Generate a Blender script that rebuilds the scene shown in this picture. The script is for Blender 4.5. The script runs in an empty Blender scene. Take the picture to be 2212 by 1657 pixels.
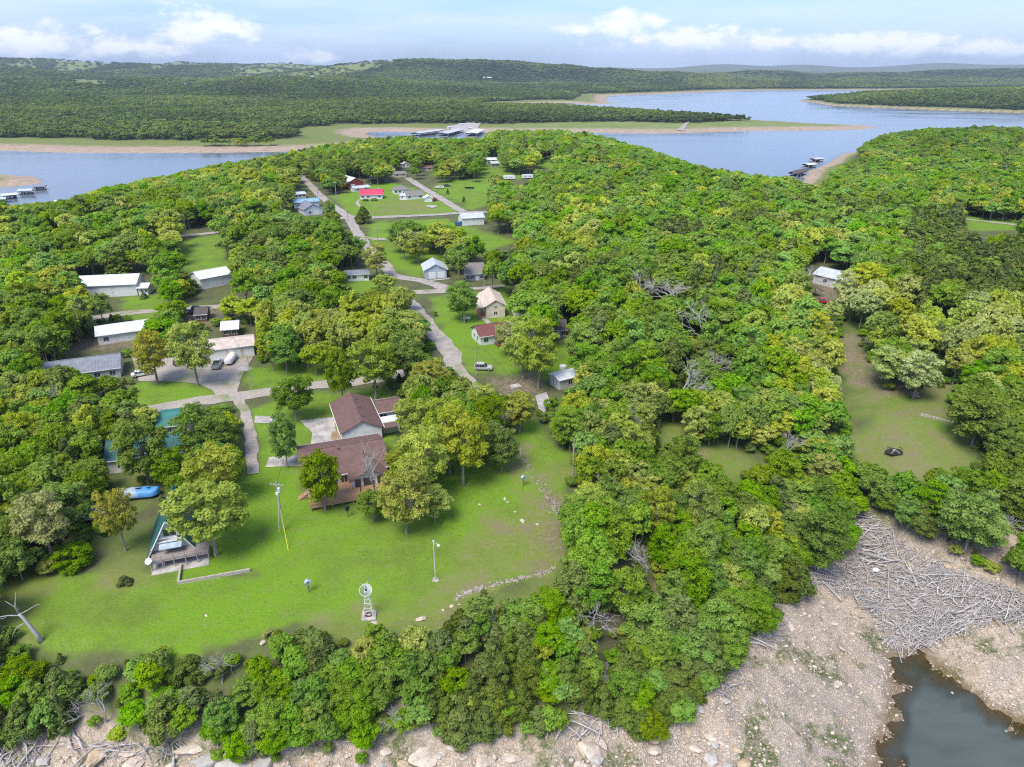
import bpy, bmesh, math, random
import numpy as np
from mathutils import Vector, Matrix

random.seed(7)
RNG = np.random.default_rng(11)
R = math.radians
S = bpy.context.scene
COL = S.collection

# ------------------------------------------------------------------ camera
PITCH = 24.06
CAMZ = 70.0
FPX = 1522.0                      # focal length in pixels of a 2212 x 1657 frame
cam_d = bpy.data.cameras.new('camera')
cam_d.sensor_fit = 'HORIZONTAL'
cam_d.sensor_width = 36.0
cam_d.lens = 36.0 * FPX / 2212.0
cam_d.clip_start = 0.5
cam_d.clip_end = 120000.0
cam = bpy.data.objects.new('camera', cam_d)
cam.location = (0, 0, CAMZ)
cam.rotation_euler = (R(90 - PITCH), 0, 0)
COL.objects.link(cam)
S.camera = cam

# ------------------------------------------------------------------ world, sun, exposure
SUN_EL, SUN_AZ = 58.0, -148.0     # azimuth clockwise from +Y: high, from behind the camera and to the left
W = bpy.data.worlds.new('World')
S.world = W
W.use_nodes = True
nt = W.node_tree
for n in list(nt.nodes):
    nt.nodes.remove(n)


def wn(t, **k):
    n = nt.nodes.new(t)
    for a, b in k.items():
        setattr(n, a, b)
    return n


def wm(op, a, b=None, c=None, clamp=False):
    n = wn('ShaderNodeMath', operation=op, use_clamp=clamp)
    for i, v in enumerate((a, b, c)):
        if v is None:
            continue
        if isinstance(v, (int, float)):
            n.inputs[i].default_value = v
        else:
            nt.links.new(v, n.inputs[i])
    return n.outputs[0]


w_out = wn('ShaderNodeOutputWorld')
w_bg = wn('ShaderNodeBackground')
w_bg.inputs['Strength'].default_value = 0.106
nt.links.new(w_bg.outputs[0], w_out.inputs[0])
sky = wn('ShaderNodeTexSky', sky_type='NISHITA', sun_disc=False)
sky.sun_elevation = R(SUN_EL)
sky.sun_rotation = R(SUN_AZ)
sky.altitude = 250
sky.air_density = 1.0
sky.dust_density = 1.2
sky.ozone_density = 2.0
tc = wn('ShaderNodeTexCoord')
sep = wn('ShaderNodeSeparateXYZ')
nt.links.new(tc.outputs['Generated'], sep.inputs[0])
az = wm('ARCTAN2', sep.outputs[0], sep.outputs[1])
el = wm('ARCSINE', sep.outputs[2])
aev = wn('ShaderNodeCombineXYZ')
nt.links.new(az, aev.inputs[0])
nt.links.new(el, aev.inputs[1])


def noise_w(vec, scale, detail, rough, xs=1.0, ys=1.0):
    mp = wn('ShaderNodeMapping')
    mp.inputs['Scale'].default_value = (xs, ys, 1)
    nt.links.new(vec, mp.inputs[0])
    n = wn('ShaderNodeTexNoise')
    n.inputs['Scale'].default_value = scale
    n.inputs['Detail'].default_value = detail
    n.inputs['Roughness'].default_value = rough
    nt.links.new(mp.outputs[0], n.inputs['Vector'])
    return n.outputs[0]


def dir_of(px, py):
    """azimuth, elevation of a picture point (2212 px frame)"""
    u, v = (px - 1106) / FPX, (828.5 - py) / FPX
    p = R(PITCH)
    d = Vector((u, math.cos(p) + v * math.sin(p), -math.sin(p) + v * math.cos(p))).normalized()
    return math.atan2(d.x, d.y), math.asin(d.z)


clouds = [(445, 58, 95, 30), (90, 92, 120, 26), (290, 104, 95, 20), (1352, 52, 75, 26), (1500, 84, 150, 20), (1640, 92, 60, 14),
          (1890, 96, 130, 22), (2130, 106, 100, 16), (1255, 62, 45, 12), (672, 122, 55, 11)]
acc = None
for (px, py, w, h) in clouds:
    a, e = dir_of(px, py)
    sb = wn('ShaderNodeVectorMath', operation='SUBTRACT')
    nt.links.new(aev.outputs[0], sb.inputs[0])
    sb.inputs[1].default_value = (a, e, 0)
    ml = wn('ShaderNodeVectorMath', operation='MULTIPLY')
    nt.links.new(sb.outputs[0], ml.inputs[0])
    ml.inputs[1].default_value = (FPX / w * 0.75, FPX / h * 0.80, 0)
    ln = wn('ShaderNodeVectorMath', operation='LENGTH')
    nt.links.new(ml.outputs[0], ln.inputs[0])
    d = wm('SUBTRACT', 1.0, ln.outputs['Value'])
    acc = d if acc is None else wm('MAXIMUM', acc, d)
puff = noise_w(aev.outputs[0], 26.0, 7, 0.62, 1.0, 1.9)
cum = wm('ADD', wm('MAXIMUM', acc, -1.0), wm('MULTIPLY', wm('SUBTRACT', puff, 0.5), 2.6))
mr = wn('ShaderNodeMapRange', interpolation_type='SMOOTHSTEP')
mr.inputs['From Min'].default_value = 0.05
mr.inputs['From Max'].default_value = 0.85
nt.links.new(cum, mr.inputs['Value'])
# thin high cloud over the whole sky, streaky towards the horizon
zz = wm('MAXIMUM', sep.outputs[2], 0.02)
pl = wn('ShaderNodeCombineXYZ')
nt.links.new(wm('DIVIDE', sep.outputs[0], wm('ADD', zz, 0.12)), pl.inputs[0])
nt.links.new(wm('DIVIDE', sep.outputs[1], wm('ADD', zz, 0.12)), pl.inputs[1])
cir = noise_w(pl.outputs[0], 0.75, 8, 0.6, 0.7, 1.1)
mr2 = wn('ShaderNodeMapRange', interpolation_type='SMOOTHSTEP')
mr2.inputs['From Min'].default_value = 0.30
mr2.inputs['From Max'].default_value = 0.72
mr2.inputs['To Max'].default_value = 0.75
nt.links.new(cir, mr2.inputs['Value'])
tint = wn('ShaderNodeMix', data_type='RGBA', blend_type='MULTIPLY')
tint.inputs[0].default_value = 1.0
nt.links.new(sky.outputs[0], tint.inputs[6])
tint.inputs[7].default_value = (0.62, 0.735, 1.06, 1)
mixc = wn('ShaderNodeMix', data_type='RGBA')
nt.links.new(mr2.outputs[0], mixc.inputs[0])
nt.links.new(tint.outputs[2], mixc.inputs[6])
mixc.inputs[7].default_value = (4.05, 4.65, 6.1, 1)
mixd = wn('ShaderNodeMix', data_type='RGBA')
nt.links.new(wm('MULTIPLY', mr.outputs[0], 0.92), mixd.inputs[0])
nt.links.new(mixc.outputs[2], mixd.inputs[6])
mixd.inputs[7].default_value = (5.7, 5.75, 6.0, 1)
nt.links.new(mixd.outputs[2], w_bg.inputs['Color'])

sun_d = bpy.data.lights.new('sun', 'SUN')
sun_d.energy = 2.15
sun_d.angle = R(28)
sun_d.color = (1.0, 0.94, 0.84)
sun = bpy.data.objects.new('sun', sun_d)
COL.objects.link(sun)
_sd = Vector((math.sin(R(SUN_AZ)) * math.cos(R(SUN_EL)), math.cos(R(SUN_AZ)) * math.cos(R(SUN_EL)), math.sin(R(SUN_EL))))
sun.rotation_euler = _sd.to_track_quat('Z', 'Y').to_euler()
sun.location = (-40, -60, 150)

S.view_settings.view_transform = 'Standard'
S.view_settings.look = 'None'
S.view_settings.gamma = 1.0
S.view_settings.exposure = 1.06
S.cycles.max_bounces = 6
S.cycles.diffuse_bounces = 4
S.cycles.glossy_bounces = 2
S.cycles.transmission_bounces = 4
S.cycles.transparent_max_bounces = 6
S.cycles.volume_bounces = 0
S.cycles.caustics_reflective = False
S.cycles.caustics_refractive = False
S.cycles.use_denoising = False
S.cycles.pixel_filter_type = 'BLACKMAN_HARRIS'
S.cycles.filter_width = 1.15
try:
    S.cycles.denoiser = 'OPENIMAGEDENOISE'
except Exception:
    pass

# ------------------------------------------------------------------ materials
MATS = {}


class NT:
    """small helper round a material's node tree"""
    def __init__(self, name):
        self.m = bpy.data.materials.new(name)
        self.m.use_nodes = True
        self.t = self.m.node_tree
        for n in list(self.t.nodes):
            self.t.nodes.remove(n)
        self.out = self.t.nodes.new('ShaderNodeOutputMaterial')
        MATS[name] = self.m

    def n(self, typ, **k):
        x = self.t.nodes.new(typ)
        for a, b in k.items():
            setattr(x, a, b)
        return x

    def link(self, a, b):
        self.t.links.new(a, b)

    def put(self, sock, v):
        if isinstance(v, (int, float)):
            sock.default_value = v
        elif isinstance(v, tuple):
            sock.default_value = v if len(v) == 4 or sock.type == 'VECTOR' else (*v, 1)
        else:
            self.link(v, sock)

    def math(self, op, a, b=None, clamp=False):
        x = self.n('ShaderNodeMath', operation=op, use_clamp=clamp)
        self.put(x.inputs[0], a)
        if b is not None:
            self.put(x.inputs[1], b)
        return x.outputs[0]

    def mix(self, f, a, b, blend='MIX'):
        x = self.n('ShaderNodeMix', data_type='RGBA', blend_type=blend)
        self.put(x.inputs[0], f)
        self.put(x.inputs[6], a)
        self.put(x.inputs[7], b)
        return x.outputs[2]

    def pos(self, scale=(1, 1, 1)):
        g = self.n('ShaderNodeNewGeometry')
        mp = self.n('ShaderNodeMapping')
        mp.inputs['Scale'].default_value = scale
        self.link(g.outputs['Position'], mp.inputs[0])
        return mp.outputs[0]

    def obj(self, scale=(1, 1, 1)):
        g = self.n('ShaderNodeTexCoord')
        mp = self.n('ShaderNodeMapping')
        mp.inputs['Scale'].default_value = scale
        self.link(g.outputs['Object'], mp.inputs[0])
        return mp.outputs[0]

    def noise(self, vec, scale, detail=4, rough=0.55):
        x = self.n('ShaderNodeTexNoise')
        self.link(vec, x.inputs['Vector'])
        x.inputs['Scale'].default_value = scale
        x.inputs['Detail'].default_value = detail
        x.inputs['Roughness'].default_value = rough
        return x.outputs[0]

    def ramp(self, v, lo, hi, smooth=True):
        x = self.n('ShaderNodeMapRange', interpolation_type='SMOOTHSTEP' if smooth else 'LINEAR')
        self.put(x.inputs['Value'], v)
        x.inputs['From Min'].default_value = lo
        x.inputs['From Max'].default_value = hi
        return x.outputs[0]

    def bump(self, h, strength, dist):
        b = self.n('ShaderNodeBump')
        b.inputs['Strength'].default_value = strength
        b.inputs['Distance'].default_value = dist
        self.link(h, b.inputs['Height'])
        return b.outputs[0]

    def bsdf(self, color, rough=0.8, normal=None, metal=0.0, spec=0.3):
        b = self.n('ShaderNodeBsdfPrincipled')
        self.put(b.inputs['Base Color'], color)
        self.put(b.inputs['Roughness'], rough)
        b.inputs['Metallic'].default_value = metal
        b.inputs['Specular IOR Level'].default_value = spec
        if normal is not None:
            self.link(normal, b.inputs['Normal'])
        self.link(b.outputs[0], self.out.inputs[0])
        return b


def simple(name, col, rough=0.7, var=0.18, scale=1.2, spec=0.3, metal=0.0, bump=0.0, stretch=(1, 1, 1)):
    """weathered plain material: two noises vary the tone and a little dirt"""
    t = NT(name)
    p = t.obj(stretch)
    a = t.noise(p, scale, 5, 0.6)
    b = t.noise(p, scale * 7.3, 3, 0.6)
    f = t.math('ADD', t.math('MULTIPLY', a, 0.65), t.math('MULTIPLY', b, 0.35))
    lo = tuple(c * (1 - var * 1.6) for c in col)
    hi = tuple(min(1, c * (1 + var)) for c in col)
    c = t.mix(t.ramp(f, 0.3, 0.7), lo, hi)
    t.bsdf(c, rough, t.bump(b, bump, 0.05) if bump else None, metal, spec)
    return t.m


def roofing(name, col, rib=0.0, shingle=0.0, rough=0.55, var=0.12, spec=0.4):
    """metal ribs (rib = spacing) or shingle courses as fine relief in object space"""
    t = NT(name)
    p = t.obj()
    a = t.noise(p, 0.7, 5, 0.65)
    s = t.n('ShaderNodeSeparateXYZ')
    t.link(p, s.inputs[0])
    c = t.mix(t.ramp(a, 0.3, 0.72), tuple(x * (1 - var * 1.7) for x in col), tuple(min(1, x * (1 + var)) for x in col))
    nrm = None
    if rib:
        w = t.math('PINGPONG', t.math('DIVIDE', s.outputs[0], rib), 0.5)
        e = t.ramp(w, 0.36, 0.5)
        c = t.mix(t.math('MULTIPLY', e, 0.22), c, tuple(x * 0.55 for x in col))
        nrm = t.bump(e, 0.6, 0.04)
    if shingle:
        br = t.n('ShaderNodeTexBrick')
        t.link(p, br.inputs['Vector'])
        br.inputs['Scale'].default_value = 1.0
        br.inputs['Brick Width'].default_value = shingle * 2.4
        br.inputs['Row Height'].default_value = shingle
        br.inputs['Mortar Size'].default_value = 0.02
        br.inputs['Color1'].default_value = (*[x * 1.1 for x in col], 1)
        br.inputs['Color2'].default_value = (*[x * 0.8 for x in col], 1)
        br.inputs['Mortar'].default_value = (*[x * 0.5 for x in col], 1)
        c = t.mix(0.5, c, br.outputs[0])
    t.bsdf(c, rough, nrm, 0, spec)
    return t.m


def leafmat(name, col, col2, trans=0.35, hue=0.05):
    """leaf: two-tone by object-space noise, each tree a little different, light passes through"""
    t = NT(name)
    oi = t.n('ShaderNodeObjectInfo')
    p = t.obj()
    a = t.noise(p, 0.55, 2, 0.5)
    gn = t.noise(p, 3.1, 2, 0.6)
    c = t.mix(t.ramp(t.math('ADD', t.math('MULTIPLY', a, 0.7), t.math('MULTIPLY', gn, 0.3)), 0.36, 0.64), col, col2)
    h = t.n('ShaderNodeHueSaturation')
    t.link(t.math('ADD', t.math('MULTIPLY', oi.outputs['Random'], hue), 0.497 - hue * 0.6), h.inputs['Hue'])
    rv = t.math('FRACT', t.math('MULTIPLY', oi.outputs['Random'], 7.31))
    gp = t.n('ShaderNodeNewGeometry')
    st = t.noise(gp.outputs['Position'], 0.016, 3, 0.6)
    st2 = t.noise(gp.outputs['Position'], 0.0022, 3, 0.6)
    sv = t.math('ADD', t.math('MULTIPLY', st, 0.6), t.math('MULTIPLY', st2, 1.4))
    t.link(t.math('MULTIPLY', t.math('ADD', t.math('MULTIPLY', rv, 0.30), 0.85), sv), h.inputs['Value'])
    rs = t.math('FRACT', t.math('MULTIPLY', oi.outputs['Random'], 13.7))
    t.link(t.math('ADD', t.math('MULTIPLY', rs, 0.25), 0.85), h.inputs['Saturation'])
    t.link(c, h.inputs['Color'])
    d = t.n('ShaderNodeBsdfDiffuse')
    tr = t.n('ShaderNodeBsdfTranslucent')
    t.link(h.outputs[0], d.inputs[0])
    y = t.mix(0.5, h.outputs[0], (1.0, 1.0, 0.2), 'MULTIPLY')
    t.link(y, tr.inputs[0])
    m = t.n('ShaderNodeMixShader')
    m.inputs[0].default_value = trans
    t.link(d.outputs[0], m.inputs[1])
    t.link(tr.outputs[0], m.inputs[2])
    t.link(m.outputs[0], t.out.inputs[0])
    return t.m


# leaves by kind
LEAF = {
    'B': leafmat('leaf_bright', (0.185, 0.375, 0.028), (0.335, 0.545, 0.060), 0.45, 0.03),
    'M': leafmat('leaf_mid', (0.190, 0.319, 0.027), (0.325, 0.470, 0.056), 0.45, 0.03),
    'Y': leafmat('leaf_yellow_green', (0.358, 0.470, 0.045), (0.582, 0.661, 0.106), 0.45, 0.03),
    'P': leafmat('leaf_pale', (0.392, 0.470, 0.129), (0.582, 0.638, 0.235), 0.4, 0.03),
    'O': leafmat('leaf_bronze', (0.370, 0.414, 0.045), (0.526, 0.526, 0.078), 0.45, 0.02),
    'C': leafmat('leaf_cedar', (0.134, 0.196, 0.036), (0.224, 0.297, 0.062), 0.25, 0.02),
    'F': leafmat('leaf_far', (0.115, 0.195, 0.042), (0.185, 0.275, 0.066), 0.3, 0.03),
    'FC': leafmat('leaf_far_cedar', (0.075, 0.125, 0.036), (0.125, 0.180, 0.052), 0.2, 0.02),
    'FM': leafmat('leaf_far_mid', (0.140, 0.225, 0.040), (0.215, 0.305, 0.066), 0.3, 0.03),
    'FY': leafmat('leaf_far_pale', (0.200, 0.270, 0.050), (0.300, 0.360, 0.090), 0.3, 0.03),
}
simple('bark', (0.29, 0.25, 0.215), 0.9, 0.3, 1.5, 0.1, stretch=(3, 3, 0.5))
simple('dead_wood', (0.40, 0.37, 0.345), 0.9, 0.25, 1.5, 0.1, stretch=(3, 3, 0.5))
simple('drift_wood', (0.46, 0.425, 0.395), 0.9, 0.35, 1.0, 0.1, stretch=(0.4, 4, 4))
# ------------------------------------------------------------------ mesh helpers
def mesh_np(name, V, F, mats, mi=None, smooth=False):
    """mesh from numpy vertices and faces (all quads or all triangles)"""
    V = np.asarray(V, dtype=np.float32)
    F = np.asarray(F, dtype=np.int32)
    me = bpy.data.meshes.new(name)
    k = F.shape[1]
    me.vertices.add(len(V))
    me.vertices.foreach_set('co', V.ravel())
    me.loops.add(F.size)
    me.loops.foreach_set('vertex_index', F.ravel())
    me.polygons.add(len(F))
    me.polygons.foreach_set('loop_start', np.arange(0, F.size, k, dtype=np.int32))
    me.polygons.foreach_set('loop_total', np.full(len(F), k, dtype=np.int32))
    if mi is not None:
        me.polygons.foreach_set('material_index', np.asarray(mi, dtype=np.int32))
    if smooth:
        me.polygons.foreach_set('use_smooth', np.ones(len(F), dtype=bool))
    for m in mats:
        me.materials.append(m)
    me.update()
    me.validate()
    return me


class MB:
    """collects faces for one mesh"""
    def __init__(self):
        self.v, self.f = [], []

    def poly(self, pts):
        i = len(self.v)
        self.v += [tuple(p) for p in pts]
        self.f.append(list(range(i, i + len(pts))))
        return self

    def box(self, x0, x1, y0, y1, z0, z1):
        i = len(self.v)
        self.v += [(x, y, z) for z in (z0, z1) for (x, y) in ((x0, y0), (x1, y0), (x1, y1), (x0, y1))]
        self.f += [[i + k for k in q] for q in ((3, 2, 1, 0), (4, 5, 6, 7), (0, 1, 5, 4), (1, 2, 6, 5), (2, 3, 7, 6), (3, 0, 4, 7))]
        return self

    def prism(self, prof, y0, y1):
        """profile in x,z extruded along y"""
        n = len(prof)
        i = len(self.v)
        self.v += [(x, y0, z) for x, z in prof] + [(x, y1, z) for x, z in prof]
        self.f.append([i + k for k in range(n)])
        self.f.append([i + n + k for k in reversed(range(n))])
        for k in range(n):
            self.f.append([i + k, i + n + k, i + n + (k + 1) % n, i + (k + 1) % n])
        return self

    def tube(self, pts, rads, sides=6, cap=True):
        pts = [Vector(p) for p in pts]
        rings = []
        prev = None
        for k, p in enumerate(pts):
            d = (pts[min(k + 1, len(pts) - 1)] - pts[max(k - 1, 0)]).normalized()
            a = Vector((0, 0, 1)) if abs(d.z) < 0.9 else Vector((1, 0, 0))
            if prev is not None:
                a = prev
            u = (a - d * a.dot(d)).normalized()
            prev = u
            w = d.cross(u)
            i = len(self.v)
            r = rads[k] if isinstance(rads, (list, tuple)) else rads
            for s in range(sides):
                t = 2 * math.pi * s / sides
                q = p + (u * math.cos(t) + w * math.sin(t)) * r
                self.v.append(tuple(q))
            rings.append(i)
        for a, b in zip(rings, rings[1:]):
            for s in range(sides):
                self.f.append([a + s, a + (s + 1) % sides, b + (s + 1) % sides, b + s])
        if cap:
            self.f.append([rings[0] + s for s in reversed(range(sides))])
            self.f.append([rings[-1] + s for s in range(sides)])
        return self

    def disc(self, c, r, n=16, ax=(0, 0, 1), h=0.0):
        ax = Vector(ax).normalized()
        self.tube([Vector(c), Vector(c) + ax * max(h, 0.01)], r, n)
        return self

    def mesh(self, name, mat, smooth=False):
        me = bpy.data.meshes.new(name)
        me.from_pydata(self.v, [], self.f)
        bm = bmesh.new()
        bm.from_mesh(me)
        bmesh.ops.recalc_face_normals(bm, faces=bm.faces)
        bm.to_mesh(me)
        bm.free()
        for m in (mat if isinstance(mat, (list, tuple)) else [mat]):
            me.materials.append(MATS[m] if isinstance(m, str) else m)
        if smooth:
            me.polygons.foreach_set('use_smooth', np.ones(len(me.polygons), dtype=bool))
        return me

    def build(self, name, mat, parent=None, smooth=False, label=None):
        o = bpy.data.objects.new(name, self.mesh(name, mat, smooth))
        COL.objects.link(o)
        if parent is not None:
            o.parent = parent
        if label:
            o['label'] = label
        return o


def tag(o, label=None, cat=None, group=None, kind=None):
    if label:
        o['label'] = label
    if cat:
        o['category'] = cat
    if group:
        o['group'] = group
    if kind:
        o['kind'] = kind
    return o


def empty(name, loc, rz=0.0, label=None, cat=None, group=None):
    o = bpy.data.objects.new(name, None)
    o.empty_display_size = 0.3
    o.location = loc
    o.rotation_euler = (0, 0, rz)
    COL.objects.link(o)
    return tag(o, label, cat, group)


def link(name, me, parent=None, loc=(0, 0, 0), rot=(0, 0, 0), scale=(1, 1, 1)):
    o = bpy.data.objects.new(name, me)
    o.location = loc
    o.rotation_euler = rot
    o.scale = scale
    COL.objects.link(o)
    if parent is not None:
        o.parent = parent
    return o


# ------------------------------------------------------------------ noise and polygons on arrays
def _hash(ix, iy, seed):
    h = (ix.astype(np.int64) * 374761393 + iy.astype(np.int64) * 668265263 + seed * 144665) & 0x7fffffff
    h = ((h ^ (h >> 13)) * 1274126177) & 0x7fffffff
    return ((h ^ (h >> 16)) & 0xffff) / 65535.0


def vnoise(x, y, seed=0):
    ix, iy = np.floor(x), np.floor(y)
    fx, fy = x - ix, y - iy
    fx, fy = fx * fx * (3 - 2 * fx), fy * fy * (3 - 2 * fy)
    a, b = _hash(ix, iy, seed), _hash(ix + 1, iy, seed)
    c, d = _hash(ix, iy + 1, seed), _hash(ix + 1, iy + 1, seed)
    return (a * (1 - fx) + b * fx) * (1 - fy) + (c * (1 - fx) + d * fx) * fy


def fbm(x, y, seed=0, oct=4):
    s, a, t = 0.0, 0.5, 0.0
    for k in range(oct):
        s = s + a * vnoise(x * 2 ** k, y * 2 ** k, seed + k * 17)
        t += a
        a *= 0.5
    return s / t


def inside(x, y, poly):
    r = np.zeros(x.shape, dtype=bool)
    n = len(poly)
    for i in range(n):
        x0, y0 = poly[i]
        x1, y1 = poly[(i + 1) % n]
        if y0 == y1:
            continue
        c = ((y0 > y) != (y1 > y)) & (x < (x1 - x0) * (y - y0) / (y1 - y0) + x0)
        r ^= c
    return r


def edgedist(x, y, pts, closed=True):
    d2 = np.full(x.shape, 1e18)
    n = len(pts)
    for i in range(n if closed else n - 1):
        x0, y0 = pts[i]
        x1, y1 = pts[(i + 1) % n]
        dx, dy = x1 - x0, y1 - y0
        L = dx * dx + dy * dy + 1e-12
        t = np.clip(((x - x0) * dx + (y - y0) * dy) / L, 0, 1)
        d2 = np.minimum(d2, (x - x0 - t * dx) ** 2 + (y - y0 - t * dy) ** 2)
    return np.sqrt(d2)


def sdist(x, y, poly):
    d = edgedist(x, y, poly)
    return np.where(inside(x, y, poly), d, -d)


def sstep(v, a, b):
    t = np.clip((v - a) / (b - a), 0, 1)
    return t * t * (3 - 2 * t)


# ------------------------------------------------------------------ survey: picture point -> ray -> ground
CP, SP = math.cos(R(PITCH)), math.sin(R(PITCH))


def ray(px, py):
    u, v = (px - 1106) / FPX, (828.5 - py) / FPX
    return np.array([u, CP + v * SP, -SP + v * CP])


def onplane(px, py, z):
    d = ray(px, py)
    t = (z - CAMZ) / d[2]
    return (d[0] * t, d[1] * t)


def topic(x, y, z):
    """world -> picture (arrays)"""
    dz = z - CAMZ
    dep = y * CP - dz * SP
    v = y * SP + dz * CP
    dep = np.maximum(dep, 1e-3)
    return 1106 + x / dep * FPX, 828.5 - v / dep * FPX, dep


LAKE = -18.0
wl = lambda pts: [onplane(a, b, LAKE) for a, b in pts]

MAIN = ([(-1500, 20), (-400, 36), (-200, 46), (-110, 49), (-70, 50), (-45, 48), (-20, 50), (0, 48), (18, 46), (30, 47), (42, 53)]
        + wl([(1905, 1657), (1925, 1560), (1935, 1500), (1928, 1430), (1955, 1416), (1985, 1412), (2020, 1440), (2080, 1490), (2150, 1535), (2212, 1570)])
        + [(88, 60), (115, 46), (300, 30), (1500, 20), (2600, 900), (2600, 1050), (1200, 980), (620, 930), (440, 890), (372, 830), (330, 760), (285, 690), (254, 632),
           (228, 585), (212, 545), (198, 535), (186, 550), (178, 590), (166, 640), (158, 700), (148, 780), (110, 835), (40, 862), (-60, 858), (-150, 825), (-205, 770),
           (-235, 690), (-262, 610), (-292, 520), (-318, 450), (-380, 385), (-520, 340), (-900, 300), (-1500, 260)])
SPIT = [(-396, 605), (-402, 622), (-425, 650), (-480, 672), (-700, 690), (-1100, 700), (-1100, 470), (-700, 490), (-520, 525), (-440, 565)]
FAR = (wl([(-2200, 300), (-900, 314), (-300, 320), (0, 325), (125, 330), (330, 331), (500, 330), (650, 327), (780, 318), (860, 311), (908, 306), (885, 301), (815, 296), (792, 290),
           (800, 285), (850, 284), (930, 287), (1000, 286), (1110, 286), (1300, 287), (1420, 289), (1500, 287), (1600, 284), (1770, 282), (1860, 281), (1897, 276), (1870, 272),
           (1780, 268), (1660, 261), (1500, 250), (1380, 243), (1310, 237), (1225, 232), (1130, 233), (1128, 226), (1210, 222), (1290, 226), (1318, 224), (1312, 214), (1316, 207),
           (1400, 204.5), (1560, 198), (1620, 196), (1700, 195.5), (1930, 195), (2212, 191), (2800, 188), (3600, 187)])
       + [(26000, 8000), (26000, 60000), (-26000, 60000), (-26000, 3000)])
ISLE = wl([(1718, 217.6), (1760, 222), (1791, 228), (1900, 233), (2006, 237), (2212, 244), (2700, 252), (3200, 250), (3200, 205), (2500, 203), (2212, 205), (1950, 210), (1850, 214), (1790, 216)])

HILLS = []           # x, y, sx, sy, amplitude
for (px, D, sx, sy, amp) in [(60, 5200, 1700, 500, 92), (420, 6500, 1300, 500, 88), (905, 4200, 520, 420, 60), (1120, 4400, 420, 420, 54), (760, 4600, 420, 500, 42),
                             (1340, 4300, 330, 380, 40), (1490, 4500, 230, 350, 32), (1850, 5600, 1500, 420, 26), (2250, 5200, 800, 420, 34), (300, 3000, 700, 300, 18),
                             (-300, 3600, 900, 500, 60), (650, 2600, 500, 250, 14),
                             (560, 13000, 2600, 700, 112), (100, 13500, 2200, 700, 118), (1250, 13500, 1800, 700, 68), (1565, 13000, 800, 600, 92), (1735, 13200, 700, 600, 66),
                             (2040, 13000, 900, 600, 96), (2230, 13000, 800, 600, 80), (1880, 13600, 2500, 700, 55), (-700, 12000, 3000, 900, 120), (2900, 12000, 3000, 900, 95)]:
    u = (px - 1106) / FPX
    HILLS.append((u * 0.913 * D, D, sx, sy, amp * (1.08 if D < 9000 else 1.12)))


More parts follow.
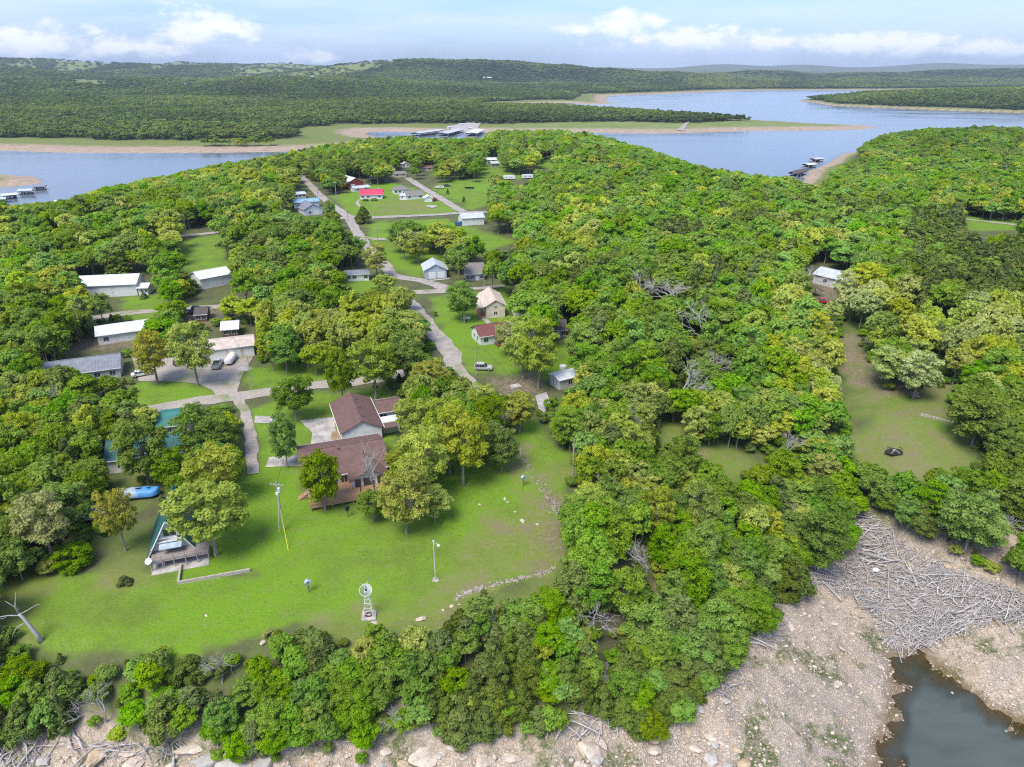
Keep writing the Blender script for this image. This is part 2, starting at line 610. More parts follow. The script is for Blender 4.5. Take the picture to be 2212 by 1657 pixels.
def H(x, y):
    """ground height; arrays in, array out"""
    x = np.asarray(x, dtype=np.float64)
    y = np.asarray(y, dtype=np.float64)
    h = np.full(x.shape, -40.0)
    # the peninsula with the village, the near bluff and the cove
    m = (y < 1300)
    if m.any():
        X, Y = x[m], y[m]
        wob = (fbm(X / 9.0, Y / 9.0, 3, 3) - 0.5) * 5.0 * sstep(Y, 160, 90) + (fbm(X / 30.0, Y / 30.0, 5, 3) - 0.5) * 14 * sstep(Y, 200, 400)
        d = sdist(X, Y, MAIN) + wob * sstep(np.abs(Y - 80), 0, 20) * 0.8
        bluff = np.interp(d, [-60, -10, 0, 3, 6, 10, 14, 18, 23], [-26, -20, -18, -15, -9.8, -7.6, -4.8, -1.6, 0.0])
        cove = np.interp(d, [-60, -12, -3, 0, 8, 16, 26, 40, 54], [-26, -22, -18.6, -18, -14.4, -10.6, -7.0, -2.6, 0.0])
        mid = np.interp(d, [-100, -15, 0, 14, 40, 80, 130], [-30, -20, -18, -15, -9.5, -4.0, 0.0])
        k = sstep(X, 2, 26)
        near = bluff * (1 - k) + cove * k
        kn = sstep(Y, 330, 150)
        g = near * kn + mid * (1 - kn)
        # ravine above the cove
        dv = edgedist(X, Y, [(64.5, 87), (66, 112), (74, 146), (86, 190), (96, 240)], False)
        g = g - 5.0 * np.exp(-(dv / 9.0) ** 2) * sstep(Y, 190, 110) * sstep(d, 6, 22)
        g = g + 8 * np.exp(-((X - 425) / 95) ** 2 - ((Y - 690) / 120) ** 2) * sstep(d, 8, 60)
        g = g + 5 * np.exp(-((X - 60) / 90) ** 2 - ((Y - 640) / 180) ** 2) * sstep(d, 20, 90)
        g = g + (fbm(X / 40, Y / 40, 9, 3) - 0.5) * 1.2 * sstep(d, 30, 70)
        # broken rock on the bare slopes
        rk = sstep(g, -1.5, -5.0) * sstep(Y, 128, 108)
        rn = fbm(X / 2.6, Y / 2.6, 21, 4) - 0.5
        led = np.floor((g + rn * 2.2) / 0.9) * 0.9
        g = g + rk * (rn * 1.5 + (led - g) * 0.35 * (1 - k * 0.6))
        h[m] = g
        ds = sdist(X, Y, SPIT)
        h[m] = np.maximum(h[m], np.interp(ds, [-60, 0, 20, 60, 150], [-40, -18, -15.5, -12.5, -6.0]))
    f = (y > 600)
    if f.any():
        X, Y = x[f], y[f]
        wob = (fbm(X / 60, Y / 60, 31, 3) - 0.5) * 26 * sstep(Y, 700, 1500)
        d = sdist(X, Y, FAR) + wob
        g = np.interp(d, [-100, 0, 25, 85, 120, 220, 600, 1500, 4000], [-42, -18, -15.8, -13.6, -12.4, -9.0, -1.0, 10.0, 22.0])
        hh = np.zeros(X.shape)
        for (hx, hy, sx, sy, a) in HILLS:
            hh += a * np.exp(-((X - hx) / sx) ** 2 - ((Y - hy) / sy) ** 2)
        hh += (fbm(X / 620, Y / 620, 41, 4) - 0.45) * 66 * sstep(d, 100, 1200) * sstep(Y, 12500, 9000)
        g = g + hh * sstep(d, 20, 420)
        di = sdist(X, Y, ISLE)
        gi = np.interp(di, [-100, 0, 20, 60, 160, 400], [-42, -18, -13.5, -10, 3.0, 14.0])
        h[f] = np.maximum(h[f], np.maximum(g, gi))
    return h


def h1(x, y):
    return float(H(np.array([x]), np.array([y]))[0])


_T = np.concatenate([np.geomspace(45, 1300, 420), np.geomspace(1310, 16000, 160)])
_AT = {}


def at(px, py):
    """ground point seen at a picture point"""
    if (px, py) in _AT:
        return _AT[(px, py)].copy()
    d = ray(px, py)
    d = d / np.linalg.norm(d)
    T = _T
    for _ in range(3):
        X, Y, Z = d[0] * T, d[1] * T, CAMZ + d[2] * T
        below = np.nonzero(Z < H(X, Y))[0]
        if len(below) == 0:
            x, y = onplane(px, py, 0)
            return Vector((x, y, 0))
        i = below[0]
        T = np.linspace(T[max(i - 1, 0)], T[i], 24)
    t = T[-1]
    r = Vector((d[0] * t, d[1] * t, CAMZ + d[2] * t))
    _AT[(px, py)] = r
    return r.copy()
# ------------------------------------------------------------------ ground sheet
def fan(nr, nc, y0, y1, pad=60.0, half=1.18):
    s = np.linspace(0, 1, nr)
    yy = (y0 + 40) * ((y1 + 40) / (y0 + 40)) ** s - 40
    uu = np.linspace(-1, 1, nc)
    Y, U = np.meshgrid(yy, uu, indexing='ij')
    X = U * (Y + pad) * half
    idx = np.arange(nr * nc).reshape(nr, nc)
    F = np.stack([idx[:-1, :-1], idx[:-1, 1:], idx[1:, 1:], idx[1:, :-1]], -1).reshape(-1, 4)
    return X.ravel(), Y.ravel(), F


plane0 = lambda pts, z=0.0: [onplane(a, b, z) for a, b in pts]
LAWNS = [plane0(p) for p in [
    [(420, 1075), (550, 1000), (585, 1000), (585, 1240), (330, 1250), (325, 1215), (440, 1200)],
    # big lawn in front of the houses
    [(545, 1000), (640, 990), (660, 1060), (800, 1040), (1000, 960), (1100, 940), (1150, 905), (1240, 990), (1228, 1060), (1205, 1110), (1215, 1190), (1195, 1240), (1080, 1275),
     (985, 1300), (950, 1345), (820, 1352), (640, 1350), (560, 1380), (420, 1410), (160, 1405), (60, 1390), (-60, 1360), (-60, 1250), (120, 1240), (200, 1225), (330, 1240), (545, 1240), (556, 1100)],
    [(535, 885), (640, 850), (830, 835), (900, 880), (850, 960), (740, 1020), (560, 1020)],
    [(300, 830), (420, 825), (460, 845), (470, 865), (330, 885), (280, 880)],
    [(540, 795), (700, 770), (800, 800), (780, 820), (640, 830), (540, 842)],
    [(715, 420), (775, 405), (840, 395), (950, 420), (1010, 458), (925, 463), (835, 467), (760, 466)],
    [(930, 405), (1000, 380), (1100, 390), (1060, 440), (1020, 455)],
    [(790, 480), (960, 475), (1040, 500), (1120, 520), (1000, 560), (900, 600), (850, 590), (800, 520)],
    [(930, 640), (1100, 625), (1110, 700), (1250, 760), (1250, 830), (1100, 810), (1000, 800), (950, 720)],
    [(385, 520), (480, 505), (500, 590), (390, 600)], [(270, 640), (340, 640), (420, 720), (280, 740)], [(600, 600), (800, 600), (900, 640), (700, 660)],
    [(1160, 345), (1200, 335), (1200, 380), (1160, 370)], [(2080, 468), (2260, 475), (2260, 500), (2085, 498)],
    [(1000, 330), (1100, 340), (1160, 390), (1000, 400), (930, 380)],
]]
DRYLAWN = [plane0(p) for p in [
    [(1815, 690), (1850, 690), (1900, 780), (2080, 800), (2120, 1000), (2000, 1030), (1860, 1010), (1830, 900)],
    [(1230, 1000), (1205, 1110), (1215, 1190), (1190, 1240), (1080, 1275), (985, 1300), (1000, 1200), (1100, 1100), (1150, 1000)],
    [(60, 1390), (-60, 1360), (-60, 1250), (120, 1240), (330, 1090), (345, 1000), (240, 1020), (150, 1200)],
    [(180, 1240), (330, 1130), (330, 1260), (250, 1330), (180, 1300)],
    [(1410, 890), (1500, 930), (1650, 960), (1670, 1020), (1560, 1020), (1420, 950)],
    [(640, 1345), (960, 1300), (1190, 1245), (1150, 1380), (960, 1400), (640, 1400)],
    [(870, 420), (940, 440), (945, 458), (850, 466), (800, 462)],
]]
DIRT = [plane0(p) for p in [
    [(1070, 815), (1150, 800), (1185, 830), (1180, 860), (1090, 855)],
    [(100, 735), (250, 720), (300, 745), (140, 765)], [(640, 960), (760, 1000), (800, 1080), (660, 1060)],
    [(1490, 975), (1520, 965), (1605, 1030), (1590, 1040)], [(1110, 962), (1128, 960), (1175, 1020), (1215, 1095), (1215, 1190), (1200, 1185), (1190, 1110), (1155, 1040)],
    [(1820, 720), (1870, 720), (1960, 800), (2060, 800), (2050, 840), (1900, 850), (1830, 800)], [(360, 690), (460, 660), (480, 700), (380, 730)],
    [(1740, 615), (1830, 620), (1850, 640), (1780, 660)], [(280, 900), (420, 930), (410, 1000), (230, 1010)],
]]
FIELDS = [wl_ for wl_ in [[onplane(a, b, -6) for a, b in p] for p in [
    [(150, 190), (235, 189), (240, 202), (160, 204)], [(120, 170), (240, 166), (250, 176), (130, 180)], [(500, 176), (560, 162), (640, 165), (760, 172), (850, 176), (860, 182), (700, 186), (540, 184)],
    [(0, 178), (80, 175), (90, 182), (0, 184)], [(330, 170), (450, 168), (450, 175), (330, 178)], [(350, 184), (470, 180), (480, 188), (360, 190)]]]]
GRASSPT = [onplane(a, b, -14) for a, b in [(760, 280), (1100, 272), (1120, 268), (1290, 266), (1480, 268), (1650, 262), (1780, 264), (1870, 272), (1890, 277), (1600, 283), (1300, 285), (900, 286)]]
BRIGHTTREES = [onplane(a, b, 0) for a, b in [(1450, 178), (1560, 168), (1690, 172), (1680, 186), (1500, 186)]]


def soft(X, Y, polys, w):
    r = np.zeros(X.shape)
    for p in polys:
        xs, ys = [q[0] for q in p], [q[1] for q in p]
        m = (X > min(xs) - 12 * w) & (X < max(xs) + 12 * w) & (Y > min(ys) - 12 * w) & (Y < max(ys) + 12 * w)
        if m.any():
            ww = w * (1 + Y[m] / 300)
            d = sdist(X[m], Y[m], p) + (fbm(X[m] / 5, Y[m] / 5, 77, 3) - 0.5) * 4 * ww
            r[m] = np.maximum(r[m], sstep(d, -ww, ww))
    return r


X, Y, F = fan(640, 560, 26, 17000)
Z = H(X, Y)
_sm = np.where(Y < 1300, sdist(X, Y, MAIN), 0)
ter = mesh_np('terrain', np.stack([X, Y, Z], 1), F, [], None, True)
cov = np.zeros((len(X), 4), np.float32)
cov2 = np.zeros((len(X), 4), np.float32)
nearm = sstep(Y, 120, 106)
rkn = (fbm(X / 6, Y / 6, 51, 3) - 0.5)
rock = nearm * sstep(Z + rkn * 3.0, -3.6, -5.4)
farm = 1 - nearm
farm = sstep(Y, 190, 240)
sand = farm * sstep(Z + rkn * 0.6, -14.6, -15.6) * (Z > -19)
# the low-water bank of the far mainland is wide, sandy below and weedy above
bank = farm * sstep(Z, -12.6, -13.4)
cov[:, 0] = soft(X, Y, LAWNS, 0.8) * (1 - rock)
cov[:, 1] = rock
cov[:, 2] = sand
cov[:, 3] = 1
cov2[:, 0] = np.maximum(soft(X, Y, DIRT, 1.2), 0)
cov2[:, 1] = np.maximum(soft(X, Y, FIELDS, 6), soft(X, Y, [GRASSPT], 3))
cov2[:, 2] = np.maximum(soft(X, Y, DRYLAWN, 3.0), bank)
cov2[:, 3] = 1
for nm, a in (('cov', cov), ('cov2', cov2)):
    at_ = ter.attributes.new(nm, 'FLOAT_COLOR', 'POINT')
    at_.data.foreach_set('color', a.ravel())

t = NT('ground')
P = t.pos()
a1 = t.n('ShaderNodeAttribute', attribute_name='cov')
a2 = t.n('ShaderNodeAttribute', attribute_name='cov2')
s1 = t.n('ShaderNodeSeparateColor')
s2 = t.n('ShaderNodeSeparateColor')
t.link(a1.outputs['Color'], s1.inputs[0])
t.link(a2.outputs['Color'], s2.inputs[0])
nb = t.noise(P, 0.035, 4, 0.6)
nm_ = t.noise(P, 0.16, 5, 0.65)
nf = t.noise(P, 1.4, 5, 0.7)
nff = t.noise(P, 6.0, 3, 0.7)
# forest floor
floor_c = t.mix(t.ramp(nm_, 0.35, 0.65), (0.095, 0.098, 0.045), (0.115, 0.145, 0.042))
floor_c = t.mix(t.ramp(nf, 0.52, 0.72), floor_c, (0.185, 0.150, 0.105))
# far ground without single trees reads as canopy
rc = t.mix(t.ramp(nff, 0.3, 0.7), (0.045, 0.095, 0.018), (0.075, 0.150, 0.024))
# lawn
n3 = t.noise(P, 0.55, 6, 0.72)
n9 = t.noise(P, 3.4, 7, 0.8)
lw = t.mix(t.ramp(nm_, 0.34, 0.66), (0.125, 0.195, 0.022), (0.165, 0.280, 0.022))
lw = t.mix(t.math('MULTIPLY', t.ramp(nb, 0.45, 0.58), 0.75), lw, (0.150, 0.290, 0.012))
lw = t.mix(t.math('MULTIPLY', t.ramp(n3, 0.50, 0.68), 0.75), lw, (0.190, 0.235, 0.055))
lw = t.mix(t.math('MULTIPLY', t.ramp(nf, 0.50, 0.72), 0.65), lw, (0.080, 0.160, 0.016))
lw = t.mix(t.math('MULTIPLY', t.ramp(n9, 0.51, 0.64), 0.6), lw, (0.250, 0.345, 0.070))
lw = t.mix(t.math('MULTIPLY', t.ramp(n9, 0.49, 0.36), 0.6), lw, (0.072, 0.140, 0.014))
dry = t.mix(t.ramp(nf, 0.3, 0.7), (0.150, 0.190, 0.030), (0.235, 0.230, 0.085))
dry = t.mix(t.ramp(nm_, 0.50, 0.70), dry, (0.215, 0.185, 0.100))
lw = t.mix(t.math('MULTIPLY', s2.outputs[2], t.ramp(nm_, 0.25, 0.60)), lw, dry)
col = t.mix(t.math('MAXIMUM', s1.outputs[0], t.math('MULTIPLY', s2.outputs[2], 0.8)), floor_c, lw)
dirt = t.mix(t.ramp(nf, 0.3, 0.7), (0.140, 0.105, 0.075), (0.285, 0.215, 0.155))
col = t.mix(t.math('MULTIPLY', s2.outputs[0], t.ramp(t.math('ADD', nf, t.math('MULTIPLY', nm_, 0.6)), 0.55, 0.95)), col, dirt)
field = t.mix(t.ramp(nb, 0.35, 0.65), (0.150, 0.225, 0.045), (0.230, 0.250, 0.090))
field = t.mix(t.ramp(nm_, 0.48, 0.72), field, (0.180, 0.165, 0.085))
col = t.mix(s2.outputs[1], col, field)
snd = t.mix(t.ramp(nm_, 0.3, 0.7), (0.300, 0.225, 0.155), (0.440, 0.345, 0.250))
snd = t.mix(t.ramp(nf, 0.55, 0.8), snd, (0.240, 0.205, 0.150))
col = t.mix(s1.outputs[2], col, snd)
# limestone shelves: pale slabs with dark joints, ochre and grey patches, weeds
vor = t.n('ShaderNodeTexVoronoi', feature='DISTANCE_TO_EDGE')
wv = t.n('ShaderNodeVectorMath', operation='ADD')
t.link(P, wv.inputs[0])
wsc = t.n('ShaderNodeVectorMath', operation='SCALE')
nv = t.n('ShaderNodeTexNoise')
t.link(P, nv.inputs['Vector'])
nv.inputs['Scale'].default_value = 0.6
t.link(nv.outputs['Color'], wsc.inputs[0])
wsc.inputs['Scale'].default_value = 1.6
t.link(wsc.outputs[0], wv.inputs[1])
t.link(wv.outputs[0], vor.inputs['Vector'])
vor.inputs['Scale'].default_value = 0.75
vo2 = t.n('ShaderNodeTexVoronoi', feature='DISTANCE_TO_EDGE')
t.link(wv.outputs[0], vo2.inputs['Vector'])
vo2.inputs['Scale'].default_value = 2.6
rkc = t.mix(t.ramp(nf, 0.28, 0.72), (0.420, 0.330, 0.240), (0.640, 0.535, 0.415))
rkc = t.mix(t.math('MULTIPLY', t.ramp(nm_, 0.52, 0.68), 0.6), rkc, (0.440, 0.320, 0.200))
rkc = t.mix(t.math('MULTIPLY', t.ramp(nb, 0.50, 0.62), 0.35), rkc, (0.300, 0.290, 0.270))
rkc = t.mix(t.math('MULTIPLY', t.ramp(nff, 0.50, 0.75), 0.55), rkc, (0.300, 0.245, 0.190))
rkc = t.mix(t.math('SUBTRACT', 1.0, t.math('ADD', t.ramp(vor.outputs['Distance'], 0.0, 0.035), t.ramp(nm_, 0.42, 0.60), True)), rkc, (0.210, 0.175, 0.135))
rkc = t.mix(t.math('MULTIPLY', t.math('SUBTRACT', 1.0, t.ramp(vo2.outputs['Distance'], 0.0, 0.12)), 0.38), rkc, (0.150, 0.125, 0.095))
wd = t.noise(P, 0.11, 5, 0.7)
rkc = t.mix(t.math('MULTIPLY', t.ramp(wd, 0.52, 0.62), t.ramp(nf, 0.30, 0.6)), rkc, (0.110, 0.135, 0.045))
sxyz = t.n('ShaderNodeSeparateXYZ')
t.link(P, sxyz.inputs[0])
wet = t.ramp(t.math('ADD', sxyz.outputs[2], t.math('MULTIPLY', nf, 0.5)), -16.9, -17.6)
rkc = t.mix(t.math('MULTIPLY', wet, 0.7), rkc, (0.180, 0.120, 0.055))
col = t.mix(s1.outputs[1], col, rkc)
hgt = t.math('ADD', t.math('MULTIPLY', nf, 0.6), t.math('MULTIPLY', nff, 0.4))
hgt = t.math('ADD', hgt, t.math('MULTIPLY', s1.outputs[1], t.math('MULTIPLY', t.ramp(vo2.outputs['Distance'], 0, 0.2), 0.5)))
t.bsdf(col, 0.92, t.bump(hgt, 0.7, 0.25), 0, 0.15)
ter.materials.append(t.m)
ter_o = link('terrain', ter)
tag(ter_o, 'rolling ground of lawns, limestone banks and wooded hills', 'terrain', kind='structure')

# ------------------------------------------------------------------ lake
X, Y, F = fan(280, 220, 20, 16500, 80, 1.2)
wat = mesh_np('lake', np.stack([X, Y, np.full(X.shape, LAKE)], 1), F, [], None, True)
dp = np.clip((LAKE - H(X, Y)) / 4.0, 0, 1)
ca = np.stack([dp, dp, dp, np.ones_like(dp)], 1).astype(np.float32)
wat.attributes.new('depth', 'FLOAT_COLOR', 'POINT').data.foreach_set('color', ca.ravel())
t = NT('lake_water')
P = t.pos()
w1 = t.noise(P, 1.1, 3, 0.6)
w2 = t.noise(t.pos((0.25, 0.9, 1)), 0.25, 4, 0.6)
w3 = t.noise(t.pos((0.006, 0.02, 1)), 1.0, 3, 0.55)
hb = t.math('ADD', t.math('MULTIPLY', w1, 0.35), w2)
nrm = t.bump(hb, 0.28, 0.30)
atd = t.n('ShaderNodeAttribute', attribute_name='depth')
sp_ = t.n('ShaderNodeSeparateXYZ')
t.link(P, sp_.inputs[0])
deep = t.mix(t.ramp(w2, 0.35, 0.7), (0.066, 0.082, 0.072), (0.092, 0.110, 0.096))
far_sheen = t.mix(t.ramp(w3, 0.3, 0.7), (0.105, 0.135, 0.150), (0.150, 0.180, 0.195))
deep = t.mix(t.ramp(sp_.outputs[1], 150, 420), deep, far_sheen)  # far water's base colour is lightened to stand in for silvery sky reflection
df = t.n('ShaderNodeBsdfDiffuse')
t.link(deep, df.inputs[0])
tp = t.n('ShaderNodeBsdfTransparent')
tp.inputs[0].default_value = (0.62, 0.60, 0.45, 1)
m1 = t.n('ShaderNodeMixShader')
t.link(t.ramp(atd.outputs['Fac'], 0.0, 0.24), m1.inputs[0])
t.link(tp.outputs[0], m1.inputs[1])
t.link(df.outputs[0], m1.inputs[2])
gl = t.n('ShaderNodeBsdfGlossy')
gl.inputs['Color'].default_value = (1, 1, 1, 1)
t.link(t.math('ADD', t.math('MULTIPLY', t.ramp(w3, 0.3, 0.7), 0.14), 0.10), gl.inputs['Roughness'])
t.link(nrm, gl.inputs['Normal'])
fr = t.n('ShaderNodeFresnel')
fr.inputs['IOR'].default_value = 1.33
t.link(nrm, fr.inputs['Normal'])
m2 = t.n('ShaderNodeMixShader')
t.link(fr.outputs[0], m2.inputs[0])
t.link(m1.outputs[0], m2.inputs[1])
t.link(gl.outputs[0], m2.inputs[2])
t.link(m2.outputs[0], t.out.inputs[0])
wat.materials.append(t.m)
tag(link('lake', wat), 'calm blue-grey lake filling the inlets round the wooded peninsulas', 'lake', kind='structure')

# ------------------------------------------------------------------ roads, drives and slabs
t = NT('road_gravel')
P = t.pos()
g1, g2, g3 = t.noise(P, 0.35, 5, 0.65), t.noise(P, 2.2, 5, 0.7), t.noise(P, 0.13, 4, 0.6)
c = t.mix(t.ramp(g2, 0.3, 0.7), (0.290, 0.250, 0.205), (0.470, 0.415, 0.350))
c = t.mix(t.math('MULTIPLY', t.ramp(g1, 0.5, 0.68), 0.6), c, (0.300, 0.285, 0.265))
c = t.mix(t.math('MULTIPLY', t.ramp(t.math('ADD', g3, t.math('MULTIPLY', g2, 0.35)), 0.68, 0.84), 0.75), c, (0.160, 0.210, 0.060))
t.bsdf(c, 0.95, t.bump(g2, 0.4, 0.1), 0, 0.1)
simple('road_paved', (0.385, 0.345, 0.305), 0.92, 0.24, 0.45, 0.15, bump=0.2)
simple('concrete', (0.430, 0.400, 0.360), 0.9, 0.28, 0.5, 0.2, bump=0.2)
simple('brown_stone', (0.250, 0.190, 0.140), 0.95, 0.3, 2.0, 0.1)
simple('brown_slab', (0.330, 0.230, 0.140), 0.9, 0.18, 0.5, 0.2)
ROADS_W = []


def strip(name, px, width, mat, label, lift=0.07, world=None, fade=False):
    pts = world or [at(a, b).to_2d() for a, b in px]
    pts = [Vector((p[0], p[1])) for p in pts]
    # Catmull-Rom then resample
    P_ = [pts[0] * 2 - pts[1]] + pts + [pts[-1] * 2 - pts[-2]]
    out = []
    for i in range(1, len(P_) - 2):
        n = max(2, int((P_[i + 1] - P_[i]).length / 1.6))
        for k in range(n):
            s = k / n
            a, b, c, d = P_[i - 1], P_[i], P_[i + 1], P_[i + 2]
            out.append(0.5 * ((2 * b) + (c - a) * s + (2 * a - 5 * b + 4 * c - d) * s * s + (3 * b - a - 3 * c + d) * s ** 3))
    out.append(P_[-2])
    ROADS_W.append(([(p.x, p.y) for p in out[::2]] + [(out[-1].x, out[-1].y)], width))
    A = np.array([[p.x, p.y] for p in out])
    T = np.gradient(A, axis=0)
    T /= np.linalg.norm(T, axis=1)[:, None] + 1e-9
    N = np.stack([-T[:, 1], T[:, 0]], 1)
    nc = 5
    ks = np.linspace(-0.5, 0.5, nc)
    jit = (fbm(A[:, 0] / 3.0, A[:, 1] / 3.0, 61, 3) - 0.5) * 1.5
    jit2 = (fbm(A[:, 0] / 3.0 + 90, A[:, 1] / 3.0, 62, 3) - 0.5) * 1.5
    V = []
    for j, k in enumerate(ks):
        off = k * width + (jit if j == 0 else jit2 if j == nc - 1 else 0)
        q = A + N * np.asarray(off).reshape(-1, 1) if np.ndim(off) else A + N * off
        z = H(q[:, 0], q[:, 1]) + lift + A[:, 1] * 0.00025 - (0.04 if j in (0, nc - 1) else 0)
        V.append(np.stack([q[:, 0], q[:, 1], z], 1))
    V = np.stack(V, 1)
    n = len(A)
    idx = np.arange(n * nc).reshape(n, nc)
    Fq = np.stack([idx[:-1, :-1], idx[1:, :-1], idx[1:, 1:], idx[:-1, 1:]], -1).reshape(-1, 4)[:, ::-1]
    o = link(name, mesh_np(name, V.reshape(-1, 3), Fq, [MATS[mat]]))
    tag(o, label, 'road', kind='structure')
    return o


def pad(name, px, mat, label, lift=0.06, thick=0.0, cat='slab', kind='structure', cuts=4):
    bm = bmesh.new()
    vs = [bm.verts.new(at(a, b)) for a, b in px]
    bm.faces.new(vs)
    bmesh.ops.triangulate(bm, faces=bm.faces[:])
    for _ in range(cuts):
        big = [e for e in bm.edges if e.calc_length() > 1.6]
        if not big:
            break
        bmesh.ops.subdivide_edges(bm, edges=big, cuts=1)
        bmesh.ops.triangulate(bm, faces=[f for f in bm.faces if len(f.verts) > 3])
    C_ = np.array([v.co[:2] for v in bm.verts])
    Z_ = H(C_[:, 0], C_[:, 1])
    for v, z in zip(bm.verts, Z_):
        v.co.z = z + lift + thick + v.co.y * 0.00025
    bmesh.ops.recalc_face_normals(bm, faces=bm.faces)
    for f in bm.faces:
        if f.normal.z < 0:
            f.normal_flip()
    me = bpy.data.meshes.new(name)
    bm.to_mesh(me)
    bm.free()
    me.materials.append(MATS[mat])
    return tag(link(name, me), label, cat, kind=kind)


strip('village_road', [(640, 374), (653, 384), (672, 403), (691, 422), (720, 446), (752, 470), (775, 509), (800, 540), (832, 573), (845, 592), (870, 600), (909, 606), (947, 617), (975, 628)], 4.8, 'road_paved',
      'pale paved road running through the village towards the marina')
strip('lower_road', [(868, 640), (893, 664), (915, 692), (938, 720), (960, 745), (978, 768), (972, 790)], 5.2, 'road_paved', 'pale paved road bending past the red-roofed house and the parked SUV')
strip('cross_street', [(750, 468), (799, 470.5), (835, 469), (925, 465), (999, 460), (1053, 458.5)], 5.5, 'road_paved', 'pale cross street along the front of the village lawn', 0.11)
strip('lane', [(1000, 458), (959, 434), (923, 412), (902, 399), (880, 385)], 5.0, 'road_paved', 'diagonal lane climbing from the cross street beside the white houses', 0.15)
strip('side_street', [(775, 512), (807, 516), (833, 518), (880, 520)], 4.5, 'road_gravel', 'short side street behind the utility pole in the middle of the village', 0.13)
strip('drive', [(975, 628), (1011, 625), (1050, 622), (1090, 618)], 3.2, 'road_gravel', 'gravel drive passing between the blue garage and the tan house', 0.13)
strip('back_road', [(972, 629), (930, 630), (860, 634), (700, 645), (560, 656), (445, 664), (397, 666), (333, 672), (282, 676), (180, 690), (60, 705)], 4.5, 'road_gravel', 'gravel road passing in front of the long white barn', 0.09)
strip('front_road', [(180, 905), (325, 886), (400, 871), (480, 860), (560, 850), (640, 838), (700, 831), (785, 823), (880, 806), (968, 788)], 5.0, 'road_gravel', 'gravel road between the garage court and the brown-roofed house', 0.10)
strip('left_street', [(330, 520), (391, 511), (474, 502), (529, 498), (640, 485), (750, 470)], 4.5, 'road_gravel', 'pale street crossing behind the trees left of the village road', 0.10)
strip('drive', [(503, 850), (522, 880), (534, 905), (540, 935), (545, 985), (547, 1025)], 2.4, 'road_gravel', 'worn gravel drive running down along the left edge of the lawn', 0.13)
strip('drive', [(975, 782), (1005, 812), (1035, 842), (1075, 858)], 3.0, 'road_gravel', 'two-track gravel drive below the silver SUV', 0.12)
strip('far_road', [(2085, 474), (2130, 479), (2212, 488), (2300, 497)], 4.0, 'road_gravel', 'pale road crossing the grass clearing by the right edge')
strip('path', [(1044.4, 689), (1054, 698), (1064, 707)], 1.4, 'concrete', 'concrete path from the tan house to the red-roofed house', 0.09)
strip('path', [(776, 432), (772, 440), (778, 447)], 1.3, 'concrete', 'curved pale path in front of the pink-roofed house', 0.12)
pad('parking_court', [(285, 772), (385, 772), (420, 784), (548, 769), (522, 815), (512, 848), (472, 862), (458, 843), (430, 830), (370, 825), (300, 824)], 'road_gravel', 'gravel court in front of the tan garage with parked vehicles', 0.05)
pad('house_drive', [(647, 909), (722, 901), (732, 976), (700, 1005), (573, 1010), (582, 988), (668, 983), (675, 936)], 'concrete', 'stained concrete apron beside the brown-roofed house', 0.06)
pad('drive_apron', [(551, 899), (594, 900), (596, 916), (549, 914)], 'concrete', 'short concrete apron joining the worn drive', 0.07)
pad('brown_slab', [(716, 934), (736, 929), (744, 968), (716, 973)], 'brown_slab', 'smooth brown slab along the left wall of the brown-roofed house', 0.10)
pad('concrete_slab', [(916, 446), (932, 443.5), (948, 446.5), (934, 450.5)], 'concrete', 'bare white concrete slab on the village lawn', 0.15)
pad('concrete_slab', [(1098, 833), (1120, 829), (1128, 836), (1105, 841)], 'concrete', 'pale concrete slab in the dirt below the twin trees', 0.09)
pad('concrete_drive', [(1156, 856), (1180, 848), (1190, 872), (1175, 892), (1164, 884)], 'concrete', 'grey concrete drive by the pale mobile home', 0.09)
pad('marina_ramp', [(962, 275), (1030, 262), (1040, 266), (1028, 286), (985, 287)], 'concrete', 'broad concrete ramp behind the marina docks', 0.5)
pad('boat_ramp', [(1462, 282), (1484, 263), (1489, 263), (1477, 284)], 'road_paved', 'dark launch ramp crossing the grassy point', 0.6)
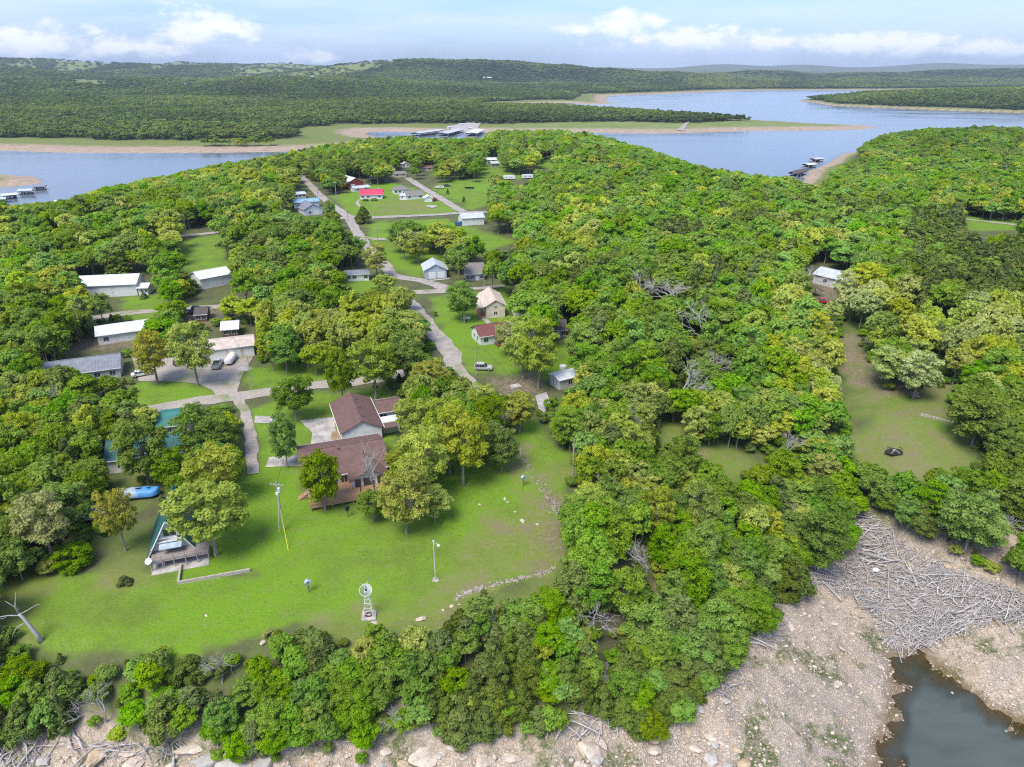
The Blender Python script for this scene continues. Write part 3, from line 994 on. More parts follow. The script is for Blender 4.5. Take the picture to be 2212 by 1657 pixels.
# ------------------------------------------------------------------ building materials
for nm, c, kw in [('white_wall', (0.74, 0.74, 0.73), {}), ('cream_wall', (0.66, 0.56, 0.46), {}), ('blue_wall', (0.40, 0.47, 0.54), {}), ('pale_blue_wall', (0.55, 0.62, 0.68), {}),
                  ('grey_wall', (0.32, 0.34, 0.36), {}), ('tan_wall', (0.50, 0.44, 0.37), {}), ('red_wall', (0.30, 0.040, 0.035), {}), ('brown_wall', (0.17, 0.085, 0.06), {}),
                  ('pale_grey_wall', (0.55, 0.55, 0.54), {}), ('navy_wall', (0.035, 0.055, 0.12), {}), ('trim_white', (0.76, 0.76, 0.75), {}), ('dark_trim', (0.07, 0.065, 0.06), {}),
                  ('deck_wood', (0.42, 0.25, 0.14), dict(stretch=(0.4, 6, 1))), ('grey_deck', (0.34, 0.29, 0.26), dict(stretch=(0.4, 6, 1))), ('red_deck', (0.16, 0.055, 0.04), {}),
                  ('pole_wood', (0.36, 0.33, 0.29), dict(stretch=(3, 3, 0.3))), ('galvanised', (0.55, 0.56, 0.56), dict(rough=0.45, spec=0.5)), ('black_paint', (0.03, 0.03, 0.032), dict(rough=0.4)),
                  ('stone_wall', (0.42, 0.37, 0.31), dict(bump=0.5, scale=2.5)), ('blue_tarp', (0.075, 0.27, 0.62), dict(rough=0.4, spec=0.5, scale=0.9)), ('silver_tarp', (0.50, 0.53, 0.56), dict(rough=0.5, scale=2)),
                  ('yellow_guard', (0.75, 0.62, 0.05), {}), ('red_paint', (0.40, 0.03, 0.025), dict(rough=0.4)), ('orange_paint', (0.62, 0.12, 0.04), {}), ('blue_paint', (0.03, 0.11, 0.42), dict(rough=0.35, spec=0.5)),
                  ('white_paint', (0.74, 0.74, 0.73), dict(rough=0.35, spec=0.5, var=0.06)), ('silver_paint', (0.46, 0.46, 0.45), dict(rough=0.3, spec=0.6, var=0.06)), ('dark_paint', (0.045, 0.048, 0.055), dict(rough=0.3, spec=0.6)),
                  ('tyre', (0.025, 0.025, 0.025), {}), ('rock', (0.58, 0.49, 0.385), dict(bump=0.6, scale=1.6, var=0.25)), ('ochre_rock', (0.52, 0.40, 0.26), dict(bump=0.6, scale=1.6, var=0.3)),
                  ('char', (0.03, 0.028, 0.026), {}), ('grey_stone', (0.45, 0.42, 0.37), dict(bump=0.5, scale=3)), ('lamp_red', (0.4, 0.02, 0.02), {})]:
    simple(nm, c, **kw)
roofing('brown_shingle', (0.180, 0.110, 0.095), shingle=0.30, rough=0.9, spec=0.15)
roofing('red_shingle', (0.205, 0.082, 0.070), shingle=0.30, rough=0.9, spec=0.15)
roofing('grey_shingle', (0.235, 0.215, 0.195), shingle=0.30, rough=0.9, spec=0.15)
roofing('dark_shingle', (0.120, 0.105, 0.095), shingle=0.30, rough=0.9, spec=0.15)
roofing('pink_metal', (0.62, 0.055, 0.110), rib=0.6)
roofing('white_metal', (0.72, 0.73, 0.74), rib=0.7)
roofing('tan_metal', (0.60, 0.50, 0.42), rib=0.7)
roofing('cream_metal', (0.66, 0.53, 0.41), rib=0.7)
roofing('slate_metal', (0.225, 0.235, 0.260), rib=0.7)
roofing('pale_metal', (0.52, 0.55, 0.58), rib=0.7)
roofing('teal_metal', (0.030, 0.125, 0.115), rib=0.6)
roofing('bright_teal_metal', (0.050, 0.200, 0.165), rib=0.6)
roofing('sky_metal', (0.250, 0.420, 0.560), rib=0.7)
t = NT('window_glass')
t.bsdf((0.035, 0.045, 0.055), 0.08, None, 0, 0.8)


FOOT = []            # centre and reach of every building, trees keep off


def openings(e, L, depth, feats, base):
    """doors and windows; each a part, the pane its sub-part"""
    for (kind, face, u, z, w, h, *mm) in feats:
        m = mm[0] if mm else ('trim_white' if kind != 'garage_door' else 'white_paint')
        o_ = empty_part = None
        fr = MB()
        if kind == 'window':
            fr.box(-w / 2 - .09, w / 2 + .09, -0.06, 0.02, -0.09, 0.0).box(-w / 2 - .09, w / 2 + .09, -0.06, 0.02, h, h + .09)
            fr.box(-w / 2 - .09, -w / 2, -0.06, 0.02, 0, h).box(w / 2, w / 2 + .09, -0.06, 0.02, 0, h).box(-.03, .03, -0.055, 0.02, 0, h)
        elif kind == 'garage_door':
            for k in range(4):
                fr.box(-w / 2, w / 2, -0.05 - 0.012 * (k % 2), 0.02, h * k / 4 + .012, h * (k + 1) / 4 - .012)
            fr.box(-w / 2 - .1, w / 2 + .1, -0.03, 0.02, h, h + .12)
        else:
            fr.box(-w / 2, w / 2, -0.05, 0.02, 0, h).box(-w / 2 - .08, w / 2 + .08, -0.03, 0.02, h, h + .1)
        fo = fr.build(kind, m, e)
        fo.location, fo.rotation_euler = {'f': ((u, 0, z + base), (0, 0, 0)), 'l': ((0, u, z + base), (0, 0, -math.pi / 2)), 'r': ((L, u, z + base), (0, 0, math.pi / 2)), 'b': ((u, depth, z + base), (0, 0, math.pi))}[face]
        if kind == 'window':
            MB().box(-w / 2, w / 2, -0.03, 0.015, 0, h).build('pane', 'window_glass', fo)
        elif kind == 'door':
            MB().box(w / 2 - .16, w / 2 - .08, -0.11, -0.05, 0.95, 1.05).build('handle', 'dark_trim', fo)


def house(name, label, A, B=None, ang=None, L=None, depth=8.0, wall=2.7, rise=1.6, ridge='w', wmat='white_wall', rmat='grey_shingle', over=0.45, feats=(), vents=0, base=0.0, cat='house', group=None, roofover=None):
    a = at(*A)
    if B is not None:
        b = at(*B)
        ang, L = math.atan2(b.y - a.y, b.x - a.x), math.hypot(b.x - a.x, b.y - a.y)
    ca, sa = math.cos(ang), math.sin(ang)
    us, vs = np.array([0, L, 0, L]), np.array([0, 0, depth, depth])
    z = float(H(a.x + ca * us - sa * vs, a.y + sa * us + ca * vs).min())
    z = max(z, a.z - 0.8)
    e = empty(name, (a.x, a.y, z), ang, label, cat, group)
    FOOT.append((a.x, a.y, ang, L, depth))
    mb = MB()
    z0, z1 = -1.0, wall + base
    top = z1 + rise
    if ridge == 'w':
        mb.poly([(0, 0, z0), (L, 0, z0), (L, 0, z1), (0, 0, z1)]).poly([(0, depth, z0), (L, depth, z0), (L, depth, z1), (0, depth, z1)])
        for x in (0, L):
            mb.poly([(x, 0, z0), (x, depth, z0), (x, depth, z1), (x, depth / 2, top), (x, 0, z1)])
    elif ridge == 'd':
        for y in (0, depth):
            mb.poly([(0, y, z0), (L, y, z0), (L, y, z1), (L / 2, y, top), (0, y, z1)])
        for x in (0, L):
            mb.poly([(x, 0, z0), (x, depth, z0), (x, depth, z1), (x, 0, z1)])
    else:
        mb.poly([(0, 0, z0), (L, 0, z0), (L, 0, z1), (0, 0, z1)]).poly([(0, depth, z0), (L, depth, z0), (L, depth, z1), (0, depth, z1)])
        for x in (0, L):
            mb.poly([(x, 0, z0), (x, depth, z0), (x, depth, z1), (x, 0, z1)])
    mb.build('wall', wmat, e)
    Lr, Sr = (L, depth) if ridge != 'd' else (depth, L)
    r = MB()
    th = 0.14
    o = over
    sl = rise / (Sr / 2)
    if ridge in 'wd':
        zr = top + 0.05
        ze = z1 + 0.05 - sl * o
        prof = [(-o, ze), (Sr / 2, zr), (Sr + o, ze), (Sr + o, ze + th), (Sr / 2, zr + th), (-o, ze + th)]
        n = 6
        i = len(r.v)
        r.v += [(-o, y, zz) for y, zz in prof] + [(Lr + o, y, zz) for y, zz in prof]
        r.f += [[0, 1, 4, 5], [1, 2, 3, 4], [6, 11, 10, 7], [7, 10, 9, 8], [5, 4, 10, 11], [4, 3, 9, 10], [0, 6, 7, 1], [1, 7, 8, 2], [0, 5, 11, 6], [2, 8, 9, 3]]
    elif ridge == 'hip':
        q = min(Sr / 2, Lr / 2 - 0.2)
        ze, zr = z1 - 0.05, top
        c = [(-o, -o, ze), (L + o, -o, ze), (L + o, depth + o, ze), (-o, depth + o, ze)]
        rr = [(q, depth / 2, zr), (L - q, depth / 2, zr)]
        r.v += c + rr + [(x, y, zz - th) for x, y, zz in c]
        r.f += [[0, 1, 5, 4], [1, 2, 5], [2, 3, 4, 5], [3, 0, 4], [6, 7, 1, 0], [7, 8, 2, 1], [8, 9, 3, 2], [9, 6, 0, 3], [9, 8, 7, 6]]
    else:      # shed roof falling towards the front
        r.v += [(-o, -o, z1 + .05), (L + o, -o, z1 + .05), (L + o, depth + o, z1 + rise), (-o, depth + o, z1 + rise)]
        r.v += [(x, y, zz + th) for x, y, zz in r.v[:4]]
        r.f += [[3, 2, 1, 0], [4, 5, 6, 7], [0, 1, 5, 4], [1, 2, 6, 5], [2, 3, 7, 6], [3, 0, 4, 7]]
    ro = r.build('roof', rmat, e)
    if ridge == 'd':
        ro.location, ro.rotation_euler = (L, 0, 0), (0, 0, math.pi / 2)
    if ridge in 'wd' and rise > 0.6:
        MB().box(-o - .02, Lr + o + .02, Sr / 2 - .16, Sr / 2 + .16, top + th + .02, top + th + .10).build('ridge_cap', rmat, ro)
        for y, ys in ((0, -1), (1, 1)):
            MB().box(-o, Lr + o, *sorted(((Sr + o + .02) if y else (-o - .02), (Sr + o + .14) if y else (-o - .14))), z1 - sl * o + .02, z1 - sl * o + .16).build('gutter', 'trim_white', ro)
    for k in range(vents):
        x = Lr * (k + 0.6) / (vents + 0.3)
        zz = top + th - 0.35 * sl * 2
        MB().box(x - .28, x + .28, Sr / 2 - 1.05, Sr / 2 - .5, zz - .35, zz + .12).build('vent', 'dark_trim', ro)
    openings(e, L, depth, feats, base)
    return e


def auto(L, wall=2.7, n=2, door=True, z=0.95):
    """evenly spread front windows with a door"""
    f = []
    us = [(k + 0.5) / (n + (1 if door else 0)) for k in range(n + (1 if door else 0))]
    for k, u in enumerate(us):
        if door and k == len(us) // 2:
            f.append(('door', 'f', u * L, 0.1, 0.95, 2.05))
        else:
            f.append(('window', 'f', u * L, z, 1.3, 1.1))
    return f


def flen(A, B):
    a, b = at(*A), at(*B)
    return math.hypot(a.x - b.x, a.y - b.y)


def quick(name, label, A, B, n=2, door=True, **k):
    return house(name, label, A, B, feats=auto(flen(A, B), n=n, door=door), **k)


# --- village
L_ = flen((778, 431), (826, 430))
house('house', 'white house with a bright pink-red metal roof behind a hedge', (778, 431), (826, 430), depth=9, rise=2.3, rmat='pink_metal', feats=auto(L_, n=3))
h_ = at(805, 433)
house('red_barn', 'dark red barn with a white roof behind the pink-roofed house', (752, 410), (786, 406), depth=14, wall=4.2, rise=2.6, ridge='d', wmat='red_wall', rmat='white_metal', cat='barn', feats=[('garage_door', 'f', 3.5, 0, 2.8, 3)])
quick('shed', 'white shed with a grey roof in front of the red barn', (765, 415), (799, 411), 2, False, depth=5, wall=2.3, rise=0.9, rmat='pale_metal', cat='shed')
quick('house', 'white house with a grey hipped roof, farther of the two on the village lawn', (852, 420), (884, 418), 3, depth=8.5, rise=1.9, ridge='hip')
L_ = flen((879, 432), (914, 429))
quick('house', 'white house with a grey-brown roof, nearer of the two on the village lawn', (879, 432), (914, 429), 2, depth=7.5, rise=1.9)
house('annex', 'flat white annex joined to the nearer white house on the village lawn', (863.5, 431.5), (878.5, 432), depth=5, wall=2.4, rise=0.3, ridge='flat', rmat='white_metal', cat='annex', feats=[('window', 'f', 1.5, 0.9, 0.9, 1.0)])
house('shed', 'small white gabled shed at the end of the village lawn', (918, 437), (934, 436), depth=5, wall=2.3, rise=1.1, ridge='d', rmat='white_metal', cat='shed', feats=[('door', 'f', 1.2, 0, 0.9, 1.95)])
L_ = flen((999, 488), (1046, 485))
house('garage', 'white metal garage beside the blue pickup on the cross street', (999, 488), (1046, 485), depth=9, wall=3.6, rise=1.5, rmat='pale_metal', cat='garage', feats=[('garage_door', 'f', L_ * .35, 0, 3, 2.7), ('garage_door', 'f', L_ * .72, 0, 3, 2.7)])
quick('house', 'blue-grey house half hidden by trees below the white garage', (925, 536), (960, 532), 2, depth=9, wmat='blue_wall', rmat='grey_shingle')
L_ = flen((919, 603), (965, 600))
house('garage', 'pale blue garage with two white doors and a pale metal roof', (919, 603), (965, 600), depth=9.5, wall=3.3, rise=2.0, ridge='d', wmat='blue_wall', rmat='pale_metal', cat='garage',
      feats=[('garage_door', 'f', L_ * .32, 0, 2.7, 2.4), ('garage_door', 'f', L_ * .74, 0, 2.7, 2.4)])
pad('garage_apron', [(917, 606), (970, 602), (973, 604), (920, 609)], 'concrete', 'concrete apron in front of the pale blue garage', 0.11)
L_ = flen((1006, 607), (1046, 605))
house('house', 'grey house with a grey gabled roof and white skirting behind the tan house', (1006, 607), (1046, 605), depth=9, wall=3.0, rise=2.6, wmat='grey_wall', rmat='grey_shingle', feats=auto(L_, n=3))
L_ = flen((748, 608), (797, 606))
house('mobile_home', 'white mobile home with a grey roof among trees left of the road bend', (748, 608), (797, 606), depth=5, wall=2.6, rise=0.7, rmat='slate_metal', cat='mobile home', feats=auto(L_, n=3))
house('shed', 'tiny white shed left of the white mobile home', (673, 589), (689, 588), depth=3, wall=2.2, rise=0.7, rmat='white_metal', cat='shed', feats=[('door', 'f', 1.2, 0, 0.8, 1.9)])
L_ = flen((659, 466), (697, 463))
house('house', 'blue house with a slate metal roof and gabled front by the village road', (659, 466), (697, 463), depth=13, wall=3.3, rise=2.4, ridge='d', wmat='pale_blue_wall', rmat='slate_metal', feats=[('window', 'f', L_ * .3, 1, 1.3, 1.2), ('garage_door', 'f', L_ * .68, 0, 2.8, 2.3)])
house('carport', 'open carport with a light blue metal roof behind the slate-roofed house', (636, 450), (690, 447), depth=5, wall=3.3, rise=1.2, wmat='pale_blue_wall', rmat='sky_metal', cat='carport', feats=[('window', 'f', 3, 1, 1.3, 1.1)])
quick('mobile_home', 'white mobile home with dark windows beside the upper village road', (637, 429), (661, 427.5), 3, False, depth=6, wall=2.5, rise=0.8, rmat='pale_metal', cat='mobile home')
for (A, B, lab, wm_, rm_, hp) in [((803, 387), (816, 386), 'white two-window house behind the red barn', 'white_wall', 'grey_shingle', 'w'), ((852, 383.5), (878, 382), 'cream house with a brown roof behind the white houses', 'cream_wall', 'grey_shingle', 'w'),
                                  ((911, 370), (935, 368.5), 'low house with a rust-red roof at the back of the village', 'cream_wall', 'red_shingle', 'w'), ((869, 362), (885, 361), 'white boxy house near the far shore trees', 'white_wall', 'white_metal', 'd'),
                                  ((1049, 352.5), (1073, 351), 'long white mobile home at the back edge of the village', 'white_wall', 'white_metal', 'w'), ((1062, 361), (1078, 359.5), 'dark mobile home in front of the long white one', 'grey_wall', 'pale_metal', 'w'),
                                  ((957, 345), (975, 343.5), 'pale trailer under the far trees of the village', 'pale_grey_wall', 'white_metal', 'w'), ((1036, 342.5), (1051, 341.5), 'white trailer highest at the far tree edge', 'white_wall', 'white_metal', 'w'),
                                  ((979, 372), (993, 371), 'small grey shed in the far meadow', 'grey_wall', 'pale_metal', 'd')]:
    quick('house', lab, A, B, 2, False, depth=6, wall=2.6, rise=1.1, wmat=wm_, rmat=rm_, ridge=hp)
# --- middle
e = house('house', 'two-storey tan house with a cream metal roof and side porch', (1050.6, 688), (1091, 685), depth=13.5, wall=4.0, rise=1.7, ridge='d', wmat='cream_wall', rmat='cream_metal',
          feats=[('window', 'f', 2.9, 3.2, 0.7, 0.7), ('window', 'f', 2.9, 1.1, 1.0, 1.0), ('window', 'l', 4, 2.6, 1, 1), ('door', 'l', 7, 0.1, 0.9, 2.0), ('window', 'l', 10, 2.6, 1, 1)])
MB().box(-2.3, -.05, 0.3, 13.0, 0.05, 0.22).build('porch_floor', 'deck_wood', e)
MB().poly([(-2.6, 0, 3.1), (-.05, 0, 3.75), (-.05, 13.4, 3.75), (-2.6, 13.4, 3.1)]).poly([(-2.6, 0, 3.2), (-.05, 0, 3.85), (-.05, 13.4, 3.85), (-2.6, 13.4, 3.2)]).build('porch_roof', 'cream_metal', e)
for k in range(5):
    MB().box(-2.3, -2.15, .4 + k * 3.1, .55 + k * 3.1, 0.2, 3.25).build('porch_post', 'dark_trim', e)
a_, b_ = at(1038.5, 746.5), at(1020, 729)
ang_ = math.atan2(-(b_.x - a_.x), b_.y - a_.y)
e = house('house', 'white house with a dull red roof and a red-brown deck', (1038.5, 746.5), ang=ang_, L=13, depth=7.5, wall=2.8, rise=1.8, rmat='red_shingle', feats=auto(13, n=3) + [('window', 'l', 2.2, 1, 1.1, 1.1), ('window', 'l', 5, 1, 1.1, 1.1)])
MB().box(4.0, 9.0, -3.6, -.05, 0.25, 0.45).build('deck', 'red_deck', e)
MB().poly([(3.6, -2.2, 2.5), (9.2, -2.2, 2.5), (9.2, 0, 3.1), (3.6, 0, 3.1)]).poly([(3.6, -2.2, 2.62), (9.2, -2.2, 2.62), (9.2, 0, 3.22), (3.6, 0, 3.22)]).build('porch_roof', 'red_shingle', e)
for x in (4.05, 5.7, 7.3, 8.9):
    MB().box(x - .05, x + .05, -3.6, -3.5, 0.3, 1.4).build('railing_post', 'red_deck', e)
MB().box(4.0, 9.0, -3.58, -3.52, 1.3, 1.4).box(4.0, 9.0, -3.58, -3.52, 0.8, 0.87).build('railing', 'red_deck', e)
quick('house', 'dark brown-roofed grey house right of the red-roofed house', (1190, 731), (1222, 730), 2, depth=7, wmat='grey_wall', rmat='dark_shingle')
house('mobile_home', 'pale grey mobile home with a white roof at the edge of the wood', (1209, 843), ang=R(30), L=13, depth=4.2, wall=2.7, rise=0.5, wmat='pale_grey_wall', rmat='white_metal', cat='mobile home',
      feats=[('window', 'l', 1.2, 1, .5, 1.2), ('window', 'l', 2.6, 1, .5, 1.2), ('window', 'f', 3, 1, 1.2, 1), ('door', 'f', 6, 0.3, .9, 2), ('window', 'f', 9, 1, 1.2, 1)])
quick('trailer', 'white camper trailer half hidden above the red-roofed house', (1132, 664), (1166, 661), 2, depth=2.6, wall=2.6, rise=0.2, ridge='flat', rmat='white_metal', cat='trailer')
quick('shed', 'small white shed right of the tan house', (1112, 683), (1132, 681), 0, depth=3, wall=2.0, rise=0.6, rmat='dark_shingle', cat='shed')
# --- left
L_ = flen((420, 783.5), (551, 767.5))
house('garage', 'long tan-roofed garage with four white doors facing the gravel court', (420, 783.5), (551, 767.5), depth=8, wall=3.1, rise=1.1, wmat='cream_wall', rmat='tan_metal', cat='garage',
      feats=[('garage_door', 'f', L_ * .09, 0, 2.4, 2.4), ('garage_door', 'f', L_ * .38, 0, 4.4, 2.4), ('garage_door', 'f', L_ * .68, 0, 2.9, 2.4), ('garage_door', 'f', L_ * .91, 0, 2.5, 2.4)])
quick('house', 'long low building with a grey metal roof behind trees left of the court', (95, 838), (262, 814), 4, depth=9, wall=2.8, rise=1.9, wmat='pale_grey_wall', rmat='slate_metal', cat='building')
quick('shed', 'white shed with a worn white roof under the trees left of the court', (214, 746), (320, 729), 2, depth=9, wall=2.8, rise=1.2, rmat='white_metal', cat='shed')
L_ = flen((158, 646), (298, 638))
house('barn', 'long white metal barn with wide white doors', (158, 646), (298, 638), depth=10, wall=4.4, rise=2.0, rmat='white_metal', cat='barn', feats=[('garage_door', 'f', L_ * .52, 0, 4, 3.4), ('garage_door', 'f', L_ * .78, 0, 4, 3.4), ('garage_door', 'f', L_ * .2, 0, 4, 3.4)])
house('annex', 'small white annex with two windows on the end of the long white barn', (300.5, 638), (321, 637), depth=5, wall=2.6, rise=0.8, rmat='white_metal', cat='annex', feats=[('window', 'f', 1.2, 1, .8, 1), ('window', 'f', 2.6, 1, .8, 1)])
L_ = flen((436, 626), (502, 613))
house('barn', 'white metal building with a bright roof right of the long barn', (436, 626), (502, 613), depth=9, wall=3.8, rise=1.5, rmat='white_metal', cat='barn', feats=[('garage_door', 'f', L_ * .5, 0, 4, 3)])
quick('shed', 'rust-red shed with a white window among the left trees', (145, 577), (174, 576), 1, False, depth=4, wall=2.4, rise=0.8, wmat='brown_wall', rmat='dark_shingle', cat='shed')
for (A, B, lab, wm_, rm_) in [((278, 492), (320, 489), 'house with a pale greenish roof near the left shore', 'pale_blue_wall', 'pale_metal'), ((530, 542), (556, 540), 'house with a grey roof left of the village road', 'white_wall', 'grey_shingle'),
                              ((318, 549), (344, 546), 'house with a white roof behind a leafless tree on the left', 'grey_wall', 'white_metal'), ((238, 502), (268, 500), 'brown-roofed house lowest of the roofs near the left shore', 'cream_wall', 'grey_shingle'),
                              ((194, 490), (226, 488), 'dark house half buried in the left shore trees', 'grey_wall', 'dark_shingle'), ((482, 730), (516, 727), 'dark shed with a white roof behind the tan garage', 'brown_wall', 'white_metal'),
                              ((424, 696), (448, 694), 'small shed with a dark brown roof by the back road', 'brown_wall', 'dark_shingle'), ((-12, 655), (16, 652), 'white trailer cut by the left edge', 'white_wall', 'white_metal')]:
    quick('house', lab, A, B, 2, False, depth=6, wall=2.5, rise=1.2, wmat=wm_, rmat=rm_)
# teal-roofed house with its deck
a_, b_ = at(236, 1024), at(405, 1001)
L_ = math.hypot(a_.x - b_.x, a_.y - b_.y)
e = house('house', 'white house with a dark teal roof mostly hidden under oaks', (236, 1024), (405, 1001), depth=8, wall=3.0, rise=1.9, rmat='teal_metal', feats=[('window', 'f', 2.2, 1.1, .8, .7), ('window', 'f', 6, 1, 1.2, 1.1), ('door', 'f', 9, .1, 1.6, 2), ('window', 'f', 11.5, 1, 1.2, 1.1)])
MB().box(7.5, L_, -2.6, -.05, 0.5, 0.66).build('deck', 'grey_deck', e)
MB().box(7.5, L_, -2.6, -2.54, 1.45, 1.55).box(7.5, L_, -2.6, -2.54, 1.05, 1.10).build('railing', 'grey_deck', e)
for k in range(5):
    x = 7.55 + k * (L_ - 7.6) / 4
    MB().box(x - .05, x + .05, -2.62, -2.52, -.5, 1.5).build('railing_post', 'grey_deck', e)
house('carport', 'carport with a bright teal roof beside the gravel road', (346, 946), (411, 937), depth=8, wall=2.6, rise=1.3, wmat='tan_wall', rmat='bright_teal_metal', cat='carport', feats=[('window', 'f', 2, 1, 1, 1)])
# right house, pavilion
house('house', 'pale grey house with a light roof among the trees on the right', (1755, 611), ang=math.atan2(-.80, .60), L=13, depth=8.5, wall=3.4, rise=1.7, wmat='pale_grey_wall', rmat='pale_metal', feats=[('window', 'f', 4.5, 1.2, 1.4, 1.2), ('door', 'f', 8, .1, 1, 2), ('window', 'f', 11, 1.2, 1.4, 1.2)])
e = empty('pavilion', at(1748, 643), 0.15, 'small grey-roofed open pavilion below the grey house on the right', 'pavilion')
for x in (0.1, 4.0):
    for y in (0.1, 3.4):
        MB().box(x, x + .14, y, y + .14, -.4, 2.3).build('post', 'grey_deck', e)
MB().prism([(-.4, 2.2), (2.1, 3.3), (4.6, 2.2), (4.6, 2.34), (2.1, 3.45), (-.4, 2.34)], -.3, 3.9).build('roof', 'dark_shingle', e)

# --- the brown-roofed house in front: main wing, cross gable, deck, garage wing
a_ = at(662, 1066)
ang_ = R(20)
e = house('house', 'brown-roofed house with a new wooden deck overlooking the lawn', (662, 1066), ang=ang_, L=15.0, depth=12.6, wall=2.9, rise=2.2, rmat='brown_shingle', cat='house', vents=1,
          feats=[('window', 'f', 1.6, 1.0, 1.3, 1.2), ('door', 'f', 4.6, .9, 1.8, 2.0, 'dark_trim'), ('window', 'f', 6.9, 1.0, 1.2, 1.5), ('window', 'l', 3, 1, 1.2, 1.1), ('window', 'l', 6, 1, 1.2, 1.1)])
g = MB()
g.poly([(8, -2.6, -1), (14, -2.6, -1), (14, -2.6, 2.9), (11, -2.6, 4.4), (8, -2.6, 2.9)]).poly([(8, -2.6, -1), (8, 0, -1), (8, 0, 2.9), (8, -2.6, 2.9)]).poly([(14, -2.6, -1), (14, 0, -1), (14, 0, 2.9), (14, -2.6, 2.9)])
g.build('gable_wall', 'white_wall', e)
gr = MB()
gr.prism([(7.4, 2.65), (11, 4.55), (14.6, 2.65), (14.6, 2.8), (11, 4.7), (7.4, 2.8)], -3.6, 4.2).build('gable_roof', 'brown_shingle', e)
for (x0, x1) in ((8.4, 9.6), (9.9, 12.1), (12.4, 13.6)):
    w_ = MB().box(x0, x1, -2.66, -2.58, 0.9, 2.7).build('window', 'trim_white', e)
    MB().box(x0 + .08, x1 - .08, -2.69, -2.6, 1.0, 2.6).build('pane', 'window_glass', w_)
dk = MB()
for k in range(26):
    dk.box(0.2 + k * .56, 0.2 + k * .56 + .54, -6.2, -.06 if k * .56 < 7.4 else -2.7, 0.95, 1.05)
dk.build('deck', 'deck_wood', e)
MB().box(0.2, 14.7, -6.2, -6.1, 0.55, 0.94).box(0.2, 0.3, -6.1, -.1, .55, .94).build('deck_skirt', 'deck_wood', e)
for k in range(9):
    x = 0.3 + k * 1.8
    MB().box(x - .06, x + .06, -6.22, -6.08, -.6, 2.0).build('railing_post', 'deck_wood', e)
MB().box(0.2, 14.7, -6.2, -6.1, 1.92, 2.02).box(0.2, 14.7, -6.18, -6.12, 1.30, 1.38).box(0.2, .3, -6.1, -.1, 1.92, 2.02).box(0.2, 14.7, -6.18, -6.12, 1.62, 1.68).build('railing', 'deck_wood', e)
MB().box(8.9, 9.05, -6.3, -6.15, -.5, 3.2).build('deck_lamp_post', 'black_paint', e)
for k in range(5):
    MB().box(-.3 - .3 * k, .02 - .3 * k, -1.9, -.5, .78 - .19 * k, .84 - .19 * k).build('stair_tread', 'deck_wood', e)
MB().poly([(.2, -1.95, 1.95), (-1.5, -1.95, 1.0), (-1.5, -1.95, .9), (.2, -1.95, 1.85)]).poly([(.2, -.45, 1.95), (-1.5, -.45, 1.0), (-1.5, -.45, .9), (.2, -.45, 1.85)]).poly([(.2, -1.98, .8), (-1.5, -1.98, -.2), (-1.5, -1.98, -.5), (.2, -1.98, .4)]).build('stair_rail', 'deck_wood', e)
# garage wing behind, its ridge running away from the camera
wg = house('house', 'garage wing with a brown roof and three dark vents behind the house', (742, 963), ang=R(21), L=8.0, depth=14.5, wall=3.0, rise=1.9, ridge='d', rmat='brown_shingle', vents=3, cat='garage',
           feats=[('window', 'l', 4, 1, 1.2, 1.1), ('garage_door', 'l', 10, 0, 3, 2.3)])
MB().box(8.0, 11.2, -.4, 2.4, 2.5, 2.65).build('side_canopy', 'brown_shingle', wg)
for y in (-.3, 2.2):
    MB().box(10.9, 11.05, y, y + .15, -.5, 2.5).build('post', 'dark_trim', wg)
quick('house', 'small white building with a brown roof right of the garage wing', (822, 913), (868, 905), 2, depth=6, wall=2.6, rise=1.2, rmat='brown_shingle')
tr = house('trailer', 'white camper trailer with a mossy top right of the garage wing', (828, 938), (864, 931), depth=2.6, wall=2.5, rise=0.12, ridge='flat', rmat='white_metal', over=.05, cat='trailer', feats=[('window', 'f', 1.2, 1.2, .8, .6), ('door', 'f', 2.5, .2, .7, 1.8)])
MB().box(-1.4, -.05, .6, 2.0, .5, .62).build('hitch', 'dark_trim', tr)

# --- A-frame
FL, FR = at(332.7, 1231), at(452, 1209)
d = (FR - FL).to_2d().normalized()
ang_ = math.atan2(d.y, d.x)
W_ = (FR - FL).to_2d().length
e = empty('a_frame_cabin', (FL.x, FL.y, min(FL.z, FR.z)), ang_, 'A-frame cabin with a dark teal roof and a raised grey deck', 'cabin')
FOOT.append((FL.x, FL.y - 3, ang_, W_ + 3, 15))
c0, hwid, zb, zt, yf, yb = 2.6, 3.3, 1.2, 6.9, 3.0, 12.4
th = 0.14
MB().poly([(c0 - hwid * 1.0, yf, zb), (c0 + hwid, yf, zb), (c0, yf, zt)]).poly([(c0 - hwid, yb, zb), (c0 + hwid, yb, zb), (c0, yb, zt)]).build('gable_wall', 'white_wall', e)
MB().poly([(c0 - hwid, yf, -1), (c0 + hwid, yf, -1), (c0 + hwid, yf, zb), (c0 - hwid, yf, zb)]).poly([(c0 - hwid, yb, -1), (c0 + hwid, yb, -1), (c0 + hwid, yb, zb), (c0 - hwid, yb, zb)]).poly(
    [(c0 - hwid, yf, -1), (c0 - hwid, yb, -1), (c0 - hwid, yb, zb), (c0 - hwid, yf, zb)]).poly([(c0 + hwid, yf, -1), (c0 + hwid, yb, -1), (c0 + hwid, yb, zb), (c0 + hwid, yf, zb)]).build('lower_wall', 'tan_wall', e)
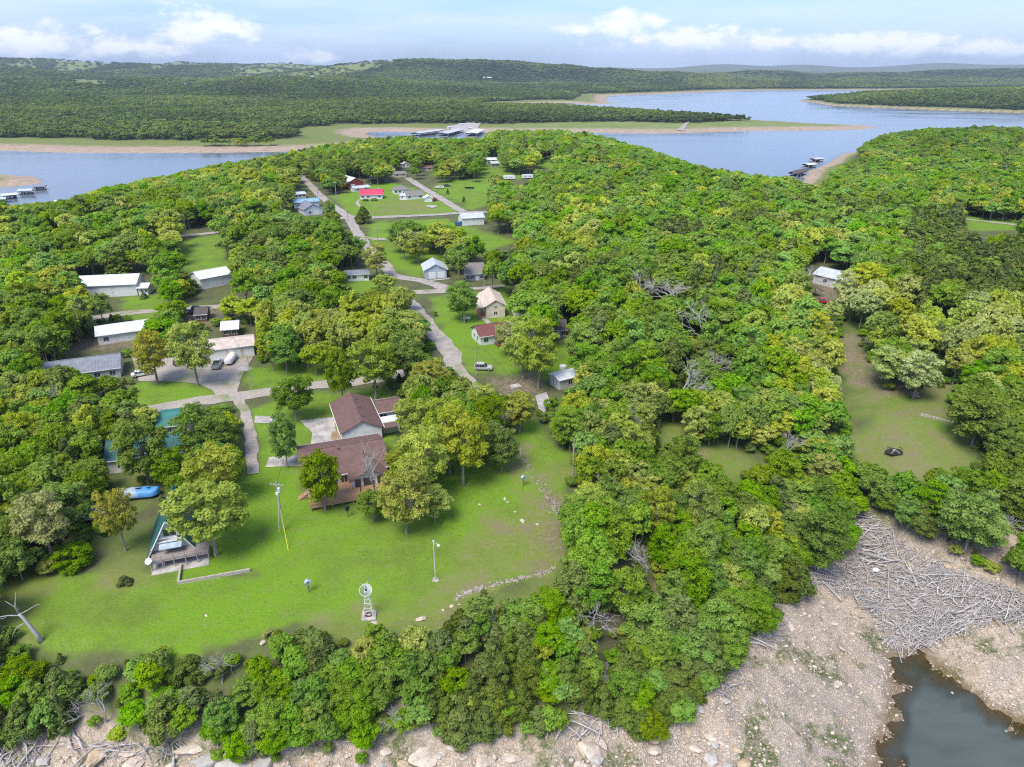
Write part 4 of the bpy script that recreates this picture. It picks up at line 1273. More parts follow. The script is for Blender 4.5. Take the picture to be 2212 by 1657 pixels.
for s in (-1, 1):
    x1_ = c0 + s * (hwid + .45)
    zz = zb - .75
    r = MB()
    p = [(c0, yf - 1.0, zt + .05), (x1_, yf - 1.0, zz), (x1_, yb + .4, zz), (c0, yb + .4, zt + .05)]
    n_ = Vector((s * (zt - zz), 0, abs(x1_ - c0))).normalized() * th
    q = [(a + n_.x, b, c + n_.z) for a, b, c in p]
    r.poly(p).poly(q)
    for i in range(4):
        r.poly([p[i], p[(i + 1) % 4], q[(i + 1) % 4], q[i]])
    r.build('roof_slope', 'teal_metal', e)
    r2 = MB()
    r2.tube([(c0 + s * .05, yf - 1.03, zt), (x1_, yf - 1.03, zz)], .10, 4)
    r2.build('barge_board', 'trim_white', e)
w_ = MB().box(c0 - .95, c0 + 1.05, yf - .07, yf + .02, 3.6, 5.0).build('window', 'trim_white', e)
MB().box(c0 - .85, c0 + .02, yf - .1, yf, 3.7, 4.9).box(c0 + .08, c0 + .95, yf - .1, yf, 3.7, 4.9).build('pane', 'window_glass', w_)
MB().box(c0 - 1.7, c0 + 1.7, yf - .9, yf - .02, 3.15, 3.27).box(c0 - 1.7, c0 + 1.7, yf - .9, yf - .84, 3.85, 3.93).build('balcony', 'trim_white', e)
MB().poly([(c0 - 1.6, yf - 1.9, 2.55), (c0 + 1.6, yf - 1.9, 2.55), (c0 + 1.6, yf - .1, 3.05), (c0 - 1.6, yf - .1, 3.05)]).poly([(c0 - 1.6, yf - 1.9, 2.6), (c0 + 1.6, yf - 1.9, 2.6), (c0 + 1.6, yf - .1, 3.1), (c0 - 1.6, yf - .1, 3.1)]).build('awning', 'blue_wall', e)
MB().box(c0 - .6, c0 + .6, yf - .06, yf + .02, 1.5, 2.9).build('door', 'window_glass', e)
dk = MB()
for k in range(12):
    dk.box(-.3, W_ + .1, -.2 + k * .27, -.2 + k * .27 + .25, 2.0 - .7, 2.08 - .7)
dk.build('deck', 'grey_deck', e)
for k in range(6):
    x = -.25 + k * (W_ + .3) / 5
    MB().box(x - .06, x + .06, -.26, -.14, -.6, 2.3).build('deck_post', 'grey_deck', e)
MB().box(-.3, W_ + .1, -.24, -.16, 2.22, 2.30).box(-.3, W_ + .1, -.23, -.17, 1.8, 1.86).box(-.34, -.26, -.2, 3.0, 2.22, 2.30).build('railing', 'grey_deck', e)
MB().box(-.2, W_, -1.4, 2.9, -.5, .06).build('patio', 'concrete', e)
# bench on the patio, dish, retaining wall
p = at(346, 1222)
b = empty('bench', (p.x, p.y, p.z + .12), ang_ + .1, 'white slatted bench under the A-frame deck', 'bench')
for k in range(4):
    MB().box(-.75, .75, -.3 + k * .15, -.18 + k * .15, .4, .44).build('slat', 'trim_white', b)
for k in range(3):
    MB().box(-.75, .75, .3, .34, .5 + k * .16, .62 + k * .16).build('back_slat', 'trim_white', b)
for x in (-.68, .68):
    for y in (-.25, .28):
        MB().box(x - .04, x + .04, y - .04, y + .04, -.1, .42 if y < 0 else .98).build('leg', 'trim_white', b)
p = at(328, 1236)
b = empty('satellite_dish', p, 0, 'white satellite dish on a post at the left corner of the A-frame deck', 'dish')
MB().tube([(0, 0, -.4), (0, 0, 2.1)], .04, 6).build('post', 'galvanised', b)
ds = MB()
for k in range(14):
    a0, a1 = 2 * math.pi * k / 14, 2 * math.pi * (k + 1) / 14
    for (r0, r1, y0, y1) in ((0.01, .3, 0, -.05), (.3, .52, -.05, -.16)):
        ds.poly([(math.cos(a0) * r0, y0, math.sin(a0) * r0), (math.cos(a1) * r0, y0, math.sin(a1) * r0), (math.cos(a1) * r1, y1, math.sin(a1) * r1), (math.cos(a0) * r1, y1, math.sin(a0) * r1)])
o_ = ds.build('reflector', 'trim_white', b)
o_.location, o_.rotation_euler = (0, -.1, 2.1), (R(-45), 0, 0)
MB().tube([(0, -.1, 1.8), (0, -.7, 2.2)], .025, 5).build('feed_arm', 'galvanised', b)
# retaining wall of timber sleepers, courses of single pieces
P0, P1, P2 = at(392, 1222), at(386, 1262), at(541, 1234)
rw = empty('retaining_wall', (P1.x, P1.y, P1.z), 0, 'low pale retaining wall below the A-frame', 'wall')
for (q0, q1, nm_) in ((P0, P1, 'side'), (P1, P2, 'front')):
    v = (q1 - q0)
    L_ = v.length
    n = max(2, int(L_ / 1.25))
    for c in range(3):
        for k in range(n):
            s0 = (k + (.5 if c % 2 else 0) * (0 < k)) / n
            s1 = min(1, (k + 1 + (.5 if c % 2 and k < n - 1 else 0)) / n)
            if s1 - s0 < .02:
                continue
            m0, m1 = q0 + v * s0, q0 + v * s1
            o_ = MB().box(.02, (m1 - m0).length - .02, -.14 + random.uniform(-.02, .02), .14, 0, .2).build('block', 'stone_wall', rw)
            o_.location = (m0.x - P1.x, m0.y - P1.y, m0.z - P1.z + .2 * c - .08)
            o_.rotation_euler = (0, 0, math.atan2(v.y, v.x))
# ------------------------------------------------------------------ tree building blocks
def leaf_quads(C, N, size, aspect=1.5, rng=RNG):
    """one diamond-shaped leaf spray for each centre/normal"""
    n = len(C)
    r = rng.normal(size=(n, 3))
    N = N / (np.linalg.norm(N, axis=1)[:, None] + 1e-9)
    U = r - N * (r * N).sum(1)[:, None]
    U /= np.linalg.norm(U, axis=1)[:, None] + 1e-9
    Wd = np.cross(N, U)
    s = size * rng.uniform(0.65, 1.3, size=(n, 1))
    a = U * s * 0.5 * aspect
    b = Wd * s * 0.5
    bend = N * s * 0.12
    V = np.stack([C - a - bend, C + b * 0.9 + bend, C + a - bend, C - b * 0.9 + bend], 1).reshape(-1, 3)
    F = np.arange(n * 4).reshape(n, 4)
    return V, F


def puff_crown(rng, npuff, per, leaf, cz=6.3, rx=3.5, rz=3.1, pr=(0.75, 1.35), flat=0.72, aspect=1.5, low=-0.55, inner=0.45, lobes=5):
    """leaf sprays gathered in clumps spread through an uneven crown; returns V, F and clump centres"""
    out_v, out_f, cen = [], [], []
    off = 0
    la = rng.uniform(0, 2 * math.pi, lobes)
    lean = rng.normal(size=2) * 0.4
    lz = rng.uniform(-0.4, 0.9, lobes)
    for k in range(npuff):
        while True:
            d = rng.normal(size=3)
            d /= np.linalg.norm(d)
            if d[2] > low:
                break
        th = math.atan2(d[1], d[0])
        lump = max(0.0, max(math.cos(th - a) * 0.6 + (1 - abs(d[2] - z)) * 0.5 for a, z in zip(la, lz)))
        q = inner + (1 - inner) * rng.random() ** 0.45
        rad = q * (0.58 + 0.46 * lump)
        c = np.array([d[0] * rx * rad + lean[0] * d[2], d[1] * rx * rad + lean[1] * d[2], cz + d[2] * rz * rad * (0.9 if d[2] < 0 else 1.0)])
        r0 = rng.uniform(*pr)
        n = int(per * (r0 / np.mean(pr)) ** 2)
        e = rng.normal(size=(n, 3))
        e /= np.linalg.norm(e, axis=1)[:, None]
        e[:, 2] = np.where(e[:, 2] < -0.35, -e[:, 2] * 0.6, e[:, 2])
        rr = r0 * rng.uniform(0.55, 1.08, size=(n, 1))
        Cn = c + e * rr * np.array([1, 1, flat])
        Nn = e * 0.75 + np.array([0, 0, 0.55]) + rng.normal(size=(n, 3)) * 0.42
        v, f = leaf_quads(Cn, Nn, leaf, aspect, rng)
        out_v.append(v)
        out_f.append(f + off)
        off += len(v)
        cen.append(c)
    return np.concatenate(out_v), np.concatenate(out_f), np.array(cen)


def trunk_mb(rng, cen, fork=3.0, r0=0.22, nl=12, lean=0.25):
    mb = MB()
    top = np.array([rng.uniform(-1, 1) * lean, rng.uniform(-1, 1) * lean, fork + 2.2])
    mid = np.array([top[0] * 0.3, top[1] * 0.3, fork * 0.6])
    mb.tube([(0, 0, -0.8), (0, 0, 0.15), mid, top], [r0 * 1.5, r0 * 1.12, r0 * 0.85, r0 * 0.5], 6)
    order = rng.permutation(len(cen))[:nl]
    for i in order:
        c = cen[i]
        s = rng.uniform(0.45, 1.0)
        st = mid * (1 - s) + top * s
        k = st * 0.5 + c * 0.5 + np.array([0, 0, -0.25 + rng.uniform(-0.2, 0.2)])
        mb.tube([st, k, c], [r0 * 0.42, r0 * 0.26, r0 * 0.08], 4, False)
        for _ in range(2):
            e = c + rng.normal(size=3) * 0.7
            mb.tube([k, (k + e) / 2 + rng.normal(size=3) * 0.12, e], [r0 * 0.18, r0 * 0.12, r0 * 0.04], 3, False)
    return mb


def cedar_crown(rng, per, leaf, h=8.0, w=2.1):
    out_v, out_f, cen, off = [], [], [], 0
    n = 46
    for k in range(n):
        t = (k + rng.random()) / n
        r = w * (1 - t) ** 0.75 * (0.75 + 0.5 * rng.random()) + 0.12
        a = rng.uniform(0, 2 * math.pi)
        c = np.array([math.cos(a) * r * 0.72, math.sin(a) * r * 0.72, 0.7 + t * (h - 1.0)])
        m = int(per * (0.6 + 0.8 * (1 - t)))
        e = rng.normal(size=(m, 3))
        e /= np.linalg.norm(e, axis=1)[:, None]
        pr = (0.42 + 0.40 * (1 - t))
        Cn = c + e * pr * rng.uniform(0.4, 1.1, size=(m, 1)) * np.array([1, 1, 1.15])
        out = np.array([math.cos(a), math.sin(a), 0.5])
        Nn = e * 0.6 + out * 0.5 + rng.normal(size=(m, 3)) * 0.5
        v, f = leaf_quads(Cn, Nn, leaf, 2.1, rng)
        out_v.append(v)
        out_f.append(f + off)
        off += len(v)
        cen.append(c)
    return np.concatenate(out_v), np.concatenate(out_f), np.array(cen)


def bare_mb(rng, h=8.0, depth=4, spread=0.7, r0=0.16, sides=4, nb=(3, 4)):
    mb = MB()

    def grow(p, d, L, r, k):
        q = p + d * L * 0.5 + Vector(rng.normal(size=3) * 0.06 * L)
        e = q + (d + Vector(rng.normal(size=3) * 0.18)).normalized() * L * 0.5
        mb.tube([p, q, e], [r, r * 0.8, r * 0.6], sides if k > 2 else 3, False)
        if k <= 0:
            return
        n = int(rng.integers(nb[0], nb[1] + 1))
        for i in range(n):
            a = Vector(rng.normal(size=3))
            nd = (d * (1.0 - spread * 0.35) + a.normalized() * spread + Vector((0, 0, 0.18))).normalized()
            s = p.lerp(e, rng.uniform(0.55, 1.0)) if i else e
            grow(s, nd, L * rng.uniform(0.55, 0.78), r * 0.55, k - 1)
    mb.tube([(0, 0, -0.6), (0, 0, 0.3)], [r0 * 1.3, r0], 6)
    grow(Vector((0, 0, 0.2)), Vector((rng.uniform(-.15, .15), rng.uniform(-.15, .15), 1)).normalized(), h * 0.36, r0, depth)
    return mb


CROWN, TRUNK = {}, {}       # near prototypes: CROWN[kind] = [mesh ...]
PH = {}                     # their height and crown width


def near_protos():
    for kind in 'BMYPOC':
        CROWN[kind], TRUNK[kind] = [], []
        for v in range(5 if kind in 'BMYC' else 3):
            rng = np.random.default_rng(100 + 17 * v + ord(kind))
            if kind == 'C':
                V, F, cen = cedar_crown(rng, 165, 0.235, 8.0, 2.5)
                tm = MB().tube([(0, 0, -0.6), (0, 0, 2), (0, 0, 7.2)], [0.16, 0.12, 0.03], 5)
                PH[kind] = (8.2, 4.4)
            elif kind in 'YPO':
                V, F, cen = puff_crown(rng, 118, 62, 0.255, 5.5, 3.7 * rng.uniform(.9, 1.12), 4.2 * rng.uniform(.88, 1.08), (0.36, 1.05), 0.60, 1.5, -0.95, 0.34, 6)
                tm = trunk_mb(rng, cen, 2.6, 0.24, 20)
                PH[kind] = (10.2, 8.6)
            else:
                V, F, cen = puff_crown(rng, 112, 78, 0.255, 5.2, 3.3 * rng.uniform(.82, 1.15), 4.3 * rng.uniform(.85, 1.1), (0.40, 1.12), 0.75, 1.5, -0.95, 0.40, 7)
                tm = trunk_mb(rng, cen, 2.4, 0.20, 12)
                PH[kind] = (10.2, 7.8)
            CROWN[kind].append(mesh_np('crown_mesh', V, F, [LEAF[kind]]))
            TRUNK[kind].append(tm.mesh('trunk_mesh', 'bark'))
    TRUNK['G'], CROWN['G'] = [], []
    for v in range(4):
        rng = np.random.default_rng(900 + v)
        TRUNK['G'].append(bare_mb(rng, 8.0, 4, 0.62 + 0.1 * (v % 2), 0.15).mesh('bare_tree_mesh', 'dead_wood'))
    PH['G'] = (8.5, 6.0)


near_protos()

# low-detail prototypes for the woods that nobody could count
STUFF = bpy.data.collections.new('woodland_prototypes')
STUFF_FAR = bpy.data.collections.new('far_woodland_prototypes')
MIDX, FARX = {}, {}


def stuff_proto(coll, name, V, F, leaf, tm=None):
    mats = [leaf]
    if tm is not None:
        tv, tf = np.array(tm.v), [f for f in tm.f]
        quads = [f for f in tf if len(f) == 4]
        F2 = np.array(quads, dtype=np.int32) + len(V)
        mi = np.concatenate([np.zeros(len(F)), np.ones(len(F2))])
        V, F = np.concatenate([V, tv]), np.concatenate([F, F2])
        mats.append(MATS['bark'])
    else:
        mi = np.zeros(len(F))
    coll.objects.link(bpy.data.objects.new(name, mesh_np(name, V, F, mats, mi)))


_i = 0
for kind in 'BMYPOC':
    MIDX[kind] = []
    for v in range(2):
        rng = np.random.default_rng(300 + 7 * v + ord(kind))
        if kind == 'C':
            V, F, cen = cedar_crown(rng, 36, 0.50, 8.0, 2.1)
            tm = None
        else:
            V, F, cen = puff_crown(rng, 48, 40, 0.60, 6.2, 3.5, 3.2, (0.75, 1.35), 0.72)
            tm = trunk_mb(rng, cen, 2.5, 0.22, 5)
        stuff_proto(STUFF, 'woodland_%02d' % _i, V, F, LEAF[kind], tm)
        MIDX[kind].append(_i)
        _i += 1
MIDX['G'] = []
for v in range(2):
    rng = np.random.default_rng(950 + v)
    tm = bare_mb(rng, 8.0, 3, 0.65, 0.16)
    q = [f for f in tm.f if len(f) == 4]
    STUFF.objects.link(bpy.data.objects.new('woodland_%02d' % _i, mesh_np('woodland_bare', np.array(tm.v), np.array(q), [MATS['dead_wood']])))
    MIDX['G'].append(_i)
    _i += 1
_i = 0
for kind in 'FMYC':
    FARX[kind] = []
    for v in range(2):
        rng = np.random.default_rng(500 + 7 * v + ord(kind))
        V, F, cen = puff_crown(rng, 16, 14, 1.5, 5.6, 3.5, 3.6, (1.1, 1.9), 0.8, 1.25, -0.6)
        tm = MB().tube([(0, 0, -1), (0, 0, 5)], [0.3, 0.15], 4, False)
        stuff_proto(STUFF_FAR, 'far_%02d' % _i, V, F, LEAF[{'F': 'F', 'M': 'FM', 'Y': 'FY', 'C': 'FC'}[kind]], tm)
        FARX[kind].append(_i)
        _i += 1


def scatter_object(name, coll, P_, rot, scl, idx, label, cat):
    """one 'stuff' object: points carrying a turn, a size and a choice of prototype"""
    me = bpy.data.meshes.new(name)
    me.vertices.add(len(P_))
    me.vertices.foreach_set('co', np.asarray(P_, np.float32).ravel())
    me.attributes.new('turn', 'FLOAT', 'POINT').data.foreach_set('value', np.asarray(rot, np.float32))
    me.attributes.new('size', 'FLOAT_VECTOR', 'POINT').data.foreach_set('vector', np.asarray(scl, np.float32).ravel())
    me.attributes.new('pick', 'INT', 'POINT').data.foreach_set('value', np.asarray(idx, np.int32))
    me.update()
    o = link(name, me)
    ng = bpy.data.node_groups.new(name, 'GeometryNodeTree')
    ng.interface.new_socket('Geometry', in_out='INPUT', socket_type='NodeSocketGeometry')
    ng.interface.new_socket('Geometry', in_out='OUTPUT', socket_type='NodeSocketGeometry')
    gi, go = ng.nodes.new('NodeGroupInput'), ng.nodes.new('NodeGroupOutput')
    ip = ng.nodes.new('GeometryNodeInstanceOnPoints')
    ci = ng.nodes.new('GeometryNodeCollectionInfo')
    ci.inputs['Collection'].default_value = coll
    ci.inputs['Separate Children'].default_value = True
    ci.inputs['Reset Children'].default_value = True

    def na(nm, typ):
        n = ng.nodes.new('GeometryNodeInputNamedAttribute')
        n.data_type = typ
        n.inputs['Name'].default_value = nm
        return n.outputs[0]
    cx = ng.nodes.new('ShaderNodeCombineXYZ')
    er = ng.nodes.new('FunctionNodeEulerToRotation')
    ng.links.new(na('turn', 'FLOAT'), cx.inputs[2])
    ng.links.new(cx.outputs[0], er.inputs[0])
    ng.links.new(gi.outputs[0], ip.inputs['Points'])
    ng.links.new(ci.outputs[0], ip.inputs['Instance'])
    ip.inputs['Pick Instance'].default_value = True
    ng.links.new(na('pick', 'INT'), ip.inputs['Instance Index'])
    ng.links.new(er.outputs[0], ip.inputs['Rotation'])
    ng.links.new(na('size', 'FLOAT_VECTOR'), ip.inputs['Scale'])
    ng.links.new(ip.outputs[0], go.inputs[0])
    md = o.modifiers.new('scatter', 'NODES')
    md.node_group = ng
    return tag(o, label, cat, kind='stuff')


# ------------------------------------------------------------------ where the photograph shows open ground, roofs and rock
CLEAR = [
    [(548, 1035), (640, 1015), (655, 1060), (672, 1105), (800, 1130), (950, 1130), (1035, 1020), (1085, 1025), (1105, 960), (1165, 915), (1238, 975), (1228, 1060), (1205, 1110), (1212, 1190),
     (1190, 1245), (1090, 1270), (990, 1300), (960, 1345), (820, 1350), (640, 1345), (560, 1378), (420, 1405), (160, 1400), (50, 1395), (0, 1345), (0, 1265), (120, 1240), (200, 1200), (240, 1130),
     (250, 1085), (340, 1060), (330, 1240), (545, 1235), (560, 1150)],
    [(535, 900), (560, 870), (660, 850), (830, 845), (880, 870), (875, 930), (830, 940), (830, 1000), (740, 1040), (560, 1015)],
    [(520, 880), (550, 880), (556, 1030), (536, 1030)],
    [(325, 893), (325, 878), (480, 850), (640, 832), (790, 815), (790, 830), (560, 862), (470, 875)],
    [(290, 770), (420, 765), (422, 735), (552, 724), (558, 800), (512, 850), (465, 870), (330, 880), (300, 830)],
    [(545, 800), (640, 800), (640, 830), (540, 845)], [(700, 790), (790, 790), (790, 860), (700, 860)],
    [(160, 602), (300, 595), (325, 605), (325, 645), (283, 665), (250, 640), (180, 628)], [(430, 590), (505, 585), (507, 610), (445, 628)], [(283, 645), (330, 640), (333, 682), (285, 682)],
    [(400, 650), (452, 645), (450, 690), (400, 690)], [(216, 705), (312, 688), (318, 722), (218, 736)], [(128, 772), (250, 757), (245, 790), (150, 805)], [(140, 742), (300, 722), (318, 745), (160, 762)], [(400, 525), (460, 510), (465, 590), (405, 592)],
    [(393, 505), (540, 493), (540, 501), (394, 518)], [(230, 965), (262, 962), (268, 1020), (234, 1020)], [(372, 886), (408, 884), (408, 928), (372, 930)], [(384, 938), (403, 936), (403, 975), (386, 978)],
    [(255, 1050), (340, 1045), (342, 1078), (258, 1082)],
    [(650, 380), (662, 380), (735, 440), (770, 475), (795, 515), (778, 520), (745, 480), (700, 430)],
    [(715, 425), (750, 412), (750, 385), (790, 385), (800, 400), (840, 395), (920, 405), (950, 425), (1000, 455), (1055, 452), (1050, 490), (990, 490), (985, 472), (880, 475), (830, 478), (785, 480),
     (765, 472), (735, 445)],
    [(632, 432), (698, 432), (698, 466), (640, 468)], [(638, 414), (666, 414), (666, 430), (638, 430)], [(900, 400), (940, 395), (1000, 388), (1040, 395), (1010, 420), (1020, 455), (995, 450), (950, 425)],
    [(800, 507), (832, 507), (836, 520), (800, 522)], [(822, 532), (850, 528), (870, 570), (905, 585), (905, 605), (850, 600)], [(907, 555), (966, 555), (970, 605), (1000, 628), (920, 635), (907, 605)],
    [(1008, 582), (1042, 578), (1042, 606), (1008, 607)], [(835, 575), (850, 575), (870, 592), (960, 608), (1010, 618), (1010, 632), (930, 634)], [(1040, 500), (1110, 505), (1110, 540), (1040, 525)],
    [(942, 650), (985, 645), (1030, 638), (1088, 638), (1092, 688), (1070, 705), (1022, 710), (1020, 765), (1040, 790), (1090, 765), (1100, 770), (1085, 805), (1190, 780), (1240, 800), (1242, 825), (1190, 840),
     (1185, 880), (1165, 885), (1155, 865), (1090, 850), (1035, 840), (990, 800), (960, 790), (975, 770), (940, 725)],
    [(738, 582), (798, 580), (798, 607), (745, 607)], [(1745, 566), (1800, 572), (1838, 592), (1800, 600), (1790, 622), (1756, 612)], [(1745, 625), (1800, 640), (1800, 660), (1772, 656)], [(1188, 708), (1218, 708), (1218, 732), (1192, 730)],
    [(1818, 700), (1845, 700), (1860, 770), (1895, 805), (1920, 850), (2050, 845), (2060, 900), (2100, 960), (2105, 1000), (2000, 1020), (1875, 1000), (1852, 950), (1832, 900), (1818, 820)],
    [(2085, 472), (2212, 478), (2212, 498), (2090, 490)], [(1425, 905), (1470, 925), (1470, 960), (1430, 950)], [(1500, 960), (1540, 960), (1640, 985), (1650, 1010), (1600, 1018), (1510, 985)],
    [(1862, 1110), (2000, 1190), (2212, 1265), (2260, 1800), (1480, 1700), (1440, 1610), (1540, 1490), (1612, 1425), (1690, 1300), (1775, 1240), (1860, 1180)],
    [(0, 1605), (120, 1600), (240, 1596), (420, 1610), (470, 1640), (440, 1720), (0, 1720)], [(790, 1660), (830, 1620), (960, 1588), (1060, 1600), (1200, 1590), (1260, 1560), (1400, 1600), (1450, 1660), (1440, 1720), (760, 1720)],
    [(1735, 395), (1830, 333), (1858, 335), (1800, 365), (1772, 402)], [(1500, 349), (1545, 360), (1640, 372), (1700, 378), (1745, 350), (1500, 300)],
    [(1168, 345), (1192, 340), (1192, 365), (1168, 362)], [(1046, 344), (1078, 344), (1078, 361), (1048, 361)], [(1088, 377), (1152, 376), (1150, 390), (1088, 391)], [(1005, 397), (1060, 395), (1040, 430), (1018, 435)],
    [(910, 357), (934, 357), (934, 369), (912, 369)], [(868, 352), (884, 352), (884, 361), (869, 361)], [(853, 372), (878, 372), (878, 383), (853, 383)],
    [(0, 385), (130, 400), (130, 425), (0, 445)], [(892, 283), (1050, 283), (1050, 296), (892, 296)], [(0, 325), (640, 330), (560, 336), (400, 366), (250, 395), (130, 430), (0, 440)],
]

# trees one can single out: base x, base y, top y, crown width (picture px), kind, label
HAND = [
    (467, 1200, 1030, 185, 'Y', 'large yellow-green oak shading the A-frame deck'),
    (879, 1153, 1000, 125, 'Y', 'yellow-green oak standing lowest on the lawn below the brown-roofed house'),
    (806, 1127, 1046, 70, 'M', 'small oak beside the deck of the brown-roofed house'),
    (703, 1103, 957, 92, 'M', 'slender green tree in front of the house deck stairs'),
    (925, 1085, 905, 130, 'Y', 'broad pale oak directly right of the brown-roofed house'),
    (1000, 1050, 868, 120, 'Y', 'tall yellow-green oak at the right of the clump by the house'),
    (968, 1000, 860, 110, 'Y', 'pale oak in the back of the clump right of the house'),
    (905, 970, 850, 105, 'Y', 'pale oak behind the white trailer roof by the house'),
    (1083, 1018, 903, 78, 'M', 'green tree standing alone at the right edge of the upper lawn'),
    (1057, 976, 838, 82, 'M', 'darker green tree left behind the lone lawn tree'),
    (1122, 935, 838, 88, 'Y', 'yellow-green tree hanging over the end of the gravel track'),
    (1040, 918, 818, 76, 'Y', 'pale crown above the gravel track below the SUV'),
    (621, 1010, 888, 56, 'B', 'narrow bright green tree in the loop of the concrete drive'),
    (640, 910, 797, 90, 'M', 'rounded green tree beside the pole on the front road'),
    (741, 872, 738, 68, 'M', 'slim green tree on the front grass by the road'),
    (812, 862, 722, 112, 'Y', 'broad oak by the front road with its trunk showing'),
    (880, 832, 706, 92, 'M', 'deep green tree at the end of the front road'),
    (935, 858, 768, 92, 'O', 'olive tree below the bend of the paved road'),
    (341, 828, 706, 92, 'O', 'sparse olive tree at the left of the gravel court'),
    (428, 832, 682, 100, 'Y', 'tall sparse oak in the middle of the gravel court'),
    (482, 1085, 948, 135, 'Y', 'yellow-green oak between the A-frame and the worn drive'),
    (452, 1000, 872, 125, 'M', 'dark green oak right of the teal roof'),
    (322, 1046, 885, 120, 'M', 'wide green oak covering the middle of the teal-roofed house'),
    (272, 1190, 1040, 85, 'O', 'bronze-yellow young tree in front of the blue boat'),
    (118, 1212, 1056, 135, 'P', 'pale spreading oak with bare limbs near the left edge'),
    (168, 1150, 1032, 100, 'B', 'bright green tree behind the white camper'),
    (1913, 840, 742, 92, 'P', 'pale oak with a white trunk at the top of the pasture'),
    (1973, 860, 752, 112, 'P', 'pale oak leaning over the wooden bench in the pasture'),
    (1815, 668, 575, 58, 'P', 'thin pale tree in front of the grey house on the right'),
    (1862, 652, 556, 92, 'Y', 'round yellow-green oak right of the grey house on the right'),
    (1130, 818, 682, 95, 'Y', 'left of the twin trees below the red-roofed house'),
    (1163, 838, 672, 100, 'Y', 'right of the twin trees below the red-roofed house'),
    (1100, 772, 690, 72, 'P', 'silvery tree against the red-roofed house'),
    (998, 694, 606, 68, 'B', 'rounded bright tree in front of the tan house'),
    (786, 482, 444, 34, 'C', 'round dark cedar at the village road junction'),
    (714, 482, 424, 28, 'B', 'small bright tree beside the blue-grey house'),
    (870, 545, 470, 70, 'B', 'tall bright tree right of the side street'),
    (905, 570, 500, 62, 'Y', 'yellow-green tree just above the blue garage'),
    (985, 585, 528, 60, 'B', 'bright tree between the blue garage and the grey house'),
    (815, 600, 520, 60, 'Y', 'yellow-green tree over the bend of the village road'),
    (2100, 962, 838, 130, 'M', 'leafy oak overhanging the lower right edge of the pasture'),
    (2085, 1190, 1050, 140, 'B', 'dense bright tree overhanging the driftwood jam'),
    (1765, 1240, 1090, 120, 'M', 'green tree leaning over the bare limestone above the driftwood'),
    (1500, 965, 870, 70, 'Y', 'young tree in the small clearing in the wood'),
]
BARE_HAND = [(1385, 665, 575, 90, 'leafless grey tree left behind the large leafless one in the right wood'), (1540, 840, 735, 90, 'leafless tree just above the small clearing on its right'), (1345, 560, 500, 70, 'small leafless tree on the wooded rise right of the village'), (1690, 1010, 925, 80, 'grey leafless tree at the lower end of the small clearing'), (1720, 640, 560, 80, 'leafless tree left of the grey house on the right'),
             (815, 1098, 930, 100, 'leafless grey tree spreading over the house roof'), (2165, 1175, 1085, 90, 'leafless tree right of the bright tree by the driftwood'),
             (1290, 1390, 1290, 110, 'leafless shrub-like tree at the bottom corner of the lawn'), (1385, 1260, 1150, 110, 'pale leafless tree inside the wood right of the lawn'),
             (480, 1475, 1385, 80, 'pale leafless tree at the lower edge of the lawn'), (1450, 690, 585, 130, 'large leafless grey tree in the wood behind the mobile home'),
             (1500, 755, 635, 125, 'spreading leafless grey tree in the middle of the right wood'), (1480, 885, 770, 110, 'leafless tree at the top of the small clearing'),
             (860, 1580, 1500, 70, 'whitish leafless tree above the rock ledges'), (230, 1560, 1470, 110, 'leafless silvery tree above the left bluff')]


def zone(px, py, y):
    """share of each kind of tree by part of the picture: (kinds, weights)"""
    if py > 1330:
        if px < 520:
            return 'CBMG', (0.34, 0.30, 0.26, 0.10)
        if px < 1180:
            return 'CBYG', (0.56, 0.28, 0.08, 0.08)
        return 'CBYMG', (0.32, 0.40, 0.10, 0.12, 0.06)
    if px > 1180 and py > 850:
        if px > 1870:
            return 'BMCG', (0.34, 0.36, 0.22, 0.08)
        return 'CBYMG', (0.24, 0.44, 0.12, 0.15, 0.05)
    if px > 1960 and 470 < py < 660:
        return 'CMB', (0.60, 0.25, 0.15)
    if px > 1640 and 600 < py < 850:
        return 'MBYP', (0.24, 0.18, 0.38, 0.20)
    if px > 1080 and py > 450:
        return 'CMBYG', (0.15, 0.20, 0.44, 0.18, 0.03)
    if px > 1080:
        return 'CMBY', (0.10, 0.36, 0.38, 0.16)
    if py > 600:
        return 'CMBYG', (0.06, 0.32, 0.22, 0.37, 0.03)
    return 'CMBYG', (0.09, 0.38, 0.24, 0.26, 0.03)


def jgrid(x0, x1, y0, y1, s, rng):
    gx, gy = np.meshgrid(np.arange(x0, x1, s), np.arange(y0, y1, s * 0.87))
    gx = gx + (np.arange(gx.shape[0])[:, None] % 2) * s * 0.5
    return (gx + rng.uniform(-0.36, 0.36, gx.shape) * s).ravel(), (gy + rng.uniform(-0.36, 0.36, gy.shape) * s).ravel()


def near_house(x, y, m):
    r = np.zeros(x.shape, bool)
    for (ax, ay, an, L, d) in FOOT:
        u = (x - ax) * math.cos(an) + (y - ay) * math.sin(an)
        v = -(x - ax) * math.sin(an) + (y - ay) * math.cos(an)
        r |= (u > -m) & (u < L + m) & (v > -m) & (v < d + m)
    return r


